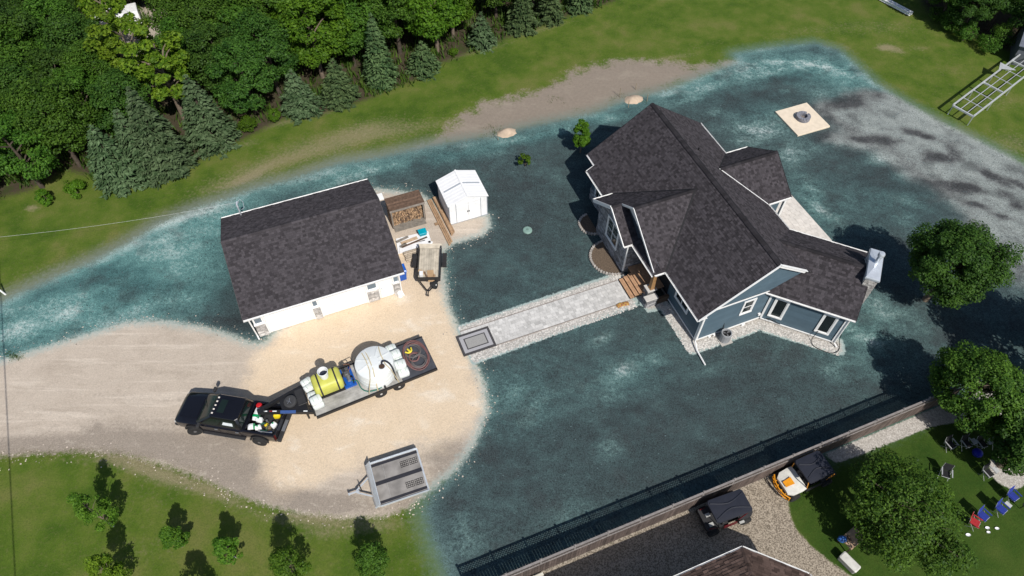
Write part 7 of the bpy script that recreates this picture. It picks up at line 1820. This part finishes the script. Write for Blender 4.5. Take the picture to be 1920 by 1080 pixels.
clear = [(240, 75, 3.2), (300, 60, 3.0), (400, 22, 3.0), (235, 125, 2.4), (345, 75, 2.2), (290, 120, 2.0), (255, 165, 2.0), (480, 40, 2.0), (430, 65, 2.4), (395, 60, 1.8), (300, 155, 2.2), (270, 200, 1.6)]
clr = [(at(a, b), c) for a, b, c in clear]
tries = 0
while tries < 9000 and len(spots) < 230:
    tries += 1
    x, y = r3.uniform(-52, 22), r3.uniform(34, 79)
    s = sdist(fpoly, np.array([[x, y]]))[0]
    if s < 4.2: continue
    if any((x - a) ** 2 + (y - b) ** 2 < 2.2 ** 2 for a, b in spots): continue
    if any((x - c.x) ** 2 + (y - c.y) ** 2 < q * q for c, q in clr): continue
    spots.append((x, y))
    zone = vnoise(np.array([[x, y]]), 7.0, 33)[0]
    k = r3.choice((0, 1, 0, 1, 2)) if zone < .5 else r3.choice((2, 3, 2, 0, 3))
    if not in_view(x, y): continue
    zx = 'left' if x < -26 else ('middle' if x < -8 else 'right'); zy = 'back' if y - (46 + .42 * x + 6) > 12 else 'front'
    tone_ = ('dark', 'dark', 'mid', 'mid', 'bright', 'lime')[k]
    place(k, (x, y, gz(x, y)), r3.uniform(0, 360), r3.uniform(.75, 1.08), '%s green tree among its like in the %s %s part of the wood' % (tone_, zy, zx))
# ---- the wood at the upper right corner
for (px, k, sc, lab) in [((1760, 40), 3, .8, 'mid green tree at the left end of the upper right wood'), ((1800, 62), 1, .75, 'dark tree in the upper right wood above the lawn'), ((1850, 55), 0, .95, 'tall dark tree in the upper right wood'),
                         ((1900, 75), 0, .9, 'dark tree over the slate roofed hut in the corner'), ((1830, 20), 2, 1.0, 'mid green tree at the top of the upper right wood'), ((1740, 5), 3, .8, 'mid green tree above the stacked white beams'), ((1900, 15), 2, 1.0, 'mid green tree in the top right corner'),
                         ((1960, 60), 0, 1.0, 'dark tree past the right edge by the hut'), ((1780, -20), 1, 1.0, 'dark tree beyond the top edge at right'), ((1860, -20), 2, 1.0, 'mid green tree beyond the top edge at right'), ((1940, -10), 0, 1.0, 'dark tree beyond the top right corner')]:
    place(k, ground_at(*px), r3.uniform(0, 360), sc, lab)
# ---- big garden trees at right
def garden(label, c, z, R, H, seed, n, lm, size=.10, clumps=150, **kw):
    p = at(*c, z); p.z = gz(p.x, p.y)
    return make_tree('garden_tree', label, seed, R, H, max(.8, z - H / 2), n, size, lm, r0=.17, clumps=clumps, loc=p, tight=kw.pop('tight', .24), **kw)
garden('large round dark green tree beside the chimney, on the sprayed ground', (1795, 488), 4.1, 2.45, 6.0, 41, 48000, L_DARK, .072, 190)
garden('round bright green tree at the right edge where the fence ends', (1838, 720), 3.2, 2.2, 4.2, 42, 38000, L_GARD, .07, 130)
garden('wide loose leafy tree in the neighbour\'s garden by the picnic chairs', (1688, 950), 2.9, 2.55, 4.4, 43, 27000, L_GARD, .072, 90, openness=.42, tight=.27)
garden('dark leafy tree at the right edge over the camping chairs', (1935, 830), 3.0, 2.0, 4.0, 44, 16000, L_DARK, .085, 80)
S_ = at(1845, 600); sh = Vector((math.cos(RAD(SUN_AZ)), math.sin(RAD(SUN_AZ)), 0)) / math.tan(RAD(SUN_EL))
pt = S_ - sh * 4.6
make_tree('garden_tree', 'tree just past the right edge that shades the sprayed ground', 45, 3.2, 5.6, 1.4, 30000, .13, L_DARK, loc=(pt.x + 1.2, pt.y - .4, 0), clumps=90)
# ---- young trees on the lower left lawn
m_wrap = mat('white_tree_guard', (.75, .75, .72), .7)
YT = [((212, 986), 4.3, .95, 'young tree with yellowish top on the lower left lawn', L_BRIGHT, 51), ((342, 1024), 2.5, .72, 'small bright green young tree second from left on the lower lawn', L_BRIGHT, 52), ((441, 1046), 2.7, .78, 'compact round young tree third from left on the lower lawn', L_BRIGHT, 53),
      ((232, 1095), 3.6, .95, 'young tree at the bottom edge showing its lime tip', L_LIME, 54), ((556, 1080), 4.0, 1.05, 'tall leggy young tree in the bottom row with lime shoots', L_BRIGHT, 55), ((705, 1064), 2.9, 1.02, 'darker full young tree near the flat trailer', L_MID, 56), ((385, 1135), 3.4, .95, 'young tree below the bottom edge at left', L_MID, 57)]
for px, H, R, lab, lm, sd_n in YT:
    t = make_tree('young_tree', lab, sd_n, R * .82, H * .92, .25, 5200, .052, L_YOUNG if lm is L_BRIGHT else lm, r0=.045, clumps=60, loc=ground_at(*px), tight=.30, limbs=18, group='young trees on the lower lawn', top=1.3, cone=.75, openness=.22)
    mb = MB(); mb.cyl((0, 0, 0), (0, 0, .32), .06, .06, 8); mb.build('tree_guard', m_wrap, t)
# ---- small plants near the house and at the wood's edge
make_tree('columnar_shrub', 'tall narrow green shrub beside the house back corner', 61, .55, 3.1, .1, 5200, .07, L_BRIGHT, r0=.05, clumps=50, loc=ground_at(1088, 286), tight=.42, limbs=8, cat='shrub')
make_tree('sapling', 'little leafy sapling alone on the sprayed ground', 62, .48, .9, .12, 520, .085, L_BRIGHT, r0=.02, clumps=16, loc=ground_at(984, 312), tight=.35, limbs=6, cat='sapling')
for i, (px, R, H, lab) in enumerate([((467, 246), .62, 1.3, 'small round yellow-green shrub beside the broad spruce'), ((518, 228), .42, 1.2, 'small upright shrub left of the bare patch under the spruces'),
                                     ((92, 382), .45, 1.3, 'small shrub on the lawn below the pale trunk at left'), ((146, 362), .62, 1.1, 'loose shrub on the lawn left of the spruces'),
                                     ((850, 102), .35, .5, 'tiny shrub on the lawn before the lone spruce'), ((1805, 76), .85, 1.6, 'bush at the front of the upper right wood'), ((1752, 38), .8, 1.2, 'low bush at the left tip of the upper right wood'), ((1845, 95), .9, 1.4, 'dark bush left of the slate roofed hut'), ((1775, 55), .9, 1.5, 'bush second from the left tip of the upper right wood'), ((1870, 85), 1.0, 2.0, 'tall bush behind the dark bush near the hut')]):
    make_tree('shrub', lab, 70 + i, R, H, .05, 2200, .06, L_BRIGHT if i < 5 else L_MID, r0=.03, clumps=34, loc=ground_at(*px), tight=.4, limbs=6, cat='shrub')
# ---- undergrowth in the wood, weeds on edges: one mass each
def blades(name, pts, hgt, m, per, spread, seed, label, cat):
    r = np.random.default_rng(seed); pts = np.repeat(np.asarray(pts, float), per, 0); n = len(pts)
    c = pts + np.column_stack([r.normal(size=(n, 2)) * spread, np.zeros(n)])
    a = r.uniform(0, 6.28, n); h = hgt * r.uniform(.5, 1.3, n); ln = np.column_stack([np.cos(a), np.sin(a), np.zeros(n)])
    s = np.column_stack([-np.sin(a), np.cos(a), np.zeros(n)]) * (h * .13)[:, None]
    tip = c + ln * (h * r.uniform(.2, .7, n))[:, None] + np.array([0, 0, 1]) * h[:, None]
    V = np.stack([c - s, c + s, tip], 1).reshape(-1, 3)
    o = bpy.data.objects.new(name, np_mesh(name, V, np.arange(3 * n).reshape(-1, 3), m)); COL.objects.link(o)
    return tag(o, label, cat, kind='stuff')
def edge_points(poly, n, jit, seed, lo=0, hi=None):
    r = np.random.default_rng(seed); P = P2(poly)[lo:hi]; out = []
    seg = np.linalg.norm(np.diff(P, axis=0), axis=1); cum = np.concatenate([[0], np.cumsum(seg)])
    for t in r.uniform(0, cum[-1], n):
        i = min(np.searchsorted(cum, t) - 1, len(seg) - 1); i = max(i, 0)
        q = P[i] + (P[i + 1] - P[i]) * (t - cum[i]) / max(seg[i], 1e-6) + r.normal(size=2) * jit
        out.append((q[0], q[1], gz(q[0], q[1])))
    return out
L_GRASS = leaf_mat('grass_blade', (.045, .085, .012), (.11, .15, .03), trans=.25)
L_DRYGR = leaf_mat('dry_grass_blade', (.10, .105, .03), (.26, .23, .10), trans=.25)
de = [i for i, p in enumerate(DRIVE) if p[1] >= 845 or p[0] <= 860 and p[1] > 880]
blades('grass_tuft', edge_points(DRIVE, 700, .16, 1, 40, 47), .05, L_GRASS, 10, .07, 2, 'rough grass along the lower edge of the gravel driveway', 'grass')
blades('dry_grass_tuft', edge_points(DRIVE, 900, .2, 3, 35, 47), .04, L_DRYGR, 10, .08, 4, 'dry grass along the lower edge of the gravel driveway', 'grass')
r = np.random.default_rng(8); gp = []
while len(gp) < 2600:
    x, y = r.uniform(-50, 22), r.uniform(34, 79)
    s = sdist(fpoly, np.array([[x, y]]))[0]
    if s > .0 and not any((x - c.x) ** 2 + (y - c.y) ** 2 < (q * .8) ** 2 for c, q in clr): gp.append((x, y, 0.0))
blades('undergrowth', gp, .6, L_WEED, 12, .3, 9, 'low green undergrowth on the floor of the wood', 'undergrowth')
wp = [ground_at(px + dx, py + dy) for px, py, k in ((925, 248, 14), (918, 240, 10), (1010, 110, 10), (1040, 185, 12), (930, 245, 8), (1160, 180, 8), (1205, 190, 6), (28, 668, 40), (1365, 950, 10), (1040, 160, 8), (1150, 1012, 6), (1182, 990, 5)) for dx, dy in [(r.normal() * 9, r.normal() * 4) for _ in range(k)]]
blades('weed', [tuple(p) for p in wp], .09, L_WEED, 9, .10, 10, 'weeds sprouting at the edges of bare soil', 'weeds')

# ---- loose stones along the gravel edges and clods lying on the sprayed soil
def scatter(name, pts, lo, hi, m, seed, label, cat):
    r = np.random.default_rng(seed); P = np.asarray(pts, float); n = len(P)
    base = np.array([(0, 0, 1), (.9, 0, .25), (.28, .85, .25), (-.73, .53, .25), (-.73, -.53, .25), (.28, -.85, .25)], float)
    s = r.uniform(0, 1, n) ** 2 * (hi - lo) + lo; t = r.uniform(0, 6.28, n); k = r.uniform(.7, 1.5, n)
    Q = base[None] * np.stack([s * k, s, s * .8], 1)[:, None, :]
    x = Q[..., 0] * np.cos(t)[:, None] - Q[..., 1] * np.sin(t)[:, None]; y = Q[..., 0] * np.sin(t)[:, None] + Q[..., 1] * np.cos(t)[:, None]
    V = np.stack([x, y, Q[..., 2] - .008], -1) + P[:, None, :]
    F = (np.array([(0, 1, 2), (0, 2, 3), (0, 3, 4), (0, 4, 5), (0, 5, 1)])[None] + (np.arange(n) * 6)[:, None, None]).reshape(-1, 3)
    o = bpy.data.objects.new(name, np_mesh(name, V.reshape(-1, 3), F, m)); COL.objects.link(o); return tag(o, label, cat, kind='stuff')
m_loose = mat('loose_stone', (.44, .38, .32), .9, .25, 6, island=.45)
scatter('loose_stone', edge_points(DRIVE, 2600, .38, 21, 1, 52), .015, .055, m_loose, 22, 'loose stones strewn along the edges of the gravel driveway', 'stones')
m_clod = mat('mulch_clod', (.055, .085, .090), .95, .4, 3, island=.7)
r = np.random.default_rng(31); sp_ = P2(SEED); dp_ = P2(DRIVE); C_ = np.column_stack([r.uniform(-45, 48, 30000), r.uniform(10, 56, 30000)])
ok = (sdist(sp_, C_) > -.25) & (sdist(dp_, C_) < -.1) & (sdist(V2(WALK), C_) < -.1) & (sdist(V2(HROCK), C_) < -.1) & (sdist(P2(PADSK), C_) < -.2)
ul, vl = C_[:, 0] * math.cos(TH) + C_[:, 1] * math.sin(TH), -C_[:, 0] * math.sin(TH) + C_[:, 1] * math.cos(TH)
ok &= ~((ul > 17.0) & (ul < 33) & (vl > 17) & (vl < 33)) & ~((ul > -6) & (ul < 4.2) & (vl > 27) & (vl < 36)) & (vl > 8.8)
C_ = C_[ok][:14000]
scatter('mulch_clod', [(x, y, gz(x, y)) for x, y in C_], .012, .05, m_clod, 32, 'small clods of sprayed mulch and soil on the seeded ground', 'clods')
